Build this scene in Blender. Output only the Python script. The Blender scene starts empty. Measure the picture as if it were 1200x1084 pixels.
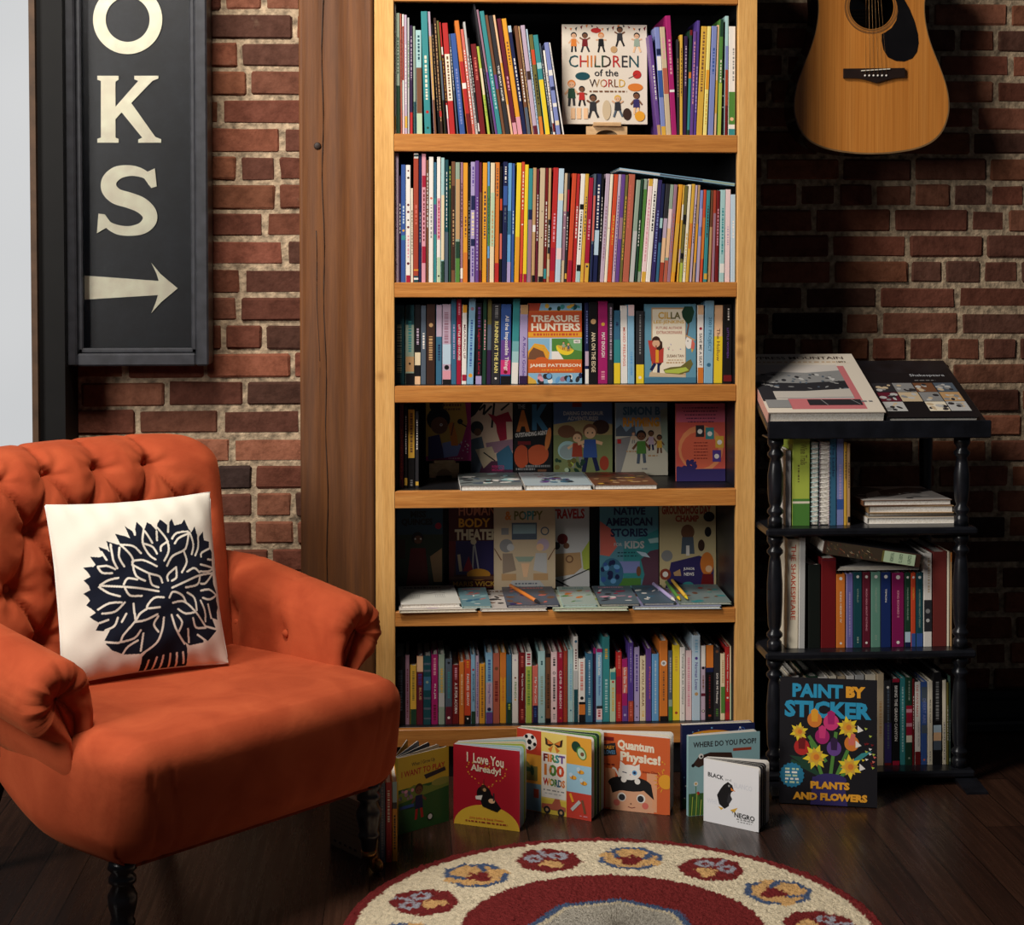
import bpy, bmesh, math, random
from mathutils import Vector, Matrix, Euler

# ---------------------------------------------------------------- camera
SC = bpy.context.scene
COL = SC.collection
F_PX = 2000.0                      # focal length in pixels of a 1200 px wide frame
CAM_H = 1.24
YAW, PITCH = math.radians(3.4), math.radians(2.0)
CY = 300 + F_PX * math.tan(PITCH)  # principal point row
FW = Vector((math.sin(YAW)*math.cos(PITCH), math.cos(YAW)*math.cos(PITCH), -math.sin(PITCH)))
RT = Vector((math.cos(YAW), -math.sin(YAW), 0))
UP = RT.cross(FW)
cam_d = bpy.data.cameras.new('camera')
cam_d.sensor_fit = 'HORIZONTAL'
cam_d.sensor_width = 36.0
cam_d.lens = 36.0 * F_PX / 1200.0
cam_d.shift_y = (CY - 542.0) / 1200.0
cam_d.clip_start = 0.05
cam = bpy.data.objects.new('camera', cam_d)
COL.objects.link(cam)
M3 = Matrix((RT, UP, -FW)).transposed()
cam.matrix_world = Matrix.Translation((0, 0, CAM_H)) @ M3.to_4x4()
SC.camera = cam

# ---------------------------------------------------------------- world, lamps, exposure
w = bpy.data.worlds.new('room_ambient'); SC.world = w
w.use_nodes = True
w.node_tree.nodes['Background'].inputs[0].default_value = (0.62, 0.68, 0.8, 1)
w.node_tree.nodes['Background'].inputs[1].default_value = 0.03

def area(name, loc, target, sx, sy, power, color, spread=180):
    d = bpy.data.lights.new(name, 'AREA')
    d.shape = 'RECTANGLE'; d.size = sx; d.size_y = sy; d.energy = power; d.color = color
    d.spread = math.radians(spread)
    o = bpy.data.objects.new(name, d); COL.objects.link(o)
    o.location = loc
    o.rotation_euler = (Vector(target) - Vector(loc)).to_track_quat('-Z', 'Y').to_euler()
    return o
area('ceiling_lamp', (-0.70, 2.55, 3.05), (-0.1, 3.75, 0.8), 0.6, 0.6, 54, (1.0, 0.92, 0.82))
area('shop_window_daylight', (-2.25, 1.45, 2.1), (0.05, 3.95, 0.95), 0.8, 1.2, 60, (1.0, 0.96, 0.9))
SC.view_settings.view_transform = 'Standard'
SC.view_settings.look = 'None'
SC.view_settings.gamma = 1.0
SC.view_settings.use_curve_mapping = False
SC.view_settings.exposure = 0.35

# ---------------------------------------------------------------- helpers
rnd = random.Random(7)
def ray(px, py):
    return FW + RT*((px-600)/F_PX) - UP*((py-CY)/F_PX)
def PY(px, py, Y):                 # the point on the plane y = Y seen at photo position px, py
    d = ray(px, py); t = Y/d.y
    return Vector((d.x*t, Y, CAM_H + d.z*t))
def PZ(px, py, z):                 # ... on the plane z
    d = ray(px, py); t = (z-CAM_H)/d.z
    return Vector((d.x*t, d.y*t, z))

def lin(c):
    c = c/255.0
    return c/12.92 if c <= 0.04045 else ((c+0.055)/1.055)**2.4
def L3(c): return (lin(c[0]), lin(c[1]), lin(c[2]), 1.0)

PAL = dict(white=(236,230,222), cream=(232,212,172), ivory=(238,226,200), gray=(140,140,140), pale_gray=(190,190,188), slate=(82,96,112),
 black=(20,19,22), charcoal=(46,45,50), dark_brown=(62,36,26), brown=(122,76,48), tan=(196,152,100), beige=(206,182,146),
 red=(196,36,34), dark_red=(122,20,24), crimson=(176,20,52), brick_red=(176,62,38), terracotta=(190,94,70), coral=(222,104,88),
 orange=(224,120,36), amber=(236,158,30), gold=(222,170,50), yellow=(242,208,30), pale_yellow=(240,222,120), olive=(112,104,46),
 lime=(178,196,66), green=(78,136,52), dark_green=(28,66,46), sage=(146,166,146), pale_green=(184,208,170), teal=(48,142,146),
 dark_teal=(20,74,84), pale_teal=(164,206,206), light_blue=(130,182,214), pale_blue=(184,210,228), blue=(52,88,164), steel_blue=(52,108,142),
 navy=(26,34,80), indigo=(52,42,104), periwinkle=(126,138,200), lavender=(172,156,204), purple=(104,64,146), violet=(84,58,150),
 dark_purple=(52,28,70), mauve=(160,116,136), lilac=(192,168,190), magenta=(176,26,106), pink=(226,150,166), pale_pink=(240,206,206),
 hot_pink=(220,50,120), maroon=(104,24,44), sky=(96,160,214), peach=(240,190,142), skin=(222,168,128), brown_skin=(120,74,48),
 honey=(206,150,80), silver=(200,204,210), red_orange=(218,70,34))
def C(k):
    c = PAL[k] if isinstance(k, str) else k
    g = 0.3*c[0]+0.55*c[1]+0.15*c[2]
    return tuple((q*0.88+g*0.12)*0.97 for q in c)

def newmat(name):
    m = bpy.data.materials.new(name); m.use_nodes = True
    nt = m.node_tree
    return m, nt, nt.nodes['Principled BSDF']
def N(nt, t, **kw):
    n = nt.nodes.new(t)
    for k, v in kw.items():
        if k.startswith('_'): setattr(n, k[1:], v)
        else: n.inputs[k.replace('__', ' ')].default_value = v
    return n
def mapping(nt, scale, kind='Object', rot=(0,0,0)):
    tc = N(nt, 'ShaderNodeTexCoord'); mp = N(nt, 'ShaderNodeMapping')
    mp.inputs['Scale'].default_value = scale; mp.inputs['Rotation'].default_value = rot
    nt.links.new(tc.outputs[kind], mp.inputs['Vector']); return mp
def ramp(nt, src, stops):
    r = N(nt, 'ShaderNodeValToRGB'); e = r.color_ramp.elements
    while len(e) > len(stops): e.remove(e[-1])
    while len(e) < len(stops): e.new(0.5)
    for i, (p, c) in enumerate(stops): e[i].position = p; e[i].color = L3(c)
    nt.links.new(src, r.inputs['Fac']); return r
def bump(nt, bs, src, strength, dist=0.01):
    b = N(nt, 'ShaderNodeBump', Strength=strength, Distance=dist)
    nt.links.new(src, b.inputs['Height']); nt.links.new(b.outputs['Normal'], bs.inputs['Normal']); return b

def mat_flat(name, col, rough=0.5, spec=0.5, nscale=30, namt=0.12, bumpamt=0.0, metal=0.0, coat=0.0):
    m, nt, bs = newmat(name)
    mp = mapping(nt, (1,1,1)); n = N(nt, 'ShaderNodeTexNoise', Scale=nscale, Detail=4.0)
    nt.links.new(mp.outputs[0], n.inputs['Vector'])
    a = tuple(max(0, min(255, c*(1-namt))) for c in col); b = tuple(min(255, c*(1+namt)) for c in col)
    r = ramp(nt, n.outputs['Fac'], [(0.3, a), (0.7, b)])
    nt.links.new(r.outputs['Color'], bs.inputs['Base Color'])
    bs.inputs['Roughness'].default_value = rough; bs.inputs['Specular IOR Level'].default_value = spec
    bs.inputs['Metallic'].default_value = metal; bs.inputs['Coat Weight'].default_value = coat
    if bumpamt: bump(nt, bs, n.outputs['Fac'], bumpamt)
    return m

# printed stock: flat inks held in the mesh
def mat_print(name, rough, nscale=0, bumpamt=0.0, spec=0.4):
    m, nt, bs = newmat(name)
    a = N(nt, 'ShaderNodeVertexColor'); a.layer_name = 'Col'
    nt.links.new(a.outputs['Color'], bs.inputs['Base Color'])
    bs.inputs['Roughness'].default_value = rough; bs.inputs['Specular IOR Level'].default_value = spec
    if bumpamt:
        mp = mapping(nt, (1,1,1)); n = N(nt, 'ShaderNodeTexNoise', Scale=nscale, Detail=3.0)
        nt.links.new(mp.outputs[0], n.inputs['Vector']); bump(nt, bs, n.outputs['Fac'], bumpamt, 0.004)
    return m
M_PRINT = mat_print('printed_cover', 0.42)
M_CLOTH = mat_print('printed_cotton', 0.9, 900, 0.25, 0.15)
M_RUG = mat_print('wool_pile', 1.0, 420, 0.9, 0.05)
M_BRICK = mat_print('brick_clay', 0.92, 60, 0.9, 0.15)
nt = M_BRICK.node_tree; bs = nt.nodes['Principled BSDF']; at = [q for q in nt.nodes if q.type == 'VERTEX_COLOR'][0]
mp = mapping(nt, (1,1,1)); n = N(nt, 'ShaderNodeTexNoise', Scale=26.0, Detail=8.0, Roughness=0.72); nt.links.new(mp.outputs[0], n.inputs['Vector'])
r = ramp(nt, n.outputs['Fac'], [(0.25, (150,140,134)), (0.5, (228,224,220)), (0.66, (255,255,255)), (0.8, (255,246,232))])
mx = N(nt, 'ShaderNodeMix', _data_type='RGBA', _blend_type='MULTIPLY'); mx.inputs['Factor'].default_value = 0.9
nt.links.new(at.outputs['Color'], mx.inputs[6]); nt.links.new(r.outputs['Color'], mx.inputs[7])
n2 = N(nt, 'ShaderNodeTexNoise', Scale=9.0, Detail=7.0, Roughness=0.75); nt.links.new(mp.outputs[0], n2.inputs['Vector'])
r2 = ramp(nt, n2.outputs['Fac'], [(0.62, (0,0,0)), (0.74, (150,150,150))])
mx2 = N(nt, 'ShaderNodeMix', _data_type='RGBA'); nt.links.new(r2.outputs['Color'], mx2.inputs['Factor']); nt.links.new(mx.outputs[2], mx2.inputs[6]); mx2.inputs[7].default_value = L3((150,126,104))
nt.links.new(mx2.outputs[2], bs.inputs['Base Color'])

def mat_pages():
    m, nt, bs = newmat('page_edges')
    mp = mapping(nt, (1,1,1)); n = N(nt, 'ShaderNodeTexNoise', Scale=260.0, Detail=2.0)
    nt.links.new(mp.outputs[0], n.inputs['Vector'])
    r = ramp(nt, n.outputs['Fac'], [(0.35, (222,214,200)), (0.6, (240,235,226))])
    nt.links.new(r.outputs['Color'], bs.inputs['Base Color']); bs.inputs['Roughness'].default_value = 0.85
    return m
M_PAGE = mat_pages()

def mat_wood(name, c0, c1, c2, scale, rough=0.45, axis='Z', ring=3.0, coat=0.0, bmp=0.12, knots=None):
    m, nt, bs = newmat(name)
    mp = mapping(nt, scale)
    n0 = N(nt, 'ShaderNodeTexNoise', Scale=1.6, Detail=3.0); nt.links.new(mp.outputs[0], n0.inputs['Vector'])
    n1 = N(nt, 'ShaderNodeTexNoise', Scale=ring, Detail=9.0, Roughness=0.62, Distortion=0.6); nt.links.new(mp.outputs[0], n1.inputs['Vector'])
    n2 = N(nt, 'ShaderNodeTexNoise', Scale=ring*9, Detail=6.0); nt.links.new(mp.outputs[0], n2.inputs['Vector'])
    r = ramp(nt, n1.outputs['Fac'], [(0.28, c0), (0.5, c1), (0.72, c2)])
    mx = N(nt, 'ShaderNodeMix', _data_type='RGBA', _blend_type='MULTIPLY'); mx.inputs['Factor'].default_value = 0.55
    r2 = ramp(nt, n2.outputs['Fac'], [(0.35, (214,206,198)), (0.6, (255,255,255))])
    nt.links.new(r.outputs['Color'], mx.inputs[6]); nt.links.new(r2.outputs['Color'], mx.inputs[7])
    res = mx.outputs[2]
    if knots:
        mk_ = mapping(nt, (1,1,1)); vo = N(nt, 'ShaderNodeTexVoronoi', Scale=knots); nt.links.new(mk_.outputs[0], vo.inputs['Vector'])
        rk = ramp(nt, vo.outputs['Distance'], [(0.02, (190,190,190)), (0.13, (0,0,0))])
        mk2 = N(nt, 'ShaderNodeMix', _data_type='RGBA'); nt.links.new(rk.outputs['Color'], mk2.inputs['Factor']); nt.links.new(res, mk2.inputs[6]); mk2.inputs[7].default_value = L3((132,80,36)); res = mk2.outputs[2]
    nt.links.new(res, bs.inputs['Base Color'])
    bs.inputs['Roughness'].default_value = rough; bs.inputs['Coat Weight'].default_value = coat
    bump(nt, bs, n2.outputs['Fac'], bmp, 0.004)
    return m
M_HONEY_V = mat_wood('honey_pine_upright', (208,154,86), (224,172,102), (234,186,118), (14,14,0.7), 0.38, knots=8.0)
M_HONEY_H = mat_wood('honey_pine_shelf_edge', (172,108,48), (192,126,60), (208,146,78), (0.8,14,14), 0.4, knots=8.0)
M_BEAM = mat_wood('old_beam', (74,41,13), (102,59,21), (124,74,27), (9,9,0.5), 0.68, bmp=0.2, ring=1.8)
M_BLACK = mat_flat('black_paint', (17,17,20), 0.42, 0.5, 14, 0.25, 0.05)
M_BLACKWOOD = mat_flat('ebonised_wood', (20,21,26), 0.3, 0.5, 30, 0.25, 0.05)
M_PLY = mat_wood('pale_plywood', (190,150,104), (214,176,130), (226,192,150), (2,12,12), 0.55)

class MB:
    """collects faces with ink colours and builds ONE mesh object"""
    def __init__(s): s.v, s.f, s.c, s.m, s.s = [], [], [], [], []
    def add(s, pts, faces, col=(200,200,200), mat=0, smooth=False):
        o = len(s.v); s.v += [tuple(p) for p in pts]
        cl = L3(C(col))
        for f in faces:
            s.f.append(tuple(i+o for i in f)); s.c.append(cl); s.m.append(mat); s.s.append(smooth)
    def poly(s, pts, col, mat=0): s.add(pts, [tuple(range(len(pts)))], col, mat)
    def box(s, x0, x1, y0, y1, z0, z1, col=(200,200,200), mat=0, M=None):
        p = [(x0,y0,z0),(x1,y0,z0),(x1,y1,z0),(x0,y1,z0),(x0,y0,z1),(x1,y0,z1),(x1,y1,z1),(x0,y1,z1)]
        if M is not None: p = [M @ Vector(q) for q in p]
        s.add(p, [(0,3,2,1),(4,5,6,7),(0,1,5,4),(1,2,6,5),(2,3,7,6),(3,0,4,7)], col, mat)
    def bbox(s, x0, x1, y0, y1, z0, z1, b, col=(200,200,200), mat=0, M=None):
        """box with all edges chamfered by b"""
        pts = []; 
        for sx, X in ((-1,x0),(1,x1)):
            for sy, Y in ((-1,y0),(1,y1)):
                for sz, Z in ((-1,z0),(1,z1)):
                    pts += [(X, Y-sy*b, Z-sz*b), (X-sx*b, Y, Z-sz*b), (X-sx*b, Y-sy*b, Z)]
        if M is not None: pts = [M @ Vector(q) for q in pts]
        I = lambda a, b_, c, k: ((a*2+b_)*2+c)*3+k
        fs = []
        for k, order in ((0, None), (1, None), (2, None)):
            for side in (0, 1):
                q = []
                for (p_, r_) in ((0,0),(1,0),(1,1),(0,1)):
                    idx = [p_, r_]; idx.insert(k, side); q.append(I(idx[0], idx[1], idx[2], k))
                fs.append(tuple(q if side else q[::-1]))
        for k in range(3):
            k1, k2 = [(1,2),(0,2),(0,1)][k]
            for a in (0,1):
                for c in (0,1):
                    def ix(t, kk):
                        idx = [0,0,0]; idx[k] = t; idx[k1] = a; idx[k2] = c; return I(*idx, kk)
                    fs.append((ix(0,k1), ix(1,k1), ix(1,k2), ix(0,k2)))
        for a in (0,1):
            for b_ in (0,1):
                for c in (0,1): fs.append((I(a,b_,c,0), I(a,b_,c,1), I(a,b_,c,2)))
        s.add(pts, fs, col, mat)
    def prism(s, pts2, to3, d0, d1, col, mat=0, side_col=None, smooth=False):
        """extrude a 2D outline; to3(u, v, d) -> point"""
        n = len(pts2)
        a = [to3(u, v, d0) for u, v in pts2]; b = [to3(u, v, d1) for u, v in pts2]
        s.add(a, [tuple(range(n))], col, mat); s.add(b, [tuple(reversed(range(n)))], col, mat)
        s.add(a+b, [(i, (i+1) % n, n+(i+1) % n, n+i) for i in range(n)], side_col or col, mat, smooth)
    def grid(s, fn, nu, nv, col=(200,200,200), mat=0, close_u=False, smooth=True):
        pts = [fn(i/(nu if close_u else nu-1), j/(nv-1)) for j in range(nv) for i in range(nu)]
        fs = []
        for j in range(nv-1):
            for i in range(nu if close_u else nu-1):
                i2 = (i+1) % nu
                fs.append((j*nu+i, j*nu+i2, (j+1)*nu+i2, (j+1)*nu+i))
        s.add(pts, fs, col, mat, smooth)
    def lathe(s, prof, cx, cy, z0=0, n=20, col=(200,200,200), mat=0, M=None):
        pts = []
        for r, z in prof:
            for i in range(n):
                a = 2*math.pi*i/n; p = Vector((cx+r*math.cos(a), cy+r*math.sin(a), z0+z))
                pts.append(M @ p if M is not None else p)
        k = len(prof)
        fs = [(j*n+i, j*n+(i+1) % n, (j+1)*n+(i+1) % n, (j+1)*n+i) for j in range(k-1) for i in range(n)]
        fs += [tuple(reversed(range(n))), tuple((k-1)*n+i for i in range(n))]
        s.add(pts, fs, col, mat, True)
    def tube(s, pts, r, n=8, col=(200,200,200), mat=0):
        pts = [Vector(p) for p in pts]; k = len(pts); out = []
        for i, p in enumerate(pts):
            t = (pts[min(i+1, k-1)] - pts[max(i-1, 0)]).normalized()
            a = t.cross(Vector((0,0,1)))
            if a.length < 1e-3: a = t.cross(Vector((1,0,0)))
            a.normalize(); b = t.cross(a); rr = r[i] if isinstance(r, (list, tuple)) else r
            for q in range(n):
                th = 2*math.pi*q/n; out.append(p + a*(rr*math.cos(th)) + b*(rr*math.sin(th)))
        fs = [(j*n+i, j*n+(i+1) % n, (j+1)*n+(i+1) % n, (j+1)*n+i) for j in range(k-1) for i in range(n)]
        fs += [tuple(reversed(range(n))), tuple((k-1)*n+i for i in range(n))]
        s.add(out, fs, col, mat, True)
    def build(s, name, mats, parent=None, loc=None):
        me = bpy.data.meshes.new(name); me.from_pydata(s.v, [], s.f)
        for m in (mats if isinstance(mats, (list, tuple)) else [mats]): me.materials.append(m)
        me.polygons.foreach_set('material_index', s.m)
        me.polygons.foreach_set('use_smooth', s.s)
        ca = me.color_attributes.new('Col', 'FLOAT_COLOR', 'CORNER')
        buf = []
        for f, c in zip(s.f, s.c): buf += list(c)*len(f)
        ca.data.foreach_set('color', buf)
        me.update()
        o = bpy.data.objects.new(name, me); COL.objects.link(o)
        if parent is not None: o.parent = parent
        if loc is not None: o.location = loc
        return o
def tag(o, label=None, cat=None, group=None, kind=None):
    if label: o['label'] = label
    if cat: o['category'] = cat
    if group: o['group'] = group
    if kind: o['kind'] = kind
    return o
def empty(name, loc=(0,0,0), label=None, cat=None, group=None, M=None):
    o = bpy.data.objects.new(name, None); COL.objects.link(o); o.empty_display_size = 0.05
    if M is not None: o.matrix_world = M
    else: o.location = loc
    return tag(o, label, cat, group)

# ---- lettering (built-in face, turned into flat outlines)
_tc = {}
def text_mesh(t, bold):
    k = (t, bold)
    if k in _tc: return _tc[k]
    cu = bpy.data.curves.new('lettering', 'FONT'); cu.body = t; cu.resolution_u = 2; cu.offset = bold
    ob = bpy.data.objects.new('lettering', cu); COL.objects.link(ob)
    dg = bpy.context.evaluated_depsgraph_get(); dg.update()
    ev = ob.evaluated_get(dg); me = ev.to_mesh()
    vs = [(v.co.x, v.co.y) for v in me.vertices]; fs = [tuple(p.vertices) for p in me.polygons]
    ev.to_mesh_clear(); bpy.data.objects.remove(ob); bpy.data.curves.remove(cu)
    x0 = min(v[0] for v in vs); x1 = max(v[0] for v in vs); y0 = min(v[1] for v in vs); y1 = max(v[1] for v in vs)
    vs = [((x-x0)/(x1-x0), (y-y0)/max(1e-6, y1-y0)) for x, y in vs]
    _tc[k] = (vs, fs); return _tc[k]

class Art:
    """flat printing on a face: u to the right, v DOWN, both 0..1"""
    def __init__(s, mb, O, ux, uy, mat=0, eps=1.6e-5):
        s.mb, s.O, s.ux, s.uy, s.mat, s.eps, s.l = mb, Vector(O), Vector(ux), Vector(uy), mat, eps, 1
        s.n = s.ux.cross(s.uy); s.n.normalize(); s.n = -s.n
        s.w, s.h = s.ux.length, s.uy.length
    def P(s, u, v):
        u = min(1, max(0, u)); v = min(1, max(0, v))
        return s.O + s.ux*u + s.uy*v + s.n*(s.eps*s.l)
    def poly(s, pts, col): s.mb.poly([s.P(*p) for p in pts], col, s.mat); s.l += 1
    def rect(s, u0, v0, u1, v1, col): s.poly([(u0,v0),(u1,v0),(u1,v1),(u0,v1)], col)
    def ell(s, cu, cv, ru, col, rv=None, n=18, a0=0, a1=360, rot=0):
        if rv is None: rv = ru*s.w/s.h
        m = n if a1-a0 >= 360 else n+1; r = math.radians(rot)
        pts = []
        for i in range(m):
            a = math.radians(a0+(a1-a0)*i/n); x = ru*math.cos(a)*s.w; y = rv*math.sin(a)*s.h
            pts.append((cu+(x*math.cos(r)-y*math.sin(r))/s.w, cv+(x*math.sin(r)+y*math.cos(r))/s.h))
        s.poly(pts, col)
    def ring(s, cu, cv, ru, col, bg, t=0.7): s.ell(cu, cv, ru, col); s.ell(cu, cv, ru*t, bg)
    def line(s, pts, wd, col):
        """polyline of width wd (fraction of the face width)"""
        W, Hh = s.w, s.h
        for (a, b) in zip(pts[:-1], pts[1:]):
            dx, dy = (b[0]-a[0])*W, (b[1]-a[1])*Hh; d = math.hypot(dx, dy) or 1e-6
            nx, ny = -dy/d*wd*W/2/W, dx/d*wd*W/2/Hh
            s.mb.poly([s.P(a[0]+nx,a[1]+ny), s.P(b[0]+nx,b[1]+ny), s.P(b[0]-nx,b[1]-ny), s.P(a[0]-nx,a[1]-ny)], col, s.mat)
        s.l += 1
    def text(s, t, u0, v0, u1, v1, col, bold=0.02, rot=0, tilt=0.0, cols=None):
        vs, fs = text_mesh(t, bold)
        pts = []
        for x, y in vs:
            if rot == 0: u, v = u0+(u1-u0)*x, v1+(v0-v1)*y+tilt*x
            else: u, v = u0+(u1-u0)*y, v0+(v1-v0)*x        # reads downwards
            pts.append(s.P(u, v))
        if cols is None: s.mb.add(pts, fs, col, s.mat)
        else:
            for f in fs:
                x = sum(vs[i][0] for i in f)/len(f); s.mb.add([pts[i] for i in f], [tuple(range(len(f)))], cols[min(len(cols)-1, int(x*len(cols)))], s.mat)
        s.l += 1
    def marks(s, u0, v0, u1, v1, col, rot=0, n=None):
        """rows of small print too fine to read"""
        r = rnd
        if rot:
            v = v0
            while v < v1:
                d = r.uniform(0.008, 0.03); s.mb.poly([s.P(u0,v), s.P(u1,v), s.P(u1,min(v1,v+d)), s.P(u0,min(v1,v+d))], col, s.mat); v += d+r.uniform(0.006, 0.016)
        else:
            u = u0
            while u < u1:
                d = r.uniform(0.02, 0.06); s.mb.poly([s.P(u,v0), s.P(min(u1,u+d),v0), s.P(min(u1,u+d),v1), s.P(u,v1)], col, s.mat); u += d+r.uniform(0.012, 0.024)
        s.l += 1
    def blobs(s, u0, v0, u1, v1, cols, n, r0=0.02, r1=0.06):
        for _ in range(n):
            s.ell(rnd.uniform(u0,u1), rnd.uniform(v0,v1), rnd.uniform(r0,r1), rnd.choice(cols), n=9, rot=rnd.uniform(0,90), rv=rnd.uniform(r0,r1)*0.7)
    def kid(s, cu, cv, h, skin='skin', hair='dark_brown', top='blue', legs='navy', pose=0):
        """a small printed child: cv is the feet"""
        k = h*s.h/s.w
        s.line([(cu-0.07*k, cv-0.36*h), (cu-(0.1+0.08*pose)*k, cv)], 0.09*k, legs); s.line([(cu+0.07*k, cv-0.36*h), (cu+(0.1+0.12*pose)*k, cv-0.02*h)], 0.09*k, legs)
        s.line([(cu-0.1*k, cv-0.64*h), (cu-0.26*k, cv-(0.44+0.3*pose)*h)], 0.07*k, skin); s.line([(cu+0.1*k, cv-0.64*h), (cu+0.26*k, cv-(0.44+0.3*pose)*h)], 0.07*k, skin)
        s.poly([(cu-0.12*k,cv-0.68*h),(cu+0.12*k,cv-0.68*h),(cu+0.15*k,cv-0.3*h),(cu-0.15*k,cv-0.3*h)], top)
        s.ell(cu, cv-0.86*h, 0.15*k, hair); s.ell(cu, cv-0.82*h, 0.12*k, skin)
        s.ell(cu-0.05*k, cv-0.82*h, 0.018*k, 'black', n=6); s.ell(cu+0.05*k, cv-0.82*h, 0.018*k, 'black', n=6)
    def star(s, cu, cv, r, col, n=5, inner=0.45, rot=-90):
        pts = []
        for i in range(2*n):
            a = math.radians(rot+180*i/n); q = r if i % 2 == 0 else r*inner
            pts.append((cu+q*math.cos(a), cv+q*math.sin(a)*s.w/s.h))
        s.poly(pts, col)

# ---- books: local x from the spine to the fore edge, y front to back, z up
def make_book(name, W, H, T, col, label, cat='book', group=None, front=None, spine=None, back=None, spine_col=None, M=None, t=None, page_len=None, rails=True):
    e = empty(name, (0,0,0), label, cat, group)
    if t is None: t = min(0.0022, T*0.16)
    sc = spine_col or col
    mb = MB(); c = min(0.0012, T*0.2)
    mb.box(t, W, 0, t, 0, H, col); mb.box(t, W, T-t, T, 0, H, back or col)
    prof = [(t, 0), (c, 0), (0, c), (0, T-c), (c, T), (t, T)]
    pts = [(x, y, 0) for x, y in prof] + [(x, y, H) for x, y in prof]; n = len(prof)
    mb.add(pts, [(i, n+i, n+i+1, i+1) for i in range(n-1)] + [tuple(range(n)), tuple(reversed(range(n, 2*n)))], sc)
    mb.add([pts[0], pts[n-1], pts[2*n-1], pts[n]], [(0,1,2,3)], sc)
    if spine: spine(Art(mb, (0, T-c*0.5, H), (0, -(T-c), 0), (0, 0, -H)))
    if front: front(Art(mb, (0, 0, H), (W, 0, 0), (0, 0, -H)))
    mb.build('cover', M_PRINT, e)
    pb = MB(); g = min(0.003, H*0.02)
    pb.box(t*1.01, W-g, t*1.01, T-t*1.01, g, H-g)
    pb.build('pages', M_PAGE, e)
    if M is not None: e.matrix_world = M
    return e

ONES = ['', 'first','second','third','fourth','fifth','sixth','seventh','eighth','ninth','tenth','eleventh','twelfth','thirteenth','fourteenth','fifteenth','sixteenth','seventeenth','eighteenth','nineteenth']
TENS = {2:('twenty','twentieth'),3:('thirty','thirtieth'),4:('forty','fortieth'),5:('fifty','fiftieth'),6:('sixty','sixtieth'),7:('seventy','seventieth'),8:('eighty','eightieth'),9:('ninety','ninetieth')}
def ordinal(n):
    if n < 20: return ONES[n]
    a, b = divmod(n, 10)
    return TENS[a][1] if b == 0 else TENS[a][0]+'-'+ONES[b]
# ---------------------------------------------------------------- the setting
def mat_floor():
    m, nt, bs = newmat('dark_floor_boards')
    mp = mapping(nt, (1,1,1), rot=(0,0,math.pi/2))
    br = N(nt, 'ShaderNodeTexBrick', Scale=1.0, Mortar__Size=0.0012, Brick__Width=0.9, Row__Height=0.083, Color1=L3((66,44,34)), Color2=L3((48,31,25)), Mortar=L3((10,7,6)))
    br.offset = 0.37
    nt.links.new(mp.outputs[0], br.inputs['Vector'])
    mp2 = mapping(nt, (34,1.6,1)); n = N(nt, 'ShaderNodeTexNoise', Scale=2.2, Detail=8.0, Roughness=0.65)
    nt.links.new(mp2.outputs[0], n.inputs['Vector'])
    r = ramp(nt, n.outputs['Fac'], [(0.3, (120,104,96)), (0.62, (255,250,244))])
    mx = N(nt, 'ShaderNodeMix', _data_type='RGBA', _blend_type='MULTIPLY'); mx.inputs['Factor'].default_value = 0.8
    nt.links.new(br.outputs['Color'], mx.inputs[6]); nt.links.new(r.outputs['Color'], mx.inputs[7]); nt.links.new(mx.outputs[2], bs.inputs['Base Color'])
    r2 = ramp(nt, n.outputs['Fac'], [(0.3, (165,165,165)), (0.7, (120,120,120))]); nt.links.new(r2.outputs['Color'], bs.inputs['Roughness'])
    bump(nt, bs, n.outputs['Fac'], 0.12, 0.003)
    return m
mb = MB(); mb.box(-2.6, 2.6, -1.0, 4.6, -0.05, 0.0)
tag(mb.build('floor', mat_floor()), 'dark stained wooden floor boards', kind='structure')

M_MORTAR = mat_flat('lime_mortar', (150,132,110), 0.95, 0.1, 55, 0.3, 0.8)
def brick_wall(name, X0, X1, Y, z0, z1, phase, ch, seed, label):
    r = random.Random(seed); mb = MB()
    mb.box(X0, X1, Y+0.001, Y+0.12, z0, z1, (150,132,110), 1)
    k0 = math.floor((z0-phase)/ch); z = phase+k0*ch; row = 0
    base = [(140,80,58),(130,72,54),(150,92,68),(122,68,52),(136,82,62),(142,84,58),(112,66,52),(98,62,50)]
    while z < z1:
        x = X0 - r.uniform(0, 0.2); header = (row % 6 == 3)
        while x < X1:
            ln = r.uniform(0.092,0.105) if (header or r.random() < 0.22) else r.uniform(0.19,0.212)
            a, b = max(x, X0), min(x+ln-0.012, X1); lo, hi = max(z+0.006, z0), min(z+ch-0.006, z1)
            if b-a > 0.015 and hi-lo > 0.012:
                c = r.choice(base); f = r.uniform(0.82, 1.14); c = tuple(min(255, q*f) for q in c)
                if r.random() < 0.06: c = (66,48,44)
                o = len(mb.v); d = r.uniform(-0.003, 0.004)
                mb.bbox(a, b, Y-0.004+d, Y+0.02, lo+r.uniform(-.002,.002), hi+r.uniform(-.002,.002), 0.0045, c, 0)
                for i in range(o, len(mb.v)):
                    v = mb.v[i]; mb.v[i] = (v[0]+r.uniform(-.0016,.0016), v[1]+r.uniform(-.0012,.0012), v[2]+r.uniform(-.0016,.0016))
            x += ln
        z += ch; row += 1
    return tag(mb.build(name, [M_BRICK, M_MORTAR]), label, kind='structure')
YL, YR = 4.2, 4.40
brick_wall('wall_left', PY(30,100,YL).x, PY(352,100,YL).x+0.02, YL, 0.0, 2.3, PY(300,48,YL).z, 0.0687, 3, 'red brick wall left of the timber post')
brick_wall('wall_back', 0.70, 2.2, YR, 0.0, 2.3, PY(1100,32,YR).z, 0.0672, 5, 'red brick wall right of the bookcase')
mb = MB(); zt = PY(1200, 806, YR).z
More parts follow.
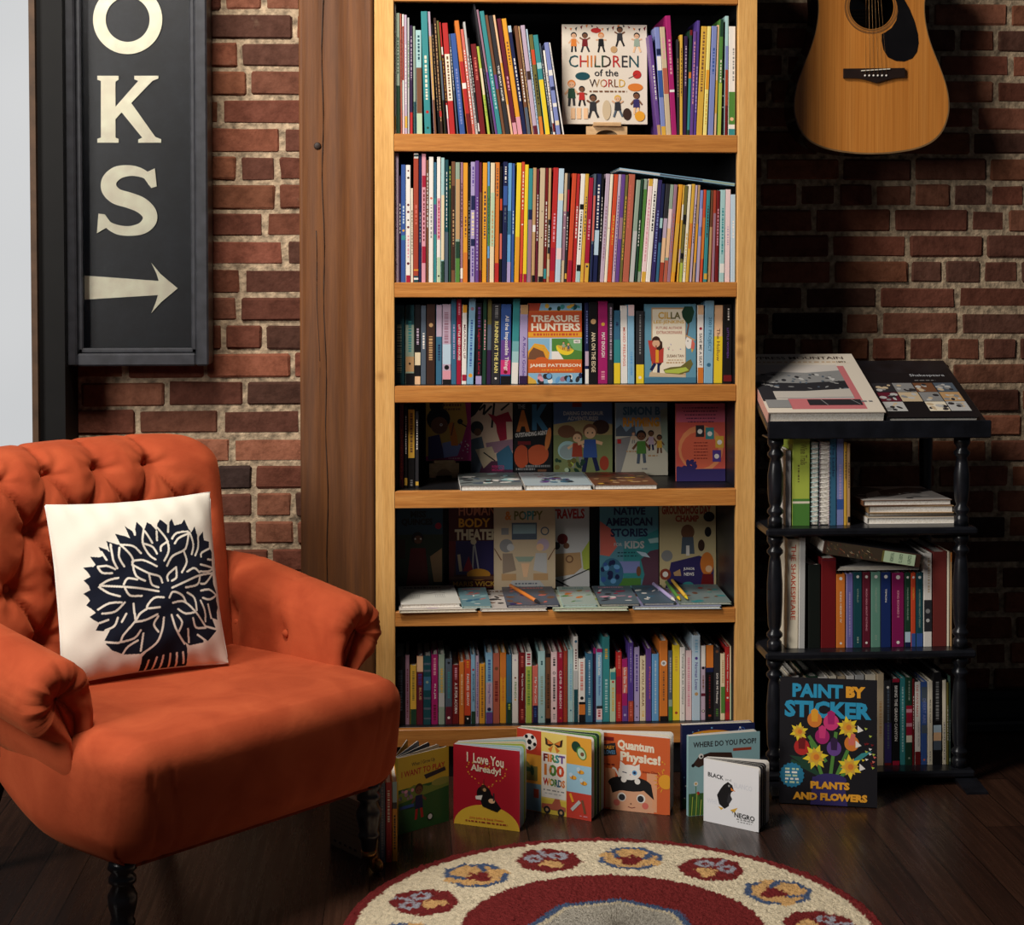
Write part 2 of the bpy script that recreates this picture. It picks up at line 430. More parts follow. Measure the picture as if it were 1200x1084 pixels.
mb.box(0.83, 2.2, YR-0.03, YR-0.006, 0, zt); mb.box(0.83, 2.2, YR-0.05, YR-0.03, 0, zt-0.02); mb.bbox(0.83, 2.2, YR-0.09, YR-0.05, 0, 0.03, 0.006)
tag(mb.build('baseboard_right', M_BLACK), 'black baseboard under the right brick wall', kind='structure')

# timber post
YB = 4.06
bx0, bx1 = PY(351,300,YB).x, -0.087
mb = MB()
def post_fn(u, v):
    x = bx0+(bx1-bx0)*u; z = 2.35*v
    return Vector((x, YB + 0.0025*math.sin(u*17+math.sin(z*3))*math.sin(z*1.3+u*5) + (0.006 if u in (0,1) else 0), z))
mb.grid(post_fn, 40, 60)
mb.box(bx0, bx1, YB+0.006, YB+0.26, 0, 2.35)
kp = PY(372, 171, YB)
mb.lathe([(0.0085,0),(0.0085,0.003),(0.006,0.0045)], 0, 0, n=16, mat=1, M=Matrix.Translation((kp.x, YB+0.001, kp.z)) @ Matrix.Rotation(math.pi/2, 4, 'X'))
for xx, z0, z1, s in ((380,0,2.05,3), (371,0.55,1.30,8)):
    pts = []
    for i in range(40):
        z = z0+(z1-z0)*i/39; pts.append((PY(xx,171,YB).x+0.004*math.sin(z*s)+0.002*math.sin(z*21), YB-0.0005, z))
    mb.tube(pts, 0.0011, 5, mat=1)
tag(mb.build('trim_1', [M_BEAM, mat_flat('dark_knot', (40,24,14), 0.6)]), 'old brown timber post between the brick and the bookcase', kind='structure')

# window at far left, its edge and a black board painted as wall shade
YW = 4.02
M_SHADE_TABLE = mat_flat('shade_and_tabletop_black', (9,8,8), 0.6, 0.2, 20, 0.2)  # near-black for the painted wall shade and the side table's top
M_EDGE = mat_flat('brown_trim_edge', (72,52,36), 0.6, 0.3, 20, 0.2)
m, nt, bs = newmat('overcast_daylight_glass')
mp = mapping(nt, (1,1,1)); n = N(nt, 'ShaderNodeTexNoise', Scale=1.2, Detail=2.0); nt.links.new(mp.outputs[0], n.inputs['Vector'])
r = ramp(nt, n.outputs['Fac'], [(0.3, (196,198,200)), (0.7, (208,209,210))])
nt.links.new(r.outputs['Color'], bs.inputs['Emission Color']); bs.inputs['Emission Strength'].default_value = 0.78
bs.inputs['Base Color'].default_value = (0.02,0.02,0.02,1); bs.inputs['Roughness'].default_value = 0.6; bs.inputs['Specular IOR Level'].default_value = 0.1
M_DAY = m
xj = PY(36,300,YW).x; xk = PY(43,300,YW).x; xr = PY(77,300,YW+0.04).x
we = empty('window_1', (xj-0.5, YW, 0.55)); tag(we, 'bright window at the left edge', kind='structure')
mb = MB(); mb.box(0.5+0.0, 0.5+(xk-xj), 0, 0.17, -0.1, 1.75); mb.box(-0.12, 0.5, 0.0, 0.17, -0.1, 0.0)
mb.build('frame', M_EDGE, we)
mb = MB(); mb.box(-0.12, 0.4995, 0.03, 0.04, 0.0, 1.75)
mb.ell = None
mb.build('pane', M_DAY, we)
mb = MB(); mb.box(xk, xr, YW+0.02, YL-0.006, 0.0, 2.3)  # added board; its black colour imitates the shaded wall beside the window
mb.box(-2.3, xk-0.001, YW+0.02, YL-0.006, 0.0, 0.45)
tag(mb.build('shade_trim_2', M_SHADE_TABLE), 'black board beside the sign standing in for wall shade', kind='structure')

# ---------------------------------------------------------------- bookcase
BX0, BX1, IX0, IX1, BY = -0.083, 0.817, -0.0378, 0.7715, 4.0
SH = [(1.832,1.876),(1.484,1.525),(1.143,1.178),(0.896,0.935),(0.647,0.687),(0.367,0.402),(0.080,0.1215)]   # bottom, top of each shelf
bc = empty('bookcase', ((BX0+BX1)/2, BY, 0), 'tall honey pine bookcase with black interior against the brick wall', 'bookcase')
def bpart(name, mat, *boxes, b=0.0015):
    mb = MB(); ox = (BX0+BX1)/2
    for (x0,x1,y0,y1,z0,z1) in boxes: mb.bbox(x0-ox, x1-ox, y0-BY, y1-BY, z0, z1, b)
    return mb.build(name, mat, bc)
for x0, x1 in ((BX0, IX0), (IX1, BX1)): bpart('upright', M_HONEY_V, (x0, x1, BY, BY+0.022, 0, 2.05))
for z0, z1 in SH:
    bpart('shelf_edge', M_HONEY_H, (IX0+0.0003, IX1-0.0003, BY+0.0008, BY+0.022, z0, z1))
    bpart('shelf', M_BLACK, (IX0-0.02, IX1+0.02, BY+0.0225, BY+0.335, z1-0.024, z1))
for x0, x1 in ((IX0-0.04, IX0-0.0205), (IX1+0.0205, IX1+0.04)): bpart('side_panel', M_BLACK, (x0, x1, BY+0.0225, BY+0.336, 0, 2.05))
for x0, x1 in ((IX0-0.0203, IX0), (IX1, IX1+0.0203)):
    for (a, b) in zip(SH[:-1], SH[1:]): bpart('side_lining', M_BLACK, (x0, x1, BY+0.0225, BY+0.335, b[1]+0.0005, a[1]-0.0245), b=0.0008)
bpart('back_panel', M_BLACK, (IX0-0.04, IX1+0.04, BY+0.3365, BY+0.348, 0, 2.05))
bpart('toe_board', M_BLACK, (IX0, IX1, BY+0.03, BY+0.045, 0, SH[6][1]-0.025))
# ---------------------------------------------------------------- rows of books, spine out
def spine_art(items, col):
    def fn(a):
        for it in items:
            k = it[0]
            if k == 'b': a.rect(0, it[1], 1, it[2], it[3])
            elif k == 't': a.text(it[1], (it[5] if len(it) > 5 else 0.26), it[2], (it[6] if len(it) > 6 else 0.78), it[3], it[4], 0.015, 1)
            elif k == 'm': a.marks(it[4] if len(it) > 4 else 0.32, it[1], it[5] if len(it) > 5 else 0.7, it[2], it[3], 1)
            elif k == 'o': a.ell(0.5, it[1], it[2], it[3], n=12)
            elif k == 'r': a.rect(it[1], it[2], it[3], it[4], it[5])
    return fn
def lum(c): c = C(c); return c[0]*0.3+c[1]*0.59+c[2]*0.11
def place_row(rows, ox, oy, s, zsh, y0, depth, name, where, group, ybot, jitter=0.004, start=1, xlim=None, adj=0.0, kindword='book', zmax=None, xmin=None):
    """rows: (bottom left, bottom right, top left, top row, colour, size word, items) in photo crop units"""
    out = []; prev = None; k = start
    zb = zsh
    for bi, b in enumerate(rows):
        x0, x1, xt, yt, col = b[:5]; items = list(b[5]) if len(b) > 5 else None
        Y = y0 + rnd.uniform(0, jitter)
        L = PY(ox+x0/s, oy+ybot/s, Y).x; Rr = PY(ox+x1/s, oy+ybot/s, Y).x
        T = PY(ox+xt/s, oy+yt/s, Y)
        h = max(0.03, T.z - zb)
        if zmax is not None: h = min(h, zmax-zb-0.0025)
        if xmin is not None: L = max(L, xmin); Rr = max(Rr, L+0.003)
        lean = math.atan2(T.x-L, h)
        if zmax is not None and xlim is not None: lean = min(lean, 0.006*(len(rows)-1-bi)+0.002)
        if xmin is not None and L+h*math.tan(lean) < xmin: lean = max(lean, math.atan2(xmin-L, h))
        if prev:                                   # stay clear of the neighbour at foot and head
            pL, pR, pl, ph = prev
            g = 0.0006
            hh = min(h, ph)
            need0 = pR + g
            if lean < pl: lean = max(lean, pl-0.02)
            need1 = pR + hh*math.tan(pl) + g - hh*math.tan(lean)
            L = max(L, need0, need1)
        wdt = max(0.0035, Rr-L)
        if xlim is not None and L+wdt > xlim: wdt = max(0.003, xlim-L)
        lim = 0.7705 if xlim is None else xlim
        if lean > 0 and zmax is not None and L+wdt+h*math.tan(lean) > lim: lean = max(0.0, math.atan2(lim-L-wdt, h))
        h2 = h/math.cos(lean) - 0.0012
        dpt = depth*rnd.uniform(0.9, 1.0)
        M = Matrix.Translation((L, Y, zb + (math.sin(lean)*wdt if lean > 0 else 0) + 0.0003)) @ Matrix.Rotation(lean, 4, 'Y') @ Matrix.Translation((wdt, 0, 0)) @ Matrix.Rotation(math.pi/2, 4, 'Z')
        if items is None:
            ink = 'white' if lum(col) < 110 else rnd.choice(['dark_brown','navy','black','dark_red'])
            v = rnd.uniform(0.1, 0.3); items = [('m', v, v+rnd.uniform(0.25,0.5), ink)]
            if rnd.random() < 0.5: items.append(('b', rnd.uniform(0.86,0.93), 0.97, rnd.choice(['white','black','dark_red','teal','gold'])))
        wpx = (x1-x0)/s
        size = ('slim ' if wpx < 4 else 'thick ' if wpx > 7.5 else '')
        cn = col.replace('_', ' ') if isinstance(col, str) else 'patterned'
        lab = f"{size}{cn} {kindword}, {ordinal(k)} from the left {where}"
        out.append(make_book(name, dpt, h2, wdt, col, lab, 'book', group, spine=spine_art(items, col), M=M))
        prev = (L, L+wdt/math.cos(lean), lean, h); k += 1
    return out

def place_row_in(n, *a, **k): return place_row(*a, zmax=SH[n][0], xmin=IX0+0.001, **k)
B, Tx, Mk, O = 'b', 't', 'm', 'o'
row1 = [(62,76,62,12,'white'),(76,102,74,80,'sage',[(B,.6,1,'dark_green'),(Mk,.2,.5,'dark_green')]),(102,116,96,85,'terracotta'),(116,130,113,88,'white',[(B,.1,.55,'brick_red'),(B,.8,1,'pale_pink')]),
 (130,150,126,92,'lilac',[(Mk,.25,.75,'white'),(B,.85,.95,'gold')]),(150,164,148,110,'pale_gray',[(Mk,.2,.6,'green')]),(164,184,163,160,'dark_purple',[(B,.8,1,'red'),(Mk,.1,.5,'lilac')]),(184,206,178,165,'sage',[(B,.7,1,'dark_teal')]),
 (206,246,198,190,'pale_teal',[(B,.36,.8,'brown'),(B,.8,1,'pale_green'),(Mk,.05,.3,'dark_teal')]),(258,302,213,70,'teal',[(Mk,.36,.72,'ivory',.3,.66),(O,.82,.26,'red'),(O,.95,.2,'dark_green')]),
 (304,336,256,72,'lilac',[(B,.2,.72,'tan'),(Mk,.3,.7,'gold'),(B,.72,1,'brown')]),(336,352,288,150,'black',[(Mk,.1,.8,'tan')]),(352,378,307,112,'dark_brown',[(Mk,.05,.9,'tan'),(B,.8,.85,'red')]),(380,402,328,130,'olive',[(B,.35,.7,'slate'),(B,.7,1,'black')]),
 (400,414,342,140,'red',[(B,.22,.29,'white'),(B,.3,.72,'black'),(Mk,.32,.7,'gold'),(B,.74,.86,'white'),(B,.86,1,'pink')]),(414,456,364,145,'red',[(B,.28,.7,'ivory'),(Mk,.3,.68,'brown')]),(456,474,403,215,'slate'),(476,520,414,213,'blue',[(Mk,.35,.9,'periwinkle',.3,.65)]),
 (524,562,440,130,'orange',[(B,.36,.82,'red'),(B,.55,.6,'white'),(B,.82,1,'dark_red')]),(564,584,488,185,'coral',[(Mk,.2,.9,'white')]),(584,602,502,138,'pale_gray',[(Mk,.3,.95,'dark_red')]),(602,614,530,240,'charcoal'),(614,650,552,280,'dark_red',[(Mk,.15,.4,'coral')]),(652,680,578,295,'lime',[(B,.25,.55,'cream'),(Mk,.6,.8,'green')]),
 (682,706,542,22,'charcoal',[(Mk,.5,.8,'slate')]),(708,726,586,60,'mauve',[(B,.5,1,'purple')]),(728,756,611,70,'teal',[(Mk,.45,.8,'pale_teal')]),(758,778,643,95,'brown',[(B,.5,.62,'purple')]),(780,806,668,98,'charcoal',[(Tx,'THE WAY HOME',.42,.72,'white')]),(808,826,692,95,'peach',[(B,.4,.75,'amber')]),
 (826,854,720,118,'maroon',[(Mk,.5,.62,'pink'),(B,.9,1,'pink')]),(856,886,751,118,'amber',[(B,.85,1,'pink'),(Mk,.2,.4,'brown')]),(888,914,786,163,'navy',[(Mk,.3,.7,'white'),(B,.0,.06,'pale_blue')]),(916,938,832,163,'brown',[(Mk,.4,.7,'white'),(B,.75,1,'slate')]),(942,950,852,165,'tan'),(952,984,868,160,'lilac',[(B,.42,.5,'dark_brown'),(B,.92,1,'maroon')]),
 (984,996,905,184,'pale_blue',[(Mk,.2,.9,'blue')]),(998,1022,927,220,'olive',[(B,.15,.3,'red_orange'),(Mk,.4,.7,'black'),(B,.82,1,'orange')]),(1028,1062,950,222,'teal',[(B,.45,1,'yellow'),(B,.28,.34,'pale_teal')]),(1064,1076,985,275,'slate'),(1078,1096,1012,320,'white'),(1098,1134,1020,270,'periwinkle',[(B,.3,.36,'white'),(B,.48,.52,'navy'),(B,.66,.7,'white'),(B,.85,.9,'cream')]),(1140,1174,1046,270,'white',[(Mk,.1,.3,'gray'),(Mk,.45,.7,'lilac')])]
place_row_in(0, row1, 450, 0, 5.4545, SH[1][1], BY+0.012, 0.22, 'picture_book', "of the top shelf's left group", 'picture books leaning left on the top shelf', 848, kindword='picture book', xlim=0.3535)
row1r = [(122,150,52,270,'purple',[(Mk,.3,.65,'white'),(B,.9,1,'tan')]),(152,188,100,207,'periwinkle',[(B,.2,.26,'navy'),(B,.27,.4,'white'),(B,.4,.65,'blue'),(B,.92,1,'gold')]),(190,230,138,205,'beige',[(B,.38,.62,'terracotta'),(Mk,.1,.3,'pink')]),(232,272,182,118,'magenta',[(Mk,.2,.5,'pink'),(B,.62,.64,'white')]),
 (274,292,268,300,'charcoal',[(Mk,.2,.6,'tan')]),(294,316,295,265,'gold'),(318,344,330,275,'dark_purple',[(Mk,.1,.5,'lilac')]),(346,368,370,228,'dark_green',[(B,0,.05,'dark_red'),(B,.4,.46,'orange'),(B,.46,.95,'teal')]),(372,396,400,238,'purple',[(Mk,.1,.7,'pink')]),(398,420,428,155,'violet',[(Mk,.4,.8,'lavender')]),
 (422,466,474,200,'gold',[(Mk,.05,.6,'brown',.3,.66)]),(468,502,526,200,'pale_yellow',[(B,.4,.58,'amber'),(Mk,.62,.9,'gold')]),(512,552,566,198,'periwinkle',[(Mk,.2,.45,'blue')]),(554,574,606,190,'peach',[(B,.5,.8,'gold')]),(576,610,626,145,'green',[(Mk,.35,.55,'ivory'),(B,.55,1,'lime'),(B,0,.15,'dark_green')]),(612,624,650,170,'black',[(O,.5,.4,'white'),(O,.65,.4,'white'),(O,.75,.4,'white')]),
 (626,660,668,120,'pale_teal',[(B,.25,.45,'periwinkle'),(B,.45,.75,'brick_red'),(B,.75,1,'dark_red')]),(664,718,704,200,'white',[(Mk,.2,.5,'gray',.6,.85),(B,.6,.9,'green'),(O,.85,.3,'peach'),(B,.94,1,'teal')])]
place_row_in(0, row1r, 752, 0, 6.567, SH[1][1], BY+0.012, 0.22, 'picture_book', "of the top shelf's right group", 'picture books at the right end of the top shelf', 1035, kindword='picture book', xlim=0.7695)

row2 = [(65,95,65,60,'lilac',[(O,.41,.15,'dark_brown'),(O,.58,.15,'dark_brown'),(O,.86,.15,'dark_brown')]),(98,108,97,220,'dark_purple'),(109,138,110,150,'blue',[(O,.56,.3,'gold'),(B,.6,.64,'teal'),(Mk,.35,.5,'pale_blue')]),(139,169,140,152,'white',[(O,.05,.22,'maroon'),(O,.11,.3,'dark_brown'),(O,.34,.3,'maroon'),(O,.4,.3,'maroon'),(O,.47,.22,'dark_brown'),(O,.53,.3,'maroon'),(O,.84,.34,'maroon'),(B,.94,1,'crimson'),(Mk,.6,.8,'pink')]),(170,187,169,300,'ivory'),
 (188,220,189,62,'brick_red',[(B,0,.012,'white'),(B,.012,.025,'dark_teal'),(B,.025,.04,'white'),(Mk,.4,.55,'coral'),(B,.9,.91,'amber'),(B,.95,.965,'dark_teal'),(B,.965,.98,'white'),(B,.98,1,'dark_teal')]),(222,239,224,90,'navy',[(Mk,.45,.7,'gray')]),(240,267,242,80,'pink',[(B,.17,.26,'crimson'),(Mk,.28,.68,'dark_red'),(B,.72,.85,'crimson')]),(268,285,268,120,'brown'),(286,315,288,100,'white',[(O,.33,.3,'coral'),(Mk,.38,.65,'gray')]),
 (316,336,316,135,'teal',[(B,.35,.6,'purple'),(B,0,.3,'steel_blue')]),(337,361,339,100,'white',[(B,.33,.66,'pink'),(Mk,.35,.65,'crimson'),(B,.8,1,'pale_green'),(O,.95,.3,'black')]),(362,384,366,105,'pale_teal',[(B,.3,.82,'cream'),(B,.83,1,'dark_green')]),(385,410,388,118,'dark_teal',[(Mk,.1,.55,'white',.4,.62),(B,.59,1,'slate')]),(411,429,412,160,'dark_green',[(Mk,.0,.2,'lime')]),(430,454,432,130,'brown',[(B,.2,.9,'dark_brown'),(Mk,.4,.7,'tan')]),
 (456,484,458,135,'sage',[(B,.14,.64,'tan'),(B,.66,.8,'dark_green'),(B,.8,1,'green')]),(485,504,488,135,'mauve'),(505,534,508,138,'amber',[(Mk,.45,.62,'brown'),(B,.75,1,'orange')]),(536,550,538,160,'black',[(Mk,.3,.8,'gray')]),(551,579,556,132,'lavender',[(B,.28,.4,'navy'),(Mk,.42,.62,'cream',.2,.8),(B,.64,.7,'navy'),(Mk,.72,.95,'violet'),(Mk,.04,.2,'violet')]),(580,606,583,125,'purple',[(Mk,.3,.9,'lavender')]),(607,624,610,135,'maroon',[(B,.25,.9,'brown')]),
 (626,655,633,138,'amber'),(656,674,660,132,'sky',[(B,.2,.7,'green'),(Mk,.3,.6,'dark_green'),(B,.8,1,'brown')]),(675,703,683,138,'cream',[(B,.25,.7,'pale_green'),(Mk,.4,.7,'tan')]),(704,733,712,136,'orange',[(B,.84,1,'red'),(Mk,.05,.3,'brown')]),(734,752,740,160,'black',[(B,.28,.38,'red_orange'),(B,.58,.8,'coral')]),(753,782,764,132,'navy',[(Mk,.04,.17,'white'),(Mk,.38,.5,'slate'),(B,.2,.36,'blue')]),(783,808,795,140,'sky',[(B,.4,.6,'steel_blue'),(B,.83,1,'lavender')]),(809,830,818,142,'blue',[(Mk,.4,.6,'pale_blue')]),
 (832,861,852,138,'yellow',[(B,.62,1,'amber')]),(862,886,878,133,'red_orange',[(Mk,.08,.4,'ivory'),(O,.52,.3,'white'),(B,.93,1,'crimson')]),(887,911,903,150,'yellow',[(B,.93,1,'crimson')]),(912,938,928,175,'teal',[(B,.36,.45,'navy'),(B,.45,1,'mauve')]),(940,963,954,170,'tan',[(B,.5,.56,'white'),(B,.94,1,'black')]),(964,982,976,178,'maroon'),(984,1016,1001,172,'beige',[(O,.38,.12,'dark_brown'),(O,.61,.14,'dark_brown'),(B,.95,1,'black')]),(1017,1036,1034,172,'dark_red'),(1038,1056,1054,172,'tan',[(B,.45,.75,'charcoal'),(Mk,.5,.7,'white'),(B,.8,.95,'beige')]),(1058,1090,1086,170,'red',[(B,.7,.9,'crimson'),(Mk,.4,.65,'pink')]),
 (1094,1128,1120,175,'pale_blue',[(B,.22,.28,'cream'),(B,.7,.8,'pale_pink')]),(1129,1150,1155,205,'beige',[(B,.35,.8,'mauve'),(O,.38,.25,'white'),(O,.5,.25,'white')]),(1151,1166,1176,205,'charcoal',[(B,.15,.35,'crimson'),(Mk,.4,.7,'white'),(B,.92,.97,'gold')])]
place_row_in(1, row2, 450, 165, 5.4545, SH[2][1], BY+0.012, 0.21, 'picture_book', 'on the second shelf from top', 'picture books filling the second shelf', 900, kindword='picture book')
row2r = [(72,97,106,190,'red_orange',[(B,.8,1,'crimson')]),(98,121,128,192,'red',[(Mk,.3,.6,'white')]),(122,148,156,192,'white',[(B,.28,.33,'black'),(Mk,.35,.7,'charcoal'),(B,.84,.9,'black'),(B,.9,1,'pale_teal')]),(149,170,182,192,'gold'),(171,197,204,215,'crimson',[(B,.82,1,'gold'),(O,.85,.3,'navy'),(Mk,.4,.6,'pink')]),(198,219,226,192,'slate',[(B,.2,.62,'coral'),(B,.65,1,'navy')]),(220,249,248,192,'navy',[(Mk,.1,.5,'white'),(B,.52,.75,'pale_blue')]),(250,264,276,195,'black'),
 (265,289,303,192,'lilac',[(Mk,.3,.8,'mauve')]),(290,308,328,194,'ivory',[(O,.5,.2,'red')]),(309,333,351,195,'red_orange',[(Mk,.38,.66,'gold')]),(334,354,374,195,'lilac',[(Mk,.2,.9,'purple')]),(355,378,394,196,'purple',[(B,.4,.6,'mauve')]),(379,396,418,198,'olive',[(Mk,.2,.8,'gold')]),(398,434,438,195,'terracotta',[(Mk,.1,.5,'coral',.2,.4)]),(438,463,482,228,'sage',[(B,.5,1,'pale_gray')]),(464,482,505,222,'dark_green',[(Mk,.4,.65,'white')]),(483,503,526,222,'sage',[(B,.1,.9,'green')]),(506,532,552,222,'pale_pink',[(B,.0,.07,'gold'),(Mk,.2,.8,'pink'),(B,.9,1,'gold')]),(533,560,580,222,'white'),
 (562,588,606,228,'indigo',[(Mk,.3,.8,'periwinkle')]),(589,608,630,250,'navy',[(B,.35,.45,'pale_teal'),(B,.6,1,'steel_blue')]),(610,634,654,252,'charcoal',[(B,.35,.55,'lilac'),(B,.55,.8,'peach'),(B,.8,1,'brick_red')]),(635,658,678,255,'sage',[(B,.25,.45,'pale_pink'),(B,.45,.75,'peach'),(B,.78,1,'terracotta')]),(659,679,702,255,'mauve',[(Mk,.3,.7,'terracotta')]),(680,703,730,255,'amber',[(B,.4,.9,'gold')]),(704,726,742,258,'gold',[(B,.2,.36,'white'),(B,.66,.8,'lilac')]),(727,745,766,262,'olive',[(B,.3,.4,'black'),(B,.7,.76,'black'),(B,.8,1,'lime')]),
 (746,766,784,255,'ivory',[(Mk,.5,.9,'gold')]),(767,785,809,252,'gold',[(B,.4,.66,'orange')]),(786,803,830,258,'lilac',[(Mk,.2,.6,'charcoal')]),(804,822,845,258,'tan',[(B,.4,.8,'amber')]),(823,845,866,288,'periwinkle',[(B,.2,.4,'lavender'),(B,.5,1,'lilac')]),(846,866,886,285,'red_orange',[(B,.3,.75,'orange')]),(867,892,909,288,'teal'),(893,912,934,288,'brown',[(B,.4,1,'tan')]),(913,934,955,288,'brick_red',[(B,.25,1,'mauve')]),(935,958,980,290,'dark_red',[(Mk,.2,.6,'pink')]),(964,993,995,285,'pale_teal',[(Mk,.2,.7,'teal'),(B,.8,.9,'white')]),(994,1026,1024,283,'pale_pink',[(Mk,.4,.6,'lilac')]),(1027,1058,1049,312,'pale_blue',[(Mk,.3,.5,'white')])]
place_row_in(1, row2r, 650, 165, 5.0, SH[2][1], BY+0.012, 0.21, 'picture_book', 'on the second shelf from top', 'picture books filling the second shelf', 825, kindword='picture book', start=len(row2)+1, xlim=0.7695)

row3 = [(70,131,70,92,'dark_teal',[(Mk,.25,.85,'sage',.2,.7)]),(137,193,137,92,'sage',[(B,0,.25,'dark_teal'),(B,.65,.84,'tan'),(B,.86,1,'black'),(O,.74,.14,'black'),(Mk,.2,.6,'teal')]),(195,233,197,90,'black',[(B,.6,.76,'cream'),(B,.9,1,'peach'),(Mk,.3,.5,'lilac')]),(235,269,236,95,'slate',[(Mk,.35,.55,'white')]),(272,326,274,88,'dark_brown',[(O,.26,.26,'tan'),(Mk,.4,.7,'tan',.25,.7)]),(333,370,334,92,'steel_blue',[(B,0,.4,'lilac'),(Mk,.5,.7,'navy')]),(373,428,374,88,'lilac',[(Mk,.1,.6,'mauve',.2,.7),(B,.5,.75,'pale_blue'),(O,.79,.3,'black'),(B,.83,.94,'pink'),(B,.94,1,'black')]),(431,463,431,55,'steel_blue',[(Mk,.3,.7,'lavender')]),
 (464,494,466,55,'crimson',[(Tx,'LITTLE RED HOUSE',.3,.72,'white'),(Mk,.05,.2,'pink')]),(497,527,502,92,'white',[(B,0,.1,'amber'),(Tx,'MEASURING UP',.25,.68,'maroon'),(B,.88,.96,'crimson')]),(530,572,546,52,'light_blue',[(O,.12,.3,'mauve'),(Mk,.25,.8,'blue',.3,.65),(O,.9,.34,'amber')]),(580,624,585,80,'black',[(Mk,.05,.3,'purple',.3,.75),(Tx,'Legends and Lore',.32,.88,'crimson'),(B,.9,1,'lavender')]),(628,652,636,50,'dark_green',[(Mk,.25,.6,'pink')]),(655,682,664,55,'dark_brown',[(B,.3,.6,'slate'),(B,.6,1,'dark_purple'),(B,0,.3,'olive')]),
 (683,741,690,85,'charcoal',[(Tx,'RUNNING AT THE RAIN',.22,.86,'pale_yellow',.3,.75),(Mk,.02,.18,'gray'),(O,.93,.14,'white')]),(743,808,750,88,'blue',[(B,.45,.7,'purple'),(B,.7,.88,'hot_pink'),(Tx,'All the Impossible Things',.14,.84,'white',.3,.8),(O,.85,.2,'dark_red'),(B,.9,1,'black')]),(812,856,828,52,'teal',[(B,.5,.62,(110,175,180)),(B,.62,.75,(160,205,208)),(B,.75,1,'white')]),(863,914,872,92,'lavender',[(B,0,.12,'tan'),(Tx,'A Royal Guide',.4,.9,'violet'),(B,.9,1,'dark_purple')])]
place_row_in(2, row3, 450, 340, 5.4545, SH[3][1], BY+0.05, 0.14, 'paperback_book', 'on the third shelf from top', "paperbacks on the third shelf", 600, kindword='paperback')
row3b = [(185,209,185,75,'navy',[(Mk,.1,.5,'periwinkle'),(B,.6,.78,'lilac'),(B,.82,1,'white')]),(211,263,210,70,'black',[(O,.24,.34,'tan'),(Tx,'ANA ON THE EDGE',.37,.86,'cream',.26,.76)]),(266,324,267,65,'magenta',[(O,.28,.2,'gold'),(Tx,'MAT ENOUGH',.38,.68,'white',.34,.72),(Mk,.85,.95,'pink')]),(327,358,328,78,'charcoal',[(Mk,.05,.7,'lilac')]),(361,402,361,122,'steel_blue',[(B,.4,.72,'teal'),(B,.72,1,'yellow'),(Mk,.16,.22,'navy')]),(405,447,402,92,'white',[(Tx,'MIXED FEELINGS',.28,.78,'coral',.3,.72)]),(450,489,448,88,'light_blue',[(B,0,.14,'pale_pink'),(Mk,.6,.9,'sky')]),(497,546,499,125,'charcoal',[(Mk,.05,.6,'gray',.4,.6),(B,.74,1,'yellow'),(O,.92,.2,'white')])]
place_row_in(2, row3b, 650, 340, 5.217, SH[3][1], BY+0.05, 0.14, 'paperback_book', 'on the third shelf, between the face-out books', "paperbacks between the two face-out books", 575, kindword='paperback')
row3c = [(873,910,875,90,'white',[(B,0,.12,'peach'),(O,.3,.26,'crimson'),(Tx,'SAVE ME A SEAT',.36,.78,'charcoal',.26,.74),(B,.8,1,'orange')]),(913,968,922,62,'light_blue',[(Tx,'2001 PROJECT',.2,.62,'steel_blue',.3,.75),(O,.78,.24,'steel_blue')]),(970,1024,982,90,'peach',[(B,.4,1,'yellow'),(Tx,'The Hollow',.3,.72,'brown',.3,.7)]),(1030,1100,1038,85,'black',[(Mk,.05,.2,'white',.5,.7),(Tx,'LITTLE WOMEN',.3,.68,'purple',.4,.65),(B,.9,.98,'dark_red')])]
place_row_in(2, row3c, 650, 340, 5.217, SH[3][1], BY+0.05, 0.14, 'paperback_book', "of the third shelf's right-end group", "paperbacks at the right end of the third shelf", 575, kindword='paperback', xlim=0.7695)

def cv(lst, ox2, s2=8.673): return [((a+ (ox2-460)*s2), (b+(ox2-460)*s2), (a+(ox2-460)*s2), t, c, it) for a, b, t, c, it in lst]
row6 = cv([(35,128,295,'black',[(Mk,.2,.8,'slate',.2,.7)]),(132,172,280,'mauve',[(Mk,.2,.9,'maroon')]),(180,243,385,'gold',[(B,.74,1,'dark_green'),(Mk,.1,.6,'olive')]),(246,312,290,'maroon',[(B,0,.23,'peach'),(Mk,.26,.42,'violet',.2,.8),(Tx,'BLUE',.46,.64,'tan',.35,.75)]),(315,390,290,'dark_teal',[(B,.1,.13,'slate'),(B,.2,.23,'slate'),(B,.3,.5,'steel_blue'),(B,.6,.63,'slate'),(B,.75,.78,'slate'),(B,.9,.92,'slate'),(O,.38,.2,'sage')]),(395,462,275,'magenta',[(Mk,.05,.3,'pink'),(Tx,'IN A JAR',.42,.64,'white',.34,.7),(Mk,.72,.95,'maroon')]),(468,530,275,'sage',[(Mk,.2,.6,'gold'),(B,.55,.75,'pale_gray')]),(537,606,320,'slate',[(O,.06,.2,'black'),(Mk,.2,.6,'teal'),(B,.73,1,'maroon'),(O,.9,.22,'white')]),(610,676,380,'dark_red',[(Tx,'A IS FOR ACORN',.3,.82,'white',.3,.76),(Mk,.05,.25,'pink')]),(679,728,350,'orange',[(Mk,.2,.7,'peach')]),(730,796,330,'red_orange',[(Tx,'FAMILIES GROW',.22,.72,'white',.34,.74),(Mk,.02,.12,'amber'),(B,.87,1,'black'),(O,.92,.16,'white')]),(798,842,275,'light_blue',[(O,.22,.3,'crimson'),(Tx,'BONSOIR LUNE',.28,.68,'navy',.3,.8),(B,.82,1,'dark_green')]),(845,880,285,'lilac',[(Mk,.1,.9,'purple')]),(884,940,370,'amber',[(Mk,.05,.9,'brown')])], 460)
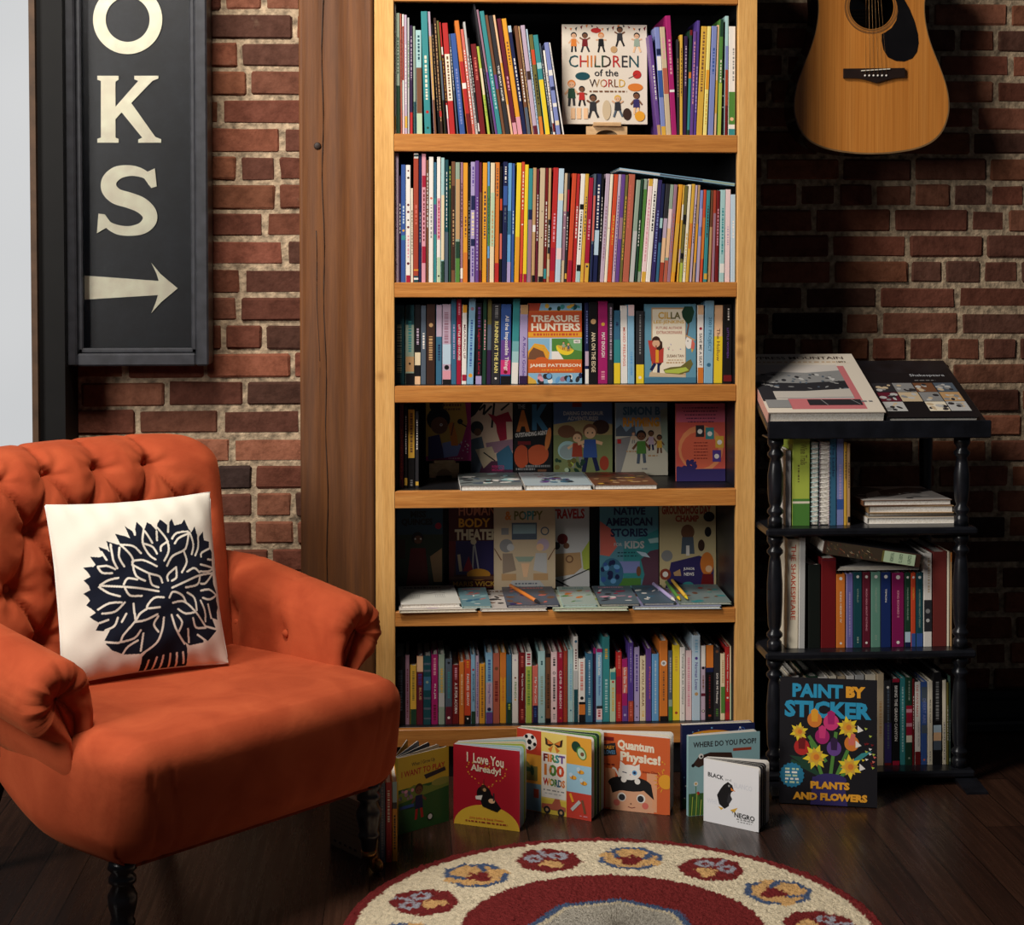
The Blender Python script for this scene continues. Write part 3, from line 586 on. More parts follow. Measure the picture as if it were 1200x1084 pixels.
row6 += cv([(80,152,255,'light_blue',[(Mk,.1,.4,'blue'),(B,.42,.82,'lilac'),(Tx,'Going Places',.44,.72,'violet',.3,.7),(O,.8,.3,'navy'),(B,.84,1,'purple')]),(156,222,260,'terracotta',[(Mk,.4,.7,'dark_red',.25,.75),(O,.22,.3,'brown')]),(226,288,255,'amber',[(Mk,.1,.7,'orange'),(B,.0,.35,'orange')]),(292,345,275,'steel_blue',[(Mk,.3,.6,'slate'),(B,.7,1,'dark_green'),(Mk,.72,.8,'lime')]),(349,412,275,'white',[(Tx,'FRIENDS',.4,.64,'green',.34,.72),(O,.34,.16,'brown'),(O,.66,.16,'gold'),(O,.08,.18,'lilac')]),(418,482,255,'dark_red',[(Tx,'My Little Treasury',.3,.68,'white',.34,.7),(Mk,.05,.2,'coral'),(Mk,.8,.95,'coral')]),(485,549,250,'white',[(Mk,.02,.18,'crimson',.2,.8),(B,.2,1,'lime'),(Mk,.26,.75,'green',.3,.7)]),(555,611,390,'coral',[(Tx,'My Toy Cat',.2,.66,'white',.3,.75),(B,.7,1,'navy'),(Mk,.74,.9,'blue')]),(613,685,240,'pale_teal',[(O,.15,.16,'dark_teal'),(O,.18,.16,'dark_teal'),(Mk,.35,.75,'sage'),(O,.92,.14,'teal')]),(688,741,262,'brown',[(B,0,.06,'black'),(B,.94,1,'black'),(Mk,.3,.8,'dark_brown')]),(744,807,248,'pale_pink',[(Mk,.08,.2,'charcoal'),(O,.3,.26,'charcoal'),(O,.3,.16,'pale_pink'),(Mk,.36,.7,'charcoal'),(O,.8,.22,'black'),(Mk,.88,.96,'gray')]),(810,868,252,'crimson',[(Tx,'CLIMB A RIBBON',.26,.8,'pale_pink',.3,.74),(Mk,.02,.08,'pink'),(O,.94,.16,'orange')]),(871,912,238,'brick_red',[(Mk,.2,.8,'brown')])], 560)
row6 += cv([(50,103,225,'pale_teal',[(Mk,.2,.7,'light_blue'),(O,.84,.18,'steel_blue')]),(106,152,90,'white',[(O,.06,.34,'steel_blue'),(Mk,.15,.38,'maroon'),(B,.4,.62,'pale_gray'),(B,.62,1,'dark_teal')]),(157,225,320,'white',[(Mk,.05,.5,'coral',.25,.7),(O,.62,.28,'black'),(B,.68,1,'black'),(B,.72,.88,'orange')]),(230,302,265,'steel_blue',[(Mk,.1,.6,'pale_blue',.4,.6),(Mk,.65,.9,'pale_teal')]),(304,332,205,'dark_purple',[(B,0,.08,'magenta')]),(336,398,215,'light_blue',[(B,0,.05,'magenta'),(Tx,'Tumble Kids',.08,.36,'white',.3,.7),(Tx,'Baby Ballet',.38,.64,'blue',.3,.7),(B,.78,.82,'charcoal'),(B,.82,.97,'pale_pink'),(Mk,.84,.94,'crimson',.3,.7)]),(402,473,95,'teal',[(Mk,.14,.26,'gold',.3,.7),(Mk,.5,.9,'pale_teal')]),(477,535,425,'pale_green',[(B,.05,.2,'teal'),(O,.24,.22,'red'),(Mk,.35,.8,'gold')]),(539,597,250,'red',[(Mk,.05,.25,'coral'),(B,.35,.6,'crimson'),(Mk,.72,.95,'coral')]),(600,655,320,'magenta',[(B,.13,.55,'coral'),(Tx,'Uno Dos Tres',.14,.54,'white',.25,.75),(B,.75,1,'purple'),(O,.9,.26,'lavender')]),(658,716,155,'violet',[(Mk,.05,.5,'lavender',.4,.6),(B,.74,1,'brick_red'),(Mk,.76,.95,'coral')]),(719,777,200,'lavender',[(Mk,.1,.6,'violet'),(O,.8,.14,'indigo'),(O,.95,.14,'navy')]),(782,840,290,'cream',[(Tx,'ARE YOU A BEAR',.05,.78,'brown',.3,.7),(Mk,.85,.95,'gold')]),(844,897,215,'purple',[(Tx,'Playtime',.25,.7,'coral',.5,.85)]),(903,972,270,'sky',[(Mk,.1,.9,'pale_blue',.4,.62)])], 660)
row6 += cv([(112,196,135,'orange',[(O,.28,.36,'white'),(O,.28,.18,'gray'),(Mk,.38,.75,'brown',.4,.6),(B,.94,1,'black')]),(202,243,235,'slate',[(Mk,.1,.6,'pale_gray'),(B,.7,.8,'sage'),(B,.8,1,'green')]),(247,317,180,'yellow',[(Mk,.15,.35,'gold'),(O,.9,.22,'brick_red')]),(320,373,200,'white',[(Tx,'Twenty Like an Octopus',.08,.78,'dark_green',.28,.78),(O,.9,.14,'gray')]),(376,440,235,'pale_pink',[(Mk,.1,.8,'pink')]),(446,527,80,'pale_blue',[(Tx,'Norman Loves',.32,.64,'violet',.3,.7),(O,.27,.2,'violet'),(O,.69,.24,'tan'),(Mk,.05,.2,'light_blue')]),(533,579,185,'lilac',[(B,0,.28,'white'),(O,.3,.36,'black'),(Mk,.4,.6,'brown'),(B,.64,.68,'maroon'),(O,.88,.36,'black'),(O,.88,.2,'white')]),(582,660,180,'black',[(B,0,.3,'orange'),(B,.3,.36,'navy'),(Mk,.4,.85,'dark_red',.4,.6),(Mk,.93,.97,'brick_red')]),(664,728,200,'charcoal',[(O,.06,.26,'brown'),(Tx,'DO RE MI Monkey',.36,.78,'white',.28,.7),(Mk,.85,.95,'green')]),(733,778,265,'cream',[(B,.5,.9,'green'),(Mk,.1,.45,'tan')]),(782,824,195,'red',[(Tx,'Twinkle Star Songs',.1,.62,'white',.3,.66),(O,.7,.26,'white'),(B,.75,.9,'crimson')]),(828,852,190,'cream',[(B,.5,1,'pale_green')])], 760)
place_row_in(5, row6, 460, 735, 8.673, SH[6][1], BY+0.042, 0.17, 'board_book', 'on the bottom shelf', 'board books on the bottom shelf', 985, kindword='board book', xlim=0.7702)

# one thin book lying across the tops of the second shelf row
a = PY(724,199,BY+0.05); b = PY(858,217,BY+0.05); ang = math.atan2(a.z-b.z, b.x-a.x); ln = (b-a).length
Mz = Matrix.Translation((a.x, BY+0.02, a.z-0.004)) @ Matrix.Rotation(ang, 4, 'Y') @ Matrix.Rotation(math.pi/2, 4, 'X') @ Matrix.Rotation(0, 4, 'Z')
def lying_spine(a):
    a.rect(0,0,1,1,'slate')
e = empty('picture_book', (0,0,0), 'thin blue-grey picture book lying slanted across the tops of the second shelf row', 'book')
mb = MB(); t = 0.0012; Tt = 0.007
mb.box(0, ln, 0, 0.2, 0, t, 'light_blue'); mb.box(0, ln, 0, 0.2, Tt-t, Tt, 'light_blue'); mb.box(0, ln, 0, t, t, Tt-t, 'slate'); mb.box(0, ln*0.35, -0.0003, 0, t, Tt-t, 'pale_gray'); mb.box(ln*.72, ln, -0.0003, 0, t, Tt-t, 'sage')
mb.build('cover', M_PRINT, e)
pb = MB(); pb.box(0.002, ln-0.002, t*1.05, 0.197, t*1.05, Tt-t*1.05); pb.build('pages', M_PAGE, e)
e.matrix_world = Matrix.Translation((a.x, BY+0.02, a.z-0.0035)) @ Matrix.Rotation(ang, 4, 'Y')
# ---------------------------------------------------------------- face-out books on the shelves
def face_out(name, x0, x1, yt, Y, z0, T, lean, col, label, art, group=None, spine_col=None, H=None, yaw=0.0, cat='book'):
    ym = 0.5*(yt+300)
    a = PY(x0, yt, Y); b = PY(x1, yt, Y); a.x = max(a.x, IX0+0.002); b.x = min(b.x, IX1-0.002); hh = H or (a.z-z0)/math.cos(math.radians(lean))
    M = Matrix.Translation((a.x, Y, z0+0.0005+math.sin(math.radians(lean))*T)) @ Matrix.Rotation(yaw, 4, 'Z') @ Matrix.Rotation(-math.radians(lean), 4, 'X')
    return make_book(name, b.x-a.x, hh, T, col, label, cat, group, front=art, spine_col=spine_col, M=M)
def book_stand(x0, x1, ytop, Y, z0, label, h):
    a = PY(x0, ytop, Y).x; b = PY(x1, ytop, Y).x; W = b-a
    e = empty('book_stand', (a, Y, z0+0.0003), label, 'book stand', 'small plywood book stands')
    mb = MB(); r = W*0.27; ol = [(0,0),(W*0.5-r,0)] + [(W*0.5-r*math.cos(t*math.pi/12), h*0.62*math.sin(t*math.pi/12)) for t in range(1,12)] + [(W*0.5+r,0),(W,0),(W,h),(0,h)]
    mb.prism(ol, lambda u,v,d: Vector((u,d,v)), 0, 0.005, (214,176,130)); mb.build('base', M_PLY, e)
    mb = MB(); mb.bbox(W*0.16, W*0.84, -0.012, 0.018, h+0.0003, h+0.004, 0.0006); mb.bbox(W*0.16, W*0.84, -0.012, -0.009, h+0.0042, h+0.009, 0.0006); mb.build('ledge', M_PLY, e)
    mb = MB(); mb.box(W*0.1, W*0.9, 0.026, 0.030, 0.005, h+0.07, M=Matrix.Rotation(-0.12, 4, 'X')); mb.build('back_rest', M_PLY, e)
    return e

def art_children(a):
    a.rect(0,0,1,1,(226,212,194))
    for i in range(16):
        u = 0.03+i*0.062; a.poly([(u,0.02+0.02*math.sin(i)),(u+0.03,0.02+0.02*math.sin(i+1)),(u+0.015,0.05+0.02*math.sin(i))], ('dark_red','orange','charcoal')[i%3])
    for i,(u,v,t,l,h) in enumerate(((.14,.28,'orange','black','black'),(.27,.28,'dark_red','charcoal','black'),(.46,.28,'black','black','orange'),(.68,.22,'charcoal','black','black'),(.88,.28,'sage','peach','black'))):
        a.kid(u, v, 0.2, 'brown_skin' if i%2 else 'skin', h, t, l, pose=(0,1,.6,1,.8)[i])
    a.ell(.4,.06,.06,'red',rv=.025); a.ell(.61,.25,.04,'tan')
    a.text('CHILDREN',.08,.31,.9,.43,'dark_red',0.0,cols=['dark_teal','red','orange','dark_green','dark_brown','red','charcoal','dark_teal'])
    a.text('of the',.38,.45,.66,.52,'charcoal',0.01)
    a.text('WORLD',.32,.55,.74,.63,'brown',0.0,cols=['dark_brown','tan','red','brown','gold'])
    a.marks(.32,.665,.76,.68,'brown')
    a.ell(.24,.52,.085,'dark_teal',rv=.04); a.ell(.86,.63,.09,'orange',rv=.04); a.ell(.88,.5,.05,'red'); a.line([(.78,.54),(.88,.5)],.006,'charcoal')
    a.kid(.11,.82,.26,'skin','orange','dark_green','charcoal'); a.kid(.23,.82,.2,'brown_skin','black','red','black',.5)
    for u in (.1,.17,.25): a.rect(u,.84,u+.05,.95,'peach')
    a.kid(.36,.94,.24,'brown_skin','black','charcoal','charcoal',1); a.ell(.52,.86,.05,'beige',rv=.1); a.kid(.65,.93,.22,'skin','gold','charcoal','slate',1)
    a.ell(.76,.9,.05,'dark_brown',rv=.06); a.kid(.87,.9,.22,'brown_skin','black','indigo','peach'); a.ell(.91,.92,.06,'amber')
zc = PY(700,146,BY+0.05).z
face_out('picture_book',659,759,28,BY+0.05,zc,0.011,4,(226,212,194),'white picture book with dancing children and multicoloured title, face-out on the top shelf',art_children,spine_col='dark_red')
book_stand(687,735,157,BY+0.05,SH[1][1],'small arched plywood book stand on the top shelf', zc-SH[1][1]-0.0045)

def art_treasure(a):
    a.rect(0,0,1,1,'orange')
    a.rect(0,0,1,.09,'light_blue'); a.poly([(0,0),(.24,0),(.2,.1),(0,.1)],'brick_red'); a.blobs(.3,.02,.98,.07,['dark_green','gold','teal','dark_teal'],12,.02,.05)
    a.rect(0,.105,1,.42,(206,78,36)); a.rect(0,.36,1,.42,'amber'); a.text('TREASURE',.06,.15,.95,.235,'ivory',.035); a.text('HUNTERS',.06,.25,.97,.345,'ivory',.035); a.marks(.1,.375,.95,.405,(206,78,36))
    a.rect(0,.43,1,.7,'pale_blue'); a.rect(.0,.44,.4,.7,'light_blue'); a.poly([(0,.6),(.12,.5),(.3,.52),(.4,.62),(.38,.7),(0,.7)],'amber'); a.poly([(.02,.62),(.1,.55),(.28,.6),(.34,.7),(0,.7)],'brown'); a.line([(.1,.52),(.3,.56),(.36,.64)],.03,'gold')
    a.rect(.44,.44,1,.7,'green'); a.poly([(.44,.6),(.56,.6),(.66,.7),(.44,.7)],'white'); a.poly([(.72,.44),(1,.44),(1,.6),(.85,.58)],(110,170,110))
    a.ell(.69,.555,.17,'yellow',a0=0,a1=180,rv=.09,rot=15); a.ell(.69,.545,.15,'gold',a0=0,a1=180,rv=.05,rot=15); a.kid(.66,.58,.1,'skin','dark_brown','sage','brown'); a.kid(.75,.6,.1,'skin','gold','slate','brown'); a.rect(.85,.455,.97,.5,'white'); a.text('NILE',.87,.465,.95,.49,'black',.02)
    a.rect(0,.71,1,.86,(216,92,30)); a.ell(.25,.71,.12,(216,92,30),rv=.04); a.text('JAMES PATTERSON',.03,.755,.98,.805,'ivory',.03); a.marks(.25,.825,.85,.84,'amber')
    a.rect(0,.87,1,1,'light_blue'); a.poly([(0,1),(0,.9),(.14,.96),(.16,1)],'gold'); a.blobs(.2,.9,.98,.98,['charcoal','pink','white','sky','mauve','navy'],20,.03,.07)
face_out('paperback_book',619,682,356,BY+0.05,SH[3][1],0.02,2,'orange','orange paperback with comic panels and slab lettering, face-out on the third shelf',art_treasure,H=None)
def art_cilla(a):
    a.rect(0,0,1,1,(92,150,176)); a.rect(.13,.045,.8,.9,'tan'); a.rect(.15,.065,.79,.885,'ivory')
    a.poly([(.72,.1),(.78,.03),(.93,.03),(.97,.1),(.92,.22),(.84,.26),(.74,.17)],'dark_green'); a.line([(.86,.25),(.82,.4)],.03,'brown')
    a.text('CILLA',.26,.1,.7,.19,'olive',.03,cols=['gold','olive']); a.text('LEE-JENKINS',.17,.205,.77,.26,'gold',.02); a.text('FUTURE AUTHOR',.22,.285,.73,.32,'brick_red',.01); a.text('EXTRAORDINAIRE',.23,.34,.73,.38,'brick_red',.01)
    a.poly([(.08,.5),(.22,.42),(.34,.48),(.36,.72),(.3,.78),(.12,.72)],'dark_brown'); a.poly([(.06,.46),(.14,.46),(.26,.6),(.37,.55),(.36,.74),(.14,.76)],(196,58,48)); a.ell(.22,.5,.075,'skin'); a.ell(.22,.46,.08,'dark_brown',a0=180,a1=360); a.rect(.21,.58,.27,.74,'amber')
    a.line([(.2,.75),(.12,.84)],.06,'navy'); a.line([(.27,.75),(.26,.92)],.05,'navy'); a.ell(.22,.535,.015,'dark_red',n=8)
    a.ell(.86,.49,.07,'white',rv=.08); a.poly([(.92,.44),(.98,.5),(.96,.58),(.9,.56)],'coral'); a.poly([(.9,.56),(.95,.58),(.92,.62)],'gold'); a.ell(.84,.47,.012,'black',n=8); a.line([(.8,.4),(.98,.46)],.03,'tan')
    a.text('SUSAN TAN',.43,.64,.76,.675,'brown',.01); a.marks(.45,.705,.74,.715,'tan'); a.marks(.42,.735,.77,.75,'tan')
    a.poly([(.36,.83),(.5,.8),(.7,.79),(.84,.72),(.9,.7),(.94,.76),(.86,.86),(.66,.9),(.4,.88)],'olive'); a.poly([(.38,.84),(.6,.82),(.8,.8),(.86,.84),(.66,.88),(.4,.87)],'lime'); a.blobs(.44,.5,.7,.6,['lavender','pink','sage'],6,.008,.016)
    a.rect(0,.93,1,1,(64,120,150)); a.poly([(.08,.92),(.1,.86),(.8,.9),(.8,.93)],'beige')
face_out('paperback_book',756,816,357,BY+0.05,SH[3][1],0.018,2,(92,150,176),'blue paperback with cream page, red-haired-scarf girl and green crocodile, face-out',art_cilla)

# fourth shelf -----------------------------------------------------------
Z4 = SH[4][1]
def art_a(a):
    a.rect(0,0,1,1,(196,150,60)); a.poly([(.86,0),(1,0),(1,1),(.0,1),(.0,.93),(.5,.86),(.8,.7),(.92,.4)],'magenta'); a.ell(.28,.34,.26,'black'); a.ell(.24,.12,.16,'black'); a.ell(.3,.44,.19,'brown_skin'); a.ell(.34,.43,.03,'white'); a.ell(.34,.43,.015,'black'); a.poly([(.05,.62),(.3,.58),(.42,.95),(.05,.98)],'indigo'); a.poly([(.36,.72),(.6,.68),(.78,.76),(.7,.92),(.4,.95)],'periwinkle')
    a.poly([(.5,.42),(.6,.38),(.68,.58),(.72,.76),(.56,.76),(.54,.6)],'orange'); a.line([(.62,.4),(.56,.6)],.03,'brown'); a.ell(.76,.38,.06,'black'); a.line([(.76,.4),(.9,.46)],.03,'black'); a.blobs(.78,.6,.96,.9,['pink','white','lilac'],10,.01,.02); a.marks(.36,.1,.8,.14,'brown'); a.marks(.4,.17,.78,.2,'brown'); a.marks(.5,.95,.82,.97,'pink')
def art_b(a):
    a.rect(0,0,1,1,(226,190,160)); a.poly([(0,0),(.3,0),(.1,.16),(0,.2)],'black'); a.line([(.2,.1),(.34,.02),(.3,.16),(.5,.04)],.05,'black'); a.line([(.56,0),(.5,.34)],.05,'black'); a.line([(.72,.1),(.92,.0)],.05,'black')
    a.poly([(.4,.14),(.6,.18),(.9,.12),(1,.26),(.84,.26),(.86,.5),(.7,.54),(.62,.4),(.6,.3)],'crimson'); a.rect(0,.8,1,1,(90,40,70)); a.poly([(.35,.55),(1,.5),(1,.66),(.4,.7)],'mauve'); a.ell(.14,.34,.16,'charcoal'); a.ell(.16,.4,.09,'brown_skin'); a.poly([(0,.5),(.26,.46),(.36,.72),(.2,.95),(0,.98)],'slate'); a.poly([(.1,.64),(.5,.6),(.6,.74),(.3,.9)],'beige'); a.line([(.3,.68),(.58,.8)],.03,'black'); a.poly([(.6,.7),(.9,.58),(1,.7),(1,.92),(.66,.92)],'steel_blue'); a.text('REBECCA',.5,.86,.8,.895,'hot_pink',.02); a.text('MOUNT',.5,.905,.8,.94,'hot_pink',.02)
def art_c(a):
    a.rect(0,0,1,1,'black'); a.text('THE',.1,.02,.3,.08,'gray',.02); a.text('A',.06,.1,.42,.4,(206,110,40),.06); a.text('K',.48,.02,.92,.38,'steel_blue',.06); a.text('OUTSTANDING AGENT',.03,.42,.88,.48,'white',.03,tilt=-.04); a.rect(.1,.53,.44,.58,'dark_red')
    a.ell(.2,.74,.2,(196,74,34),rv=.16); a.ell(.62,.72,.3,(206,84,40),rv=.14,rot=-25); a.ell(.9,.5,.07,(216,120,50),rv=.16,rot=10); a.line([(.36,.62),(.38,.86)],.02,'black'); a.marks(.05,.9,.55,.93,'gray'); a.marks(.3,.86,.95,.89,'gray'); a.rect(.62,.92,.85,.95,'brown')
def art_d(a):
    a.rect(0,0,1,1,(128,140,84)); a.rect(0,0,1,.3,(70,96,140)); a.poly([(0,.3),(.5,.24),(1,.3),(1,.45),(0,.45)],(170,150,96)); a.rect(.32,0,.48,.06,'dark_red'); a.text('DARING DINOSAUR',.17,.12,.85,.175,'pale_gray',.03); a.text('ADVENTURES!',.24,.19,.76,.245,'pale_gray',.03)
    a.ell(.22,.4,.15,'brown',rv=.09); a.ell(.8,.34,.15,'dark_brown',rv=.1); a.ell(.86,.84,.08,'brick_red',rv=.1); a.ell(.24,.66,.17,'pale_teal',rv=.13); a.ell(.24,.68,.14,(150,170,170),rv=.1)
    a.kid(.4,.9,.5,'peach','brown','brick_red','gray',.3); a.kid(.62,.96,.66,'peach','brown','blue','navy',.5); a.blobs(.05,.78,.5,.95,['lime','olive','dark_green','pale_green'],14,.03,.06)
def art_e(a):
    a.rect(0,0,1,1,(206,200,178)); a.rect(0,0,1,.46,(132,166,190)); a.poly([(0,.46),(.0,.36),(.1,.3),(.2,.4),(.36,.3),(.4,.46)],'slate'); a.poly([(0,.5),(.3,.46),(.1,.95),(0,1)],'gray'); a.poly([(.86,.1),(1,.06),(1,.7),(.88,.6)],'sage'); a.poly([(.5,.3),(.86,.26),(.9,.6),(.6,.5)],'beige'); a.text('SIMON B',.14,.05,.86,.17,'steel_blue',.04); a.text('RHYMING',.14,.2,.84,.33,'amber',.05)
    a.kid(.84,.7,.26,'brown_skin','black','gold','brown'); a.kid(.68,.66,.28,'brown_skin','black','lilac','navy'); a.kid(.34,.56,.16,'skin','brown','beige','gray'); a.kid(.49,.84,.46,'brown_skin','black','green','slate'); a.rect(.03,.5,.1,.56,'red'); a.marks(.2,.66,.4,.68,'tan'); a.marks(.62,.72,.8,.74,'tan'); a.marks(.5,.9,.6,.92,'gray')
def art_f(a):
    a.rect(0,0,1,1,(214,84,70)); a.rect(0,0,1,.24,(206,92,120)); a.ell(.5,.58,.46,(232,138,84),rv=.3); a.ell(.48,.6,.38,(222,96,66),rv=.24); a.rect(0,.84,1,1,'indigo'); a.blobs(.02,.74,.4,.86,['indigo'],16,.03,.07)
    for i in range(5): a.marks(.12+.03*i,.05+.045*i,.86-.02*i,.062+.045*i,'dark_purple')
    for u,v,c in ((.4,.28,'charcoal'),(.6,.31,'teal'),(.8,.42,'gold'),(.74,.6,'violet')): a.rect(u,v,u+.17,v+.15,c); a.ell(u+.085,v+.08,.05,'white')
    for i in range(6): a.marks(.36,.5+.04*i,.64,.51+.04*i,'dark_red')
face_out('comic_book',499,552,472,BY+0.24,PY(520,541,BY+0.24).z,0.012,5,(196,150,60),'yellow and magenta comic with a dark-haired girl, raised on a plywood stand',art_a,H=0.158)
book_stand(503,538,560,BY+0.24,Z4,'small arched plywood book stand on the fourth shelf', PY(520,541,BY+0.24).z-Z4-0.0045)
face_out('comic_book',552,601,470,BY+0.27,Z4,0.012,4,(226,190,160),'peach comic with a red dragon shape, right of the stand on the fourth shelf',art_b,H=0.182)
face_out('comic_book',602.5,647,470,BY+0.27,Z4,0.012,4,'black','black comic with big orange and blue letters and orange shoes, fourth shelf',art_c,H=0.182)
face_out('comic_book',649,718,470,BY+0.27,Z4,0.012,4,(128,140,84),'green dinosaur adventure book with two brown-haired figures, fourth shelf',art_d,H=0.182)
face_out('paperback_book',722,783,470,BY+0.25,Z4,0.016,4,(206,200,178),'pale paperback with a boy in a green shirt on a pavement, fourth shelf',art_e,H=0.182)
face_out('paperback_book',793,858,474,BY+0.13,Z4,0.016,3,(214,84,70),'pink and orange paperback with four small pictures, right end of fourth shelf',art_f)
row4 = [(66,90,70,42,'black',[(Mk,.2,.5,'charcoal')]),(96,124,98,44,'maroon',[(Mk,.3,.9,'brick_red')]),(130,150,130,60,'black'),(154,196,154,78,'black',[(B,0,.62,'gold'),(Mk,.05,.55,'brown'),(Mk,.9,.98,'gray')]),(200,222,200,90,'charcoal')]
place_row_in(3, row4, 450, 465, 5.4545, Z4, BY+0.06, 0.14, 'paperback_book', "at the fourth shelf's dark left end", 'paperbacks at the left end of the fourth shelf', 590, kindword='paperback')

def flat_book(name, pl, prr, z0, T, depth, label, col, art, group=None, roll=0.0, pitch=0.0, cat='book', t=None, mirror=False):
    a = PZ(pl[0], pl[1], z0+T); b = PZ(prr[0], prr[1], z0+T); W = (b-a).length; yaw = math.atan2(b.y-a.y, b.x-a.x)
    M = Matrix.Translation((a.x, a.y, z0+T+0.0004)) @ Matrix.Rotation(yaw, 4, 'Z') @ Matrix.Rotation(roll, 4, 'Y') @ Matrix.Rotation(pitch, 4, 'X') @ Matrix.Rotation(-math.pi/2, 4, 'X')
    return make_book(name, W, depth, T, col, label, cat, group, front=art, M=M, t=t or min(0.0008, T*0.14))
def art_fl1(a): a.rect(0,0,1,1,(120,128,126)); a.blobs(.05,.1,.95,.9,['charcoal','slate','pale_teal','sage','white'],30,.04,.12)
def art_fl2(a): a.rect(0,0,1,1,(178,196,202)); a.blobs(.25,.1,.9,.4,['crimson','navy','slate'],14,.02,.05); a.blobs(.3,.45,.85,.85,['charcoal','brown','purple','steel_blue'],24,.03,.08)
def art_fl3(a): a.rect(0,0,1,1,(122,70,40)); a.blobs(.1,.05,.9,.35,['dark_red','brick_red'],14,.04,.1); a.blobs(.1,.35,.9,.95,['tan','brown','dark_brown','gold'],26,.03,.08)
for x0_, x1_, T_, dp, lab, col, art in ((539.5,613,.0125,.235,'thick comic with grey-green cover lying flat, left of three on the fourth shelf','gray',art_fl1),(615,694,.0125,.235,'pale blue comic with dark creature lying flat, middle of three on the fourth shelf','pale_blue',art_fl2),(696,771,.0115,.235,'brown and red comic lying flat, right of three on the fourth shelf','brown',art_fl3)):
    pa_ = PY(x0_, 570, BY+0.002); pb2 = PY(x1_, 570, BY+0.002)
    make_book('comic_book', pb2.x-pa_.x, dp, T_, col, lab, 'book', 'books lying flat on the fourth shelf', front=art, t=0.0009, spine_col='white', M=Matrix.Translation((pa_.x, BY+0.002, Z4+T_+0.0004)) @ Matrix.Rotation(-math.pi/2, 4, 'X'))

# fifth shelf -----------------------------------------------------------
Z5 = SH[5][1]
def art_g(a):
    a.rect(0,0,1,1,(36,66,86)); a.rect(0,.34,1,1,(44,58,40)); a.text('MISS',.3,.06,.64,.14,'black',.04); a.text('QUINCES',.1,.15,.78,.24,'black',.05); a.ell(.45,.38,.13,'black'); a.ell(.46,.4,.09,'brown_skin'); a.poly([(.3,.5),(.62,.5),(.7,.95),(.2,.95)],'dark_red'); a.poly([(.72,.6),(.98,.5),(.98,.9),(.8,.9)],'tan'); a.ell(.9,.24,.07,'crimson'); a.rect(.02,.4,.18,.62,'dark_brown'); a.ell(.4,.39,.02,'white',n=8); a.ell(.52,.39,.02,'white',n=8)
def art_h(a):
    a.rect(0,0,1,1,(86,26,26)); a.rect(.14,.44,1,.84,'indigo'); a.text('HUMAN',.2,.02,.95,.14,(214,120,84),.02); a.text('BODY',.2,.17,.84,.28,'amber',.03); a.text('THEATER',.12,.3,1,.43,'cream',.05); a.poly([(0,.44),(.14,.44),(.1,.86),(0,.88)],'dark_red'); a.line([(.52,.48),(.6,.78)],.03,'pale_gray'); a.line([(.5,.5),(.48,.78)],.03,'pale_gray'); a.ell(.5,.45,.06,'cream'); a.line([(.2,.6),(.24,.8)],.06,'cream'); a.poly([(.28,.8),(.4,.62),(.5,.8)],'crimson'); a.ell(.6,.84,.24,'amber',rv=.07); a.rect(0,.86,1,.9,'brown'); a.text('MARIS WICKS',.08,.92,1,.98,'gold',.02)
def art_i(a):
    a.rect(0,0,1,1,(206,182,146)); a.text('& POPPY',.18,.06,.8,.17,'tan',.03,cols=['orange','olive','teal','olive']); a.rect(.29,.2,.7,.4,'slate'); a.rect(.31,.22,.68,.33,(140,170,176)); a.ell(.83,.3,.07,'slate'); a.ell(.83,.3,.05,'beige'); a.rect(.12,.26,.24,.34,'gray')
    a.ell(.2,.47,.11,'gray'); a.ell(.27,.49,.06,'pale_gray'); a.ell(.8,.46,.1,'lilac'); a.ell(.75,.49,.06,'peach'); a.poly([(.14,.56),(.3,.56),(.36,.76),(.14,.8)],(150,130,110)); a.poly([(.68,.56),(.86,.56),(.86,.8),(.64,.76)],'pale_gray'); a.poly([(.34,.6),(.66,.6),(.6,.66),(.4,.66)],'sage'); a.poly([(.44,.68),(.58,.68),(.54,.84),(.48,.84)],'peach'); a.rect(.12,.8,.36,.88,'tan'); a.rect(.64,.8,.88,.88,'tan'); a.line([(0,.5),(.12,.64)],.02,'brown'); a.line([(1,.5),(.88,.64)],.02,'brown'); a.poly([(.3,.88),(.74,.88),(.88,1),(.16,1)],'pale_gray'); a.text('matthew cordell',.28,.945,.76,.975,'teal',.02); a.marks(.34,.91,.7,.925,'slate')
def art_j(a):
    a.rect(0,0,1,1,(206,206,204)); a.text('TRAVELS',.02,.06,.88,.18,'red',.04); a.ell(.3,.42,.14,'dark_red'); a.ell(.14,.5,.1,'black'); a.ell(.4,.5,.08,'brown'); a.poly([(0,.6),(.76,.58),(.8,.76),(.6,.84),(0,.88)],'tan'); a.ring(.48,.66,.1,'brown','tan'); a.poly([(.8,.58),(1,.44),(1,.8),(.84,.78)],'lime'); a.line([(.3,.92),(1,.78)],.03,'black'); a.line([(0,.88),(.5,1)],.05,'black')
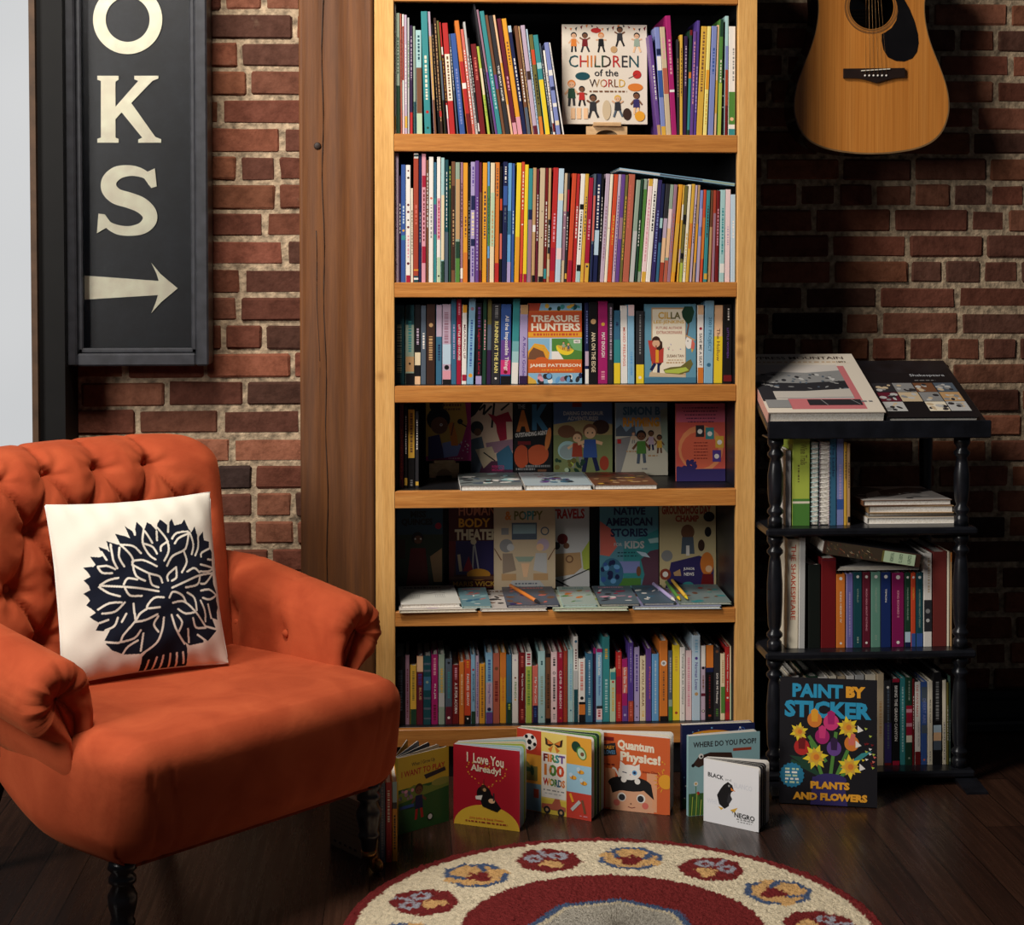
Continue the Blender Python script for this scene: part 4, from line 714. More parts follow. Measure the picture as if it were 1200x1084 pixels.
def art_k(a):
    a.rect(0,0,1,1,(84,146,164)); a.poly([(0,.2),(.2,.3),(.3,.5),(.16,.62),(0,.6)],'coral'); a.poly([(.4,.5),(1,.3),(1,.9),(.4,.9)],'teal'); a.text('NATIVE',.24,.04,.78,.13,'navy',.04); a.text('AMERICAN',.1,.16,.9,.26,'navy',.04); a.text('STORIES',.18,.29,.82,.39,'navy',.04); a.text('FOR',.24,.46,.38,.5,'pale_gray',.02); a.text('KIDS',.42,.44,.76,.53,'pale_gray',.04); a.marks(.3,.57,.6,.585,'dark_teal'); a.marks(.3,.61,.65,.625,'dark_teal'); a.rect(.3,.68,.68,.82,'periwinkle'); a.rect(.1,.88,.7,.97,'green'); a.ell(.2,.82,.2,'steel_blue',rv=.18); a.blobs(.04,.66,.34,.94,['blue','sky','navy'],12,.03,.06); a.poly([(.7,.66),(.86,.56),(1,.54),(1,1),(.7,1),(.76,.84)],(96,58,76)); a.poly([(.62,.56),(.78,.58),(.86,.64),(.72,.62)],'pale_blue'); a.poly([(.82,.42),(1,.4),(1,.46),(.86,.47)],'pale_teal'); a.ell(.66,.8,.04,'brown',rv=.06)
def art_l(a):
    a.rect(0,0,1,1,(206,186,134)); a.text('GROUNDHOG DAY',.04,.02,.92,.13,'brick_red',.05); a.text('CHAMP',.28,.14,.7,.22,'brick_red',.05); a.ell(.88,.16,.1,'black',rv=.06); a.ell(.86,.34,.06,'black',rv=.06); a.ell(.5,.34,.12,'brown',rv=.09); a.poly([(.4,.4),(.6,.4),(.62,.6),(.38,.6)],'slate'); a.rect(.47,.5,.53,.62,'white'); a.poly([(.2,.7),(.7,.62),(.96,.7),(.96,1),(.1,1)],'indigo'); a.ell(.13,.62,.1,'gray'); a.ell(.1,.84,.1,(150,60,40)); a.ell(.1,.84,.05,'white'); a.ell(.84,.72,.12,'orange',rv=.14); a.ell(.87,.78,.06,'peach'); a.poly([(.76,.84),(.94,.84),(.96,1),(.72,1)],'dark_red'); a.ell(.74,.5,.06,'dark_brown',rv=.07); a.text('JUNIOR',.42,.76,.62,.8,'white',.03); a.text('NEWS',.43,.82,.61,.86,'white',.03); a.ell(.5,.97,.1,'teal',rv=.04); a.poly([(.24,.82),(.36,.78),(.38,.86),(.26,.86)],'tan')
for nm, x0, x1, yy, lab, art, col in (('comic_book',463,519,0.25,'dark blue picture book with a red-dressed girl, left end of fifth shelf',art_g,(36,66,86)),('comic_book',526,584,0.275,'maroon comic with stage, skeleton and big cream lettering, fifth shelf',art_h,(86,26,26)),
      ('picture_book',579,651,0.235,'beige picture book with two mice seated at a table, fifth shelf',art_i,(206,182,146)),('comic_book',646,691,0.265,'white comic with red title and a tree stump, partly hidden on fifth shelf',art_j,(206,206,204)),
      ('picture_book',703.5,772,0.25,'teal book of stories with navy capitals and a bear, fifth shelf',art_k,(84,146,164)),('comic_book',773.5,843,0.25,'tan comic with animals and red title, right end of fifth shelf',art_l,(206,186,134))):
    face_out(nm, x0, x1, 590, BY+yy, Z5, 0.012, 3, col, lab, art, 'books standing face-out on the fifth shelf', H=0.212)

def mk(bg, cols, n, seed):
    def fn(a):
        global rnd
        s = rnd; rnd = random.Random(seed); a.rect(0,0,1,1,bg)
        a.marks(.15,.06,.8,.12,cols[0]); a.blobs(.08,.2,.92,.95,cols,n,.03,.1); rnd = s
    return fn
def art_draw(a):
    a.rect(0,0,1,1,(226,224,214))
    a.marks(.1,.08,.75,.16,'gray'); a.line([(.25,.36),(.75,.3)],.014,'charcoal'); a.line([(.24,.42),(.4,.4),(.52,.45),(.66,.38),(.8,.42)],.02,'charcoal')
    for i in range(6): a.line([(.2+.03*i,.5),(.17+.03*i,.72)],.006,'gray'); a.line([(.62+.03*i,.48),(.62+.03*i,.68)],.006,'gray')
mg = 'thin booklets fanned out on the fifth shelf'
l0, l1 = Z5, Z5+0.0078
fl = [(466,557,-.012,l0,.0068,.224,.03,'cream booklet lying under the sketched white one, fifth shelf','ivory',mk((216,206,196),['lilac','tan','gray'],10,1)),
 (467,537,.004,l1,.009,.224,.05,'white booklet with a line drawing on its cover, left of fifth shelf','white',art_draw),
 (541.5,576,-.004,l1,.005,.224,.02,'teal and white booklet right of the sketched one, fifth shelf','pale_teal',mk((110,150,160),['coral','white','steel_blue','pale_teal'],14,3)),
 (563,641,-.006,l0,.0068,.224,.0,'white booklet with a brown animal, left of the orange pen','white',mk((206,196,188),['brown','dark_brown','charcoal'],10,4)),
 (594,656,.0,l1,.005,.224,.0,'blue and brown booklet under the orange pen, fifth shelf','navy',mk((84,92,110),['coral','brown','steel_blue','indigo'],18,5)),
 (648,736,-.012,l0,.007,.224,-.03,'pale green booklet with cream lower edge, front middle of fifth shelf','pale_green',mk((196,206,180),['green','lime','coral','teal'],14,6)),
 (660,700,-.004,l1,.005,.224,-.02,'white and turquoise booklet right of the orange pen, fifth shelf','pale_teal',mk((170,186,176),['teal','green','pink','orange'],14,7)),
 (703,750,.0,l1,.005,.224,-.02,'black and pink booklet with a pale blue edge, middle of fifth shelf','charcoal',mk((96,110,120),['pink','charcoal','white','crimson'],16,8)),
 (742,845,-.004,l0,.0068,.224,-.02,'pale blue booklet with purple cover picture, front right of fifth shelf','pale_blue',mk((150,150,190),['coral','brown','periwinkle','lavender'],16,9)),
 (754,791,.004,l1,.005,.224,.0,'slate blue booklet beneath the white pen, fifth shelf','slate',mk((74,96,112),['steel_blue','white','slate'],12,10)),
 (796,857,.006,l1,.005,.224,-.02,'grey-green booklet with brown lower edge, right end of fifth shelf','sage',mk((120,140,140),['teal','brown','sage','brick_red'],16,11))]
for x0_, x1_, dy_, z, T, dp, yw_, lab, col, art in fl:
    pa_ = PY(x0_, 712, BY+dy_); pb2 = PY(x1_, 712, BY+dy_)
    ox_ = max(pa_.x, IX0+0.003+max(0, math.sin(yw_)*dp))
    make_book('booklet', pb2.x-pa_.x, dp, T, col, lab, 'booklet', mg, front=art, t=0.0006,
              M=Matrix.Translation((ox_, BY+dy_, z+T+0.0004)) @ Matrix.Rotation(yw_, 4, 'Z') @ Matrix.Rotation(-math.pi/2, 4, 'X'))

def pen(p0, p1, z, r, col, tipcol, label, name='pen'):
    a = PZ(p0[0], p0[1], z+r); b = PZ(p1[0], p1[1], z+r); d = (b-a).normalized(); ln = (b-a).length
    M = Matrix.Translation(a) @ d.to_track_quat('Z', 'Y').to_matrix().to_4x4()
    e = empty(name, (0,0,0), label, 'pen', 'pens lying on the booklets'); e.matrix_world = M
    mb = MB(); mb.lathe([(r*.8,0),(r,.002),(r,ln*.86)], 0, 0, n=10, col=col); mb.build('barrel', M_PRINT, e)
    mb = MB(); mb.lathe([(r*1.01,ln*.8605),(r*.95,ln*.9),(r*.3,ln*.99),(r*.1,ln)], 0, 0, n=10, col=tipcol); mb.build('tip', M_PRINT, e)
zz = l1+0.0057
pen((598,686),(633,707),zz-.001,.0045,'orange','charcoal','orange pen lying on a blue and brown booklet, fifth shelf')
pen((766,684),(791,704),zz,.0045,'lavender','white','pale lavender pen lying on a slate booklet, fifth shelf')
pen((781,682),(797,703),zz+.001,.0042,'green','yellow','green pen with yellow tip at the right of the pens, fifth shelf')
pen((788,680),(806,702),zz+.002,.0042,'gold','yellow','yellow pen, rightmost of the pens on the fifth shelf')

# ---------------------------------------------------------------- board books standing open on the floor
def rr_out(W, H, r, both=False, n=5):
    o = [(0,0),(W-r,0)] if not both else [(r,0),(W-r,0)]
    o += [(W-r+r*math.sin(i*math.pi/2/n), r-r*math.cos(i*math.pi/2/n)) for i in range(1,n+1)]
    o += [(W-r+r*math.cos(i*math.pi/2/n), H-r+r*math.sin(i*math.pi/2/n)) for i in range(n+1)]
    o += [(0,H)]
    return o
def fan_book(label, hinge, free, ytop, col, art, spread, T, leaves, back_col=None, spine=None, r=0.008, name='board_book', spine_col=None, grp='board books standing open on the floor', back_art=None):
    a = PZ(hinge[0], hinge[1], 0.0); b = PZ(free[0], free[1], 0.0); W = (b-a).length; yaw = math.atan2(b.y-a.y, b.x-a.x)
    H = PY(hinge[0], ytop, a.y).z
    e = empty(name, (0,0,0), label, 'book', grp); e.matrix_world = Matrix.Translation((a.x, a.y, 0.0004)) @ Matrix.Rotation(yaw, 4, 'Z')
    n = len(leaves); t = 0.0016
    def leaf(mb, k, c, Wk, sc=None):
        y = k*(T-t)/(n+1); an = math.radians(spread)*k/(n+1); ca, sa = math.cos(an), math.sin(an)
        mb.prism(rr_out(Wk, H, r), lambda u, v, d: Vector((u*ca-d*sa, y+u*sa+d*ca, v)), 0, t, c, 0, sc)
    mb = MB(); leaf(mb, 0, col, W, 'white'); leaf(mb, n+1, back_col or col, W, 'white')
    mb.box(-0.0012, -0.0001, 0, T, 0, H, spine_col or col)
    art(Art(mb, (0,0,H), (W,0,0), (0,0,-H)))
    if spine: spine(Art(mb, (-0.0013, T, H), (0,-T,0), (0,0,-H)))
    if back_art:
        an = math.radians(spread); nn = Vector((-math.sin(an), math.cos(an), 0))
        ux = Vector((math.cos(an), math.sin(an), 0)); o = Vector((0, T-t, H))+nn*t
        back_art(Art(mb, o+ux*W, -ux*W, (0,0,-H)))
    mb.build('cover', M_PRINT, e)
    for k, c in enumerate(leaves):
        mb = MB(); leaf(mb, k+1, c, W-0.002, 'white'); mb.build('page', M_PRINT, e)
    return e
def art_love(a):
    a.rect(0,0,1,.995,(186,20,40)); a.ell(.5,1.0,.5,(236,188,44),rv=.28,a0=180,a1=360)
    pts = [(.5+.3*(16*math.sin(t)**3)/16, .33-.2*(13*math.cos(t)-5*math.cos(2*t)-2*math.cos(3*t)-math.cos(4*t))/17) for t in [i*2*math.pi/40 for i in range(41)]]
    for i in range(0, 40): a.ell(pts[i][0]+rnd.uniform(-.02,.02), pts[i][1]+rnd.uniform(-.015,.015), .012, ('gold','orange','amber')[i%3], n=6)
    a.text('I  Love You',.2,.08,.76,.2,'ivory',.025,tilt=.03); a.text('Already!',.26,.22,.72,.33,'ivory',.03,tilt=.02)
    a.ell(.46,.58,.11,'black'); a.ell(.46,.51,.05,'dark_brown'); a.ell(.47,.53,.025,'tan'); a.poly([(.38,.6),(.58,.58),(.72,.74),(.66,.79),(.44,.74)],'black'); a.poly([(.33,.62),(.44,.6),(.42,.66),(.34,.66)],'white'); a.ell(.58,.66,.05,'peach',rv=.03); a.rect(.6,.56,.62,.66,'charcoal')
    a.line([(.46,.47),(.46,.4)],.008,'dark_brown')
    a.text('Jory John & Benji Davies',.24,.88,.76,.91,'red_orange',.01); a.marks(.18,.93,.82,.945,'brick_red')
fan_book('red board book with a yellow hill and a black bear, standing open on the floor',(532,965),(609,975),872,(186,20,40),art_love,34,.026,['pale_blue','pale_teal','lime','cream','pale_teal'],back_col='white')
def art_words(a):
    T3 = [0,.33,.67,1]; R5 = [0,.28,.6,1]
    a.rect(0,0,.33,.3,(206,58,36)); a.rect(.33,0,.67,1,(236,206,96)); a.rect(.67,0,1,.34,(232,160,40)); a.rect(0,.3,.33,.66,(222,150,40)); a.rect(.67,.34,1,.68,(150,196,220)); a.rect(.67,.68,1,1,(206,56,40)); a.rect(0,.66,.33,.995,(110,150,176)); a.rect(.33,.82,.67,1,(226,196,60))
    a.rect(.335,.24,.665,.8,'white'); a.text('FIRST',.36,.26,.65,.36,'red',.05,cols=['dark_red','orange','green','teal','purple']); a.text('100',.37,.385,.64,.53,'teal',.04,cols=['orange','green','red_orange']); a.text('WORDS',.355,.56,.65,.655,'red',.05,cols=['red','amber','green','steel_blue','orange']); a.marks(.36,.7,.64,.715,'gray'); a.marks(.38,.74,.62,.755,'pale_gray')
    a.ell(.17,.15,.1,'white'); a.ell(.17,.15,.035,'black',n=6); [a.ell(.17+.075*math.cos(q),.15+.075*math.sin(q)*a.w/a.h,.025,'black',n=6) for q in (0.3,1.56,2.8,4.1,5.3)]
    a.poly([(.5,.13),(.38,.06),(.39,.15),(.45,.17)],'dark_brown'); a.poly([(.5,.13),(.62,.06),(.61,.15),(.55,.17)],'dark_brown'); a.poly([(.49,.13),(.41,.08),(.42,.14)],'orange'); a.poly([(.51,.13),(.59,.08),(.58,.14)],'orange'); a.poly([(.49,.15),(.42,.2),(.46,.24)],'orange'); a.poly([(.51,.15),(.58,.2),(.54,.24)],'orange')
    a.ell(.8,.12,.06,'dark_green',rv=.07,rot=-30); a.ell(.87,.19,.06,'green',rv=.085,rot=-30); a.ell(.87,.195,.045,'pale_green',rv=.07,rot=-30); a.ell(.88,.2,.025,'brown')
    a.poly([(.05,.46),(.28,.44),(.28,.62),(.05,.63)],'olive'); a.blobs(.06,.4,.28,.56,['dark_green','olive'],6,.04,.06)
    for u,v in ((.86,.42),(.76,.5),(.9,.55)): a.ell(u,v,.045,'amber',rv=.025); a.ell(u-.03,v-.03,.025,'pale_blue'); a.line([(u-.01,v-.02),(u-.01,v+.02)],.012,'brown')
    a.ell(.07,.84,.06,(84,110,140)); a.rect(.23,.72,.3,.83,'brick_red')
    a.poly([(.34,.88),(.48,.87),(.52,.8),(.58,.8),(.6,.88),(.66,.89),(.66,.94),(.34,.94)],'terracotta'); a.ell(.41,.95,.045,'charcoal'); a.ell(.6,.96,.045,'charcoal'); a.ell(.41,.95,.02,'tan'); a.ell(.6,.96,.02,'tan')
    a.line([(.74,.9),(.85,.78)],.04,'pale_gray'); a.line([(.72,.7),(.76,.8)],.03,'amber'); a.line([(.88,.76),(.92,.92)],.03,'brown'); a.marks(.85,.95,.95,.96,'pink')
fan_book('board book with a grid of colourful first-word pictures, standing open on the floor',(606,947),(693,963),853,(206,120,40),art_words,20,.02,['white','green','dark_green','lime'],back_col='white')
def art_quant(a):
    a.rect(0,0,1,.995,(220,92,38))
    a.poly([(.05,.16),(.24,.12),(.26,.28),(.07,.31)],'charcoal'); a.text('BABY',.08,.17,.23,.215,'amber',.03,tilt=-.01); a.text('LOVES',.08,.23,.24,.28,'sky',.03,tilt=-.01); a.rect(.03,.05,.22,.1,'dark_red')
    a.text('Quantum',.27,.07,.78,.21,'ivory',.045,tilt=.02); a.text('Physics!',.31,.22,.87,.38,'ivory',.045,tilt=.02)
    a.rect(.1,.46,.24,.98,(232,158,112)); a.rect(.68,.48,.82,.98,(232,158,112)); a.ell(.46,.86,.3,(226,162,122),rv=.3); a.ell(.44,.64,.3,'black',rv=.1); a.poly([(.16,.64),(.74,.62),(.78,.82),(.62,.7),(.3,.74),(.2,.78)],'black'); a.rect(.17,.93,.78,.995,(226,162,122))
    a.ell(.33,.82,.06,'white'); a.ell(.335,.825,.045,'charcoal'); a.ell(.6,.82,.06,'white'); a.ell(.595,.825,.045,'charcoal'); a.ell(.26,.9,.045,'coral'); a.ell(.66,.91,.045,'coral'); a.ell(.46,.9,.012,'brown',n=8); a.line([(.42,.94),(.47,.955),(.52,.94)],.01,'dark_red')
    a.ell(.44,.49,.16,'white',rv=.1); a.poly([(.3,.44),(.31,.35),(.4,.41)],'white'); a.poly([(.5,.41),(.58,.37),(.58,.46)],'white'); a.line([(.3,.56),(.24,.46),(.2,.45)],.025,'white'); a.ell(.36,.59,.04,'white'); a.ell(.55,.6,.04,'white'); a.line([(.34,.49),(.4,.5)],.012,'navy'); a.ell(.51,.49,.035,'sky'); a.ell(.51,.49,.018,'navy'); a.ell(.45,.52,.01,'pink',n=6)
    a.ell(.94,.57,.1,'amber'); [a.line([(.94+.11*math.cos(q),.57+.11*math.sin(q)*a.w/a.h),(.94+.16*math.cos(q),.57+.16*math.sin(q)*a.w/a.h)],.012,'amber') for q in [2+.4*i for i in range(7)]]; a.blobs(.84,.3,.97,.42,['amber','gold'],4,.008,.016); a.text('Irene Chan',.62,.45,.84,.48,'dark_red',.0); a.marks(.08,.4,.24,.415,'dark_red')
fan_book('orange board book with a white cat above a child face, on the floor',(701,947),(785,956),858,(220,92,38),art_quant,14,.016,['white','ivory','white'],back_col='white')
def art_space(a):
    a.rect(0,0,1,1,'navy'); a.ell(.42,.14,.3,'orange',rv=.07); a.ell(.42,.11,.28,'amber',rv=.03); a.ring(.82,.09,.05,'blue','navy'); a.ring(.8,.09,.03,'periwinkle','navy'); a.blobs(.03,.03,.97,.2,['white','sky'],12,.006,.016); a.rect(0,.88,1,1,'dark_green'); a.blobs(.02,.3,.2,.9,['sky','white'],8,.006,.014)
def art_poop(a):
    a.rect(0,0,1,1,(146,190,196)); a.rect(0,.72,1,.995,(58,96,46)); a.text('WHERE DO YOU POOP?',.06,.08,.95,.15,'charcoal',.03); a.rect(.62,.19,.88,.225,'brick_red'); a.poly([(.05,.36),(.14,.26),(.3,.22),(.6,.24),(.64,.4),(.3,.34),(.14,.4)],'dark_brown'); a.ell(.17,.26,.035,'white'); a.ell(.175,.265,.016,'black'); a.ell(.06,.37,.025,'black',n=8); a.line([(.1,.76),(.1,.62)],.01,'green'); a.ell(.1,.6,.03,'white'); a.ell(.1,.6,.014,'gold'); a.line([(.13,.9),(.13,.72)],.01,'green'); a.ell(.13,.72,.022,'red'); [a.line([(.03*i+.01,1),(.03*i+.025,.72+.04*(i%3))],.012,'lime' if i%2 else 'green') for i in range(12)]
fan_book('navy board book with an orange planet, behind the pale blue one on the floor',(799,948),(884,944),850,'navy',art_space,3,.012,['white','lime','gold','purple'],back_col='purple')
fan_book('pale blue board book with a brown dog, behind the penguin book',(807,957),(890,950),863,(146,190,196),art_poop,3,.011,['white','cream','white'],back_col='pale_blue')
def art_negro(a):
    a.rect(0,0,1,.995,(232,232,236)); a.text('BLACK',.07,.2,.36,.27,'black',.03,tilt=.02); a.text('and',.39,.245,.5,.285,'gray',.0); a.text('BLANCO',.55,.29,.88,.37,(214,216,224),.02,tilt=.01); a.text('WHITE',.05,.62,.34,.7,(218,220,228),.02)
    a.poly([(.36,.36),(.44,.3),(.52,.34),(.55,.42),(.5,.46),(.47,.58),(.46,.68),(.38,.74),(.28,.68),(.24,.54),(.3,.44)],'black'); a.poly([(.49,.38),(.58,.43),(.5,.43)],'orange'); a.ell(.46,.36,.02,'gray',n=8); a.poly([(.46,.46),(.52,.56),(.47,.64),(.42,.62)],'charcoal'); a.poly([(.26,.72),(.36,.73),(.32,.77)],'gold'); a.poly([(.48,.74),(.62,.68),(.56,.77)],'gold'); a.text('Y',.5,.745,.55,.785,'black',.0); a.text('NEGRO',.56,.755,.93,.835,'black',.03,tilt=.01); a.marks(.6,.85,.9,.87,'gray'); a.marks(.62,.89,.88,.905,'gray')
fan_book('white board book with a black penguin, frontmost on the floor',(825,962),(889,976),889,(232,232,236),art_negro,24,.018,['white','charcoal','black','charcoal','white'],back_col='white')
def art_soccer(a):
    a.rect(0,0,1,.45,(214,176,40)); a.rect(0,.42,1,1,(44,96,44)); a.poly([(0,.48),(.3,.4),(.6,.46),(1,.4),(1,.52),(0,.6)],(120,140,50)); a.ell(.85,.44,.2,(150,150,60),rv=.05)
    a.text('When I Grow Up',.26,.1,.72,.165,'charcoal',.01); a.text('I WANT TO PLAY',.06,.19,.92,.27,'red',.02); a.poly([(.5,.3),(.92,.26),(.94,.31),(.54,.36)],'charcoal')
    a.kid(.4,.86,.46,'brown_skin','dark_brown','navy','red',.2); a.ring(.62,.87,.06,'black','white'); a.blobs(.02,.44,.3,.56,['mauve','slate','pink'],10,.02,.04); a.rect(.02,.64,.3,.68,'blue')
fan_book('yellow and green board book with a boy kicking a football, beside the armchair',(467,979),(526,962),889,(190,160,40),art_soccer,40,.014,['cream','slate','pale_blue'],back_col='gold')
# three board books together by the chair leg, spines out
def sp(items): return lambda a: spine_art(items, 'white')(a)
pz = [((445,1012),(451.5,1013),920,'slate',[(Mk,.05,.95,'gray')],'grey board book, leftmost of three spines by the armchair leg'),((452.5,1009),(459.5,1009),915,'red',[(Mk,.1,.5,'ivory'),(Mk,.85,.95,'coral')],'red board book spine, middle of three by the armchair leg'),((460.5,1005),(466.5,1005),912,'amber',[(B,0,.32,'pale_teal'),(B,.26,.34,'charcoal'),(Mk,.42,.85,'charcoal')],'yellow and turquoise board book spine, rightmost of three by the armchair leg')]
d_in = Vector((-0.55, 0.84, 0)).normalized(); sd = Vector((0.84, 0.55, 0)); acc = PZ(445,1012,0)
for (l, r_, yt, col, it, lab) in pz:
    Wd = (r_[0]-l[0])/585.0*1.0; hh = 0.165
    ux = Vector((math.cos(0.05), math.sin(0.05), 0)); uy = Vector((-ux.y, ux.x, 0))
    M = Matrix(((uy.x, -ux.x, 0, acc.x+ux.x*Wd), (uy.y, -ux.y, 0, acc.y+ux.y*Wd), (0,0,1,0.0004), (0,0,0,1)))
    make_book('board_book', 0.13, hh, Wd, col, lab, 'book', 'board books by the armchair leg', spine=sp(it), M=M)
    acc = acc + ux*(Wd+0.0012) - Vector((0,0.004,0))*-1
# ---------------------------------------------------------------- armchair
import numpy as np
def mat_velvet():
    m, nt, bs = newmat('rust_velvet')
    mp = mapping(nt, (1,1,1)); n = N(nt, 'ShaderNodeTexNoise', Scale=9.0, Detail=5.0, Distortion=0.8)
    nt.links.new(mp.outputs[0], n.inputs['Vector'])
    r = ramp(nt, n.outputs['Fac'], [(0.3, (152,62,34)), (0.52, (166,72,41)), (0.75, (178,82,48))])
    nt.links.new(r.outputs['Color'], bs.inputs['Base Color'])
    bs.inputs['Roughness'].default_value = 0.85; bs.inputs['Specular IOR Level'].default_value = 0.15
    bs.inputs['Sheen Weight'].default_value = 0.22; bs.inputs['Sheen Roughness'].default_value = 0.45; bs.inputs['Sheen Tint'].default_value = L3((240,140,90))
    n2 = N(nt, 'ShaderNodeTexNoise', Scale=60.0, Detail=6.0); nt.links.new(mp.outputs[0], n2.inputs['Vector'])
    bump(nt, bs, n2.outputs['Fac'], 0.12, 0.006)
    return m
M_VELVET = mat_velvet()
M_BRASS = mat_flat('worn_brass', (150,110,60), 0.35, 0.5, 60, 0.2, 0.0, 1.0)

def rbox(hx, hy, hz, r, st, fn):
    """rounded box surface as a dense mesh; fn(p, nrm) -> p"""
    mb = MB(); idx = {}; pts = []; fs = []
    nx, ny, nz = [max(4, int(2*h/st)) for h in (hx, hy, hz)]
    def lattice(i, n, h):          # denser towards the rounded ends
        return -h + 2*h*i/n
    def vid(i, j, k):
        key = (i, j, k)
        if key in idx: return idx[key]
        p = Vector((lattice(i,nx,hx), lattice(j,ny,hy), lattice(k,nz,hz)))
        q = Vector((max(-hx+r,min(hx-r,p.x)), max(-hy+r,min(hy-r,p.y)), max(-hz+r,min(hz-r,p.z))))
        d = p-q; d = d.normalized() if d.length > 1e-9 else Vector((0,0,1))
        # keep flats flat
        pp = q + d*r
        idx[key] = len(pts); pts.append(fn(pp, d)); return idx[key]
    for j in range(ny):
        for i in range(nx):
            for k, fl in ((0, 1), (nz, 0)):
                q = [vid(i,j,k), vid(i+1,j,k), vid(i+1,j+1,k), vid(i,j+1,k)]; fs.append(tuple(q[::-1] if fl else q))
    for k in range(nz):
        for i in range(nx):
            for j, fl in ((0, 0), (ny, 1)):
                q = [vid(i,j,k), vid(i+1,j,k), vid(i+1,j,k+1), vid(i,j,k+1)]; fs.append(tuple(q[::-1] if fl else q))
    for k in range(nz):
        for j in range(ny):
            for i, fl in ((0, 1), (nx, 0)):
                q = [vid(i,j,k), vid(i,j+1,k), vid(i,j+1,k+1), vid(i,j,k+1)]; fs.append(tuple(q[::-1] if fl else q))
    mb.add(pts, fs, (190,80,40), 0, True)
    return mb

ch = empty('armchair', (-0.487, 3.382, 0), 'rust orange velvet armchair with button-tufted back and dark turned legs', 'armchair')
ch.rotation_euler = (0, 0, math.radians(45.8))
# seat
def seat_fn(p, d):
    x, y, z = p
    if d.z > 0.2: z += 0.006*max(0, 1-(x/0.36)**2)*max(0, 1-(y/0.36)**2)
    if y < -0.1 and abs(x) > 0.28: pass
    taper = 1.0 - 0.10*max(0, (y+0.05)/0.36)
    tt = max(0, min(1, (y+0.12)/0.34)); z += 0.15*tt*tt*max(0, min(1, 0.5-z/0.2))
    if d.y < -0.4:
        y -= 0.020*math.cos(x*3.0)*(1-((z-0.03)/0.15)**2) - 0.004 + 0.09*z
        for q in (0.245, 0.285): y += 0.0035*math.exp(-((abs(x)-q-0.012*math.sin(z*20))/0.0045)**2)*min(1, max(0, (0.085-z)/0.03))
    return Vector((x*taper, y-0.02, z+0.29))
sm = rbox(0.345, 0.315, 0.115, 0.058, 0.007, seat_fn)
seat = sm.build('seat', M_VELVET, ch)
# back
BTN = [(x, z) for x in (0.142, 0.02, -0.103, -0.226) for z in (0.802, 0.59)] + [(x, 0.696) for x in (0.206, 0.08, -0.042, -0.165)] + [(x, 0.485) for x in (0.08, -0.042, -0.165)]
SEG = []
for (x, z) in BTN:
    for (x2, z2) in BTN:
        if z2 < z and z-z2 < 0.13 and abs(x-x2) < 0.075: SEG.append(((x,z),(x2,z2)))
def segd(px, pz, s):
    (ax, az), (bx, bz) = s; dx, dz = bx-ax, bz-az; t = max(0, min(1, ((px-ax)*dx+(pz-az)*dz)/(dx*dx+dz*dz)))
    return math.hypot(px-ax-dx*t, pz-az-dz*t), t
LEAN = math.tan(math.radians(8))
def back_y(z): return 0.185 + LEAN*(z-0.36) + (0.55*max(0, z-0.74)**2)*3
def back_fn(p, d):
    x, y, z = p; z = z + 0.59
    fr = max(0.0, -d.y); dep = 0.0
    if fr > 0 or d.z > 0:
        bd = min(math.hypot(x-bx, z-bz) for bx, bz in BTN)
        if fr > 0.1:
            dep += 0.034*math.exp(-(bd/0.019)**2) + 0.022*math.exp(-(bd/0.046)**2)
            for s in SEG:
                q, t = segd(x, z, s)
                if q < 0.035: dep = max(dep, dep*0.5+0.017*math.exp(-(q/0.008)**2)+0.006*math.exp(-(q/0.02)**2))
            # radiating gathers
            for bx, bz in BTN:
                q = math.hypot(x-bx, z-bz)
                if q < 0.075: dep += 0.0028*math.sin(7*math.atan2(z-bz, x-bx)+bx*40)*math.exp(-((q-0.032)/0.02)**2)
        for bx, bz in BTN:
            if bz > 0.75 and z > bz-0.005:
                sk = bx + 0.10*(z-bz)*(1 if bx > -0.05 else -0.6)
                dep += 0.015*math.exp(-((x-sk)/0.009)**2)*min(1, (z-bz+0.005)/0.02)*(0.55 if d.z > 0.6 else 1)
        dep = dep*min(1.0, fr*1.6 + max(0, d.z)*0.8)
    puff = 0.018*fr*(1-min(1,(x/0.33)**2))
    yy = y + back_y(z) + 0.05 - puff + dep*fr + 0.05*(-(x/0.31)**2)
    zz = z - dep*max(0, d.z) - 0.012*(x/0.31)**4*max(0, d.z)
    wid = 1.0 + 0.03*math.sin((z-0.4)*4)
    return Vector((x*wid*0.985, yy, zz))
bm_ = rbox(0.31, 0.075, 0.265, 0.062, 0.0062, back_fn)
back = bm_.build('back', M_VELVET, ch)
for bx, bz in BTN:
    mb = MB(); y = back_y(bz)+0.05-0.075+0.052+0.05*(-(bx/0.31)**2)-0.012
    mb.lathe([(0.0005,-0.004),(0.007,-0.003),(0.0095,0.0),(0.0075,0.0035),(0.0005,0.005)], 0, 0, n=14, M=Matrix.Translation((bx, y, bz)) @ Matrix.Rotation(math.pi/2, 4, 'X'))
    mb.build('button', M_VELVET, back)

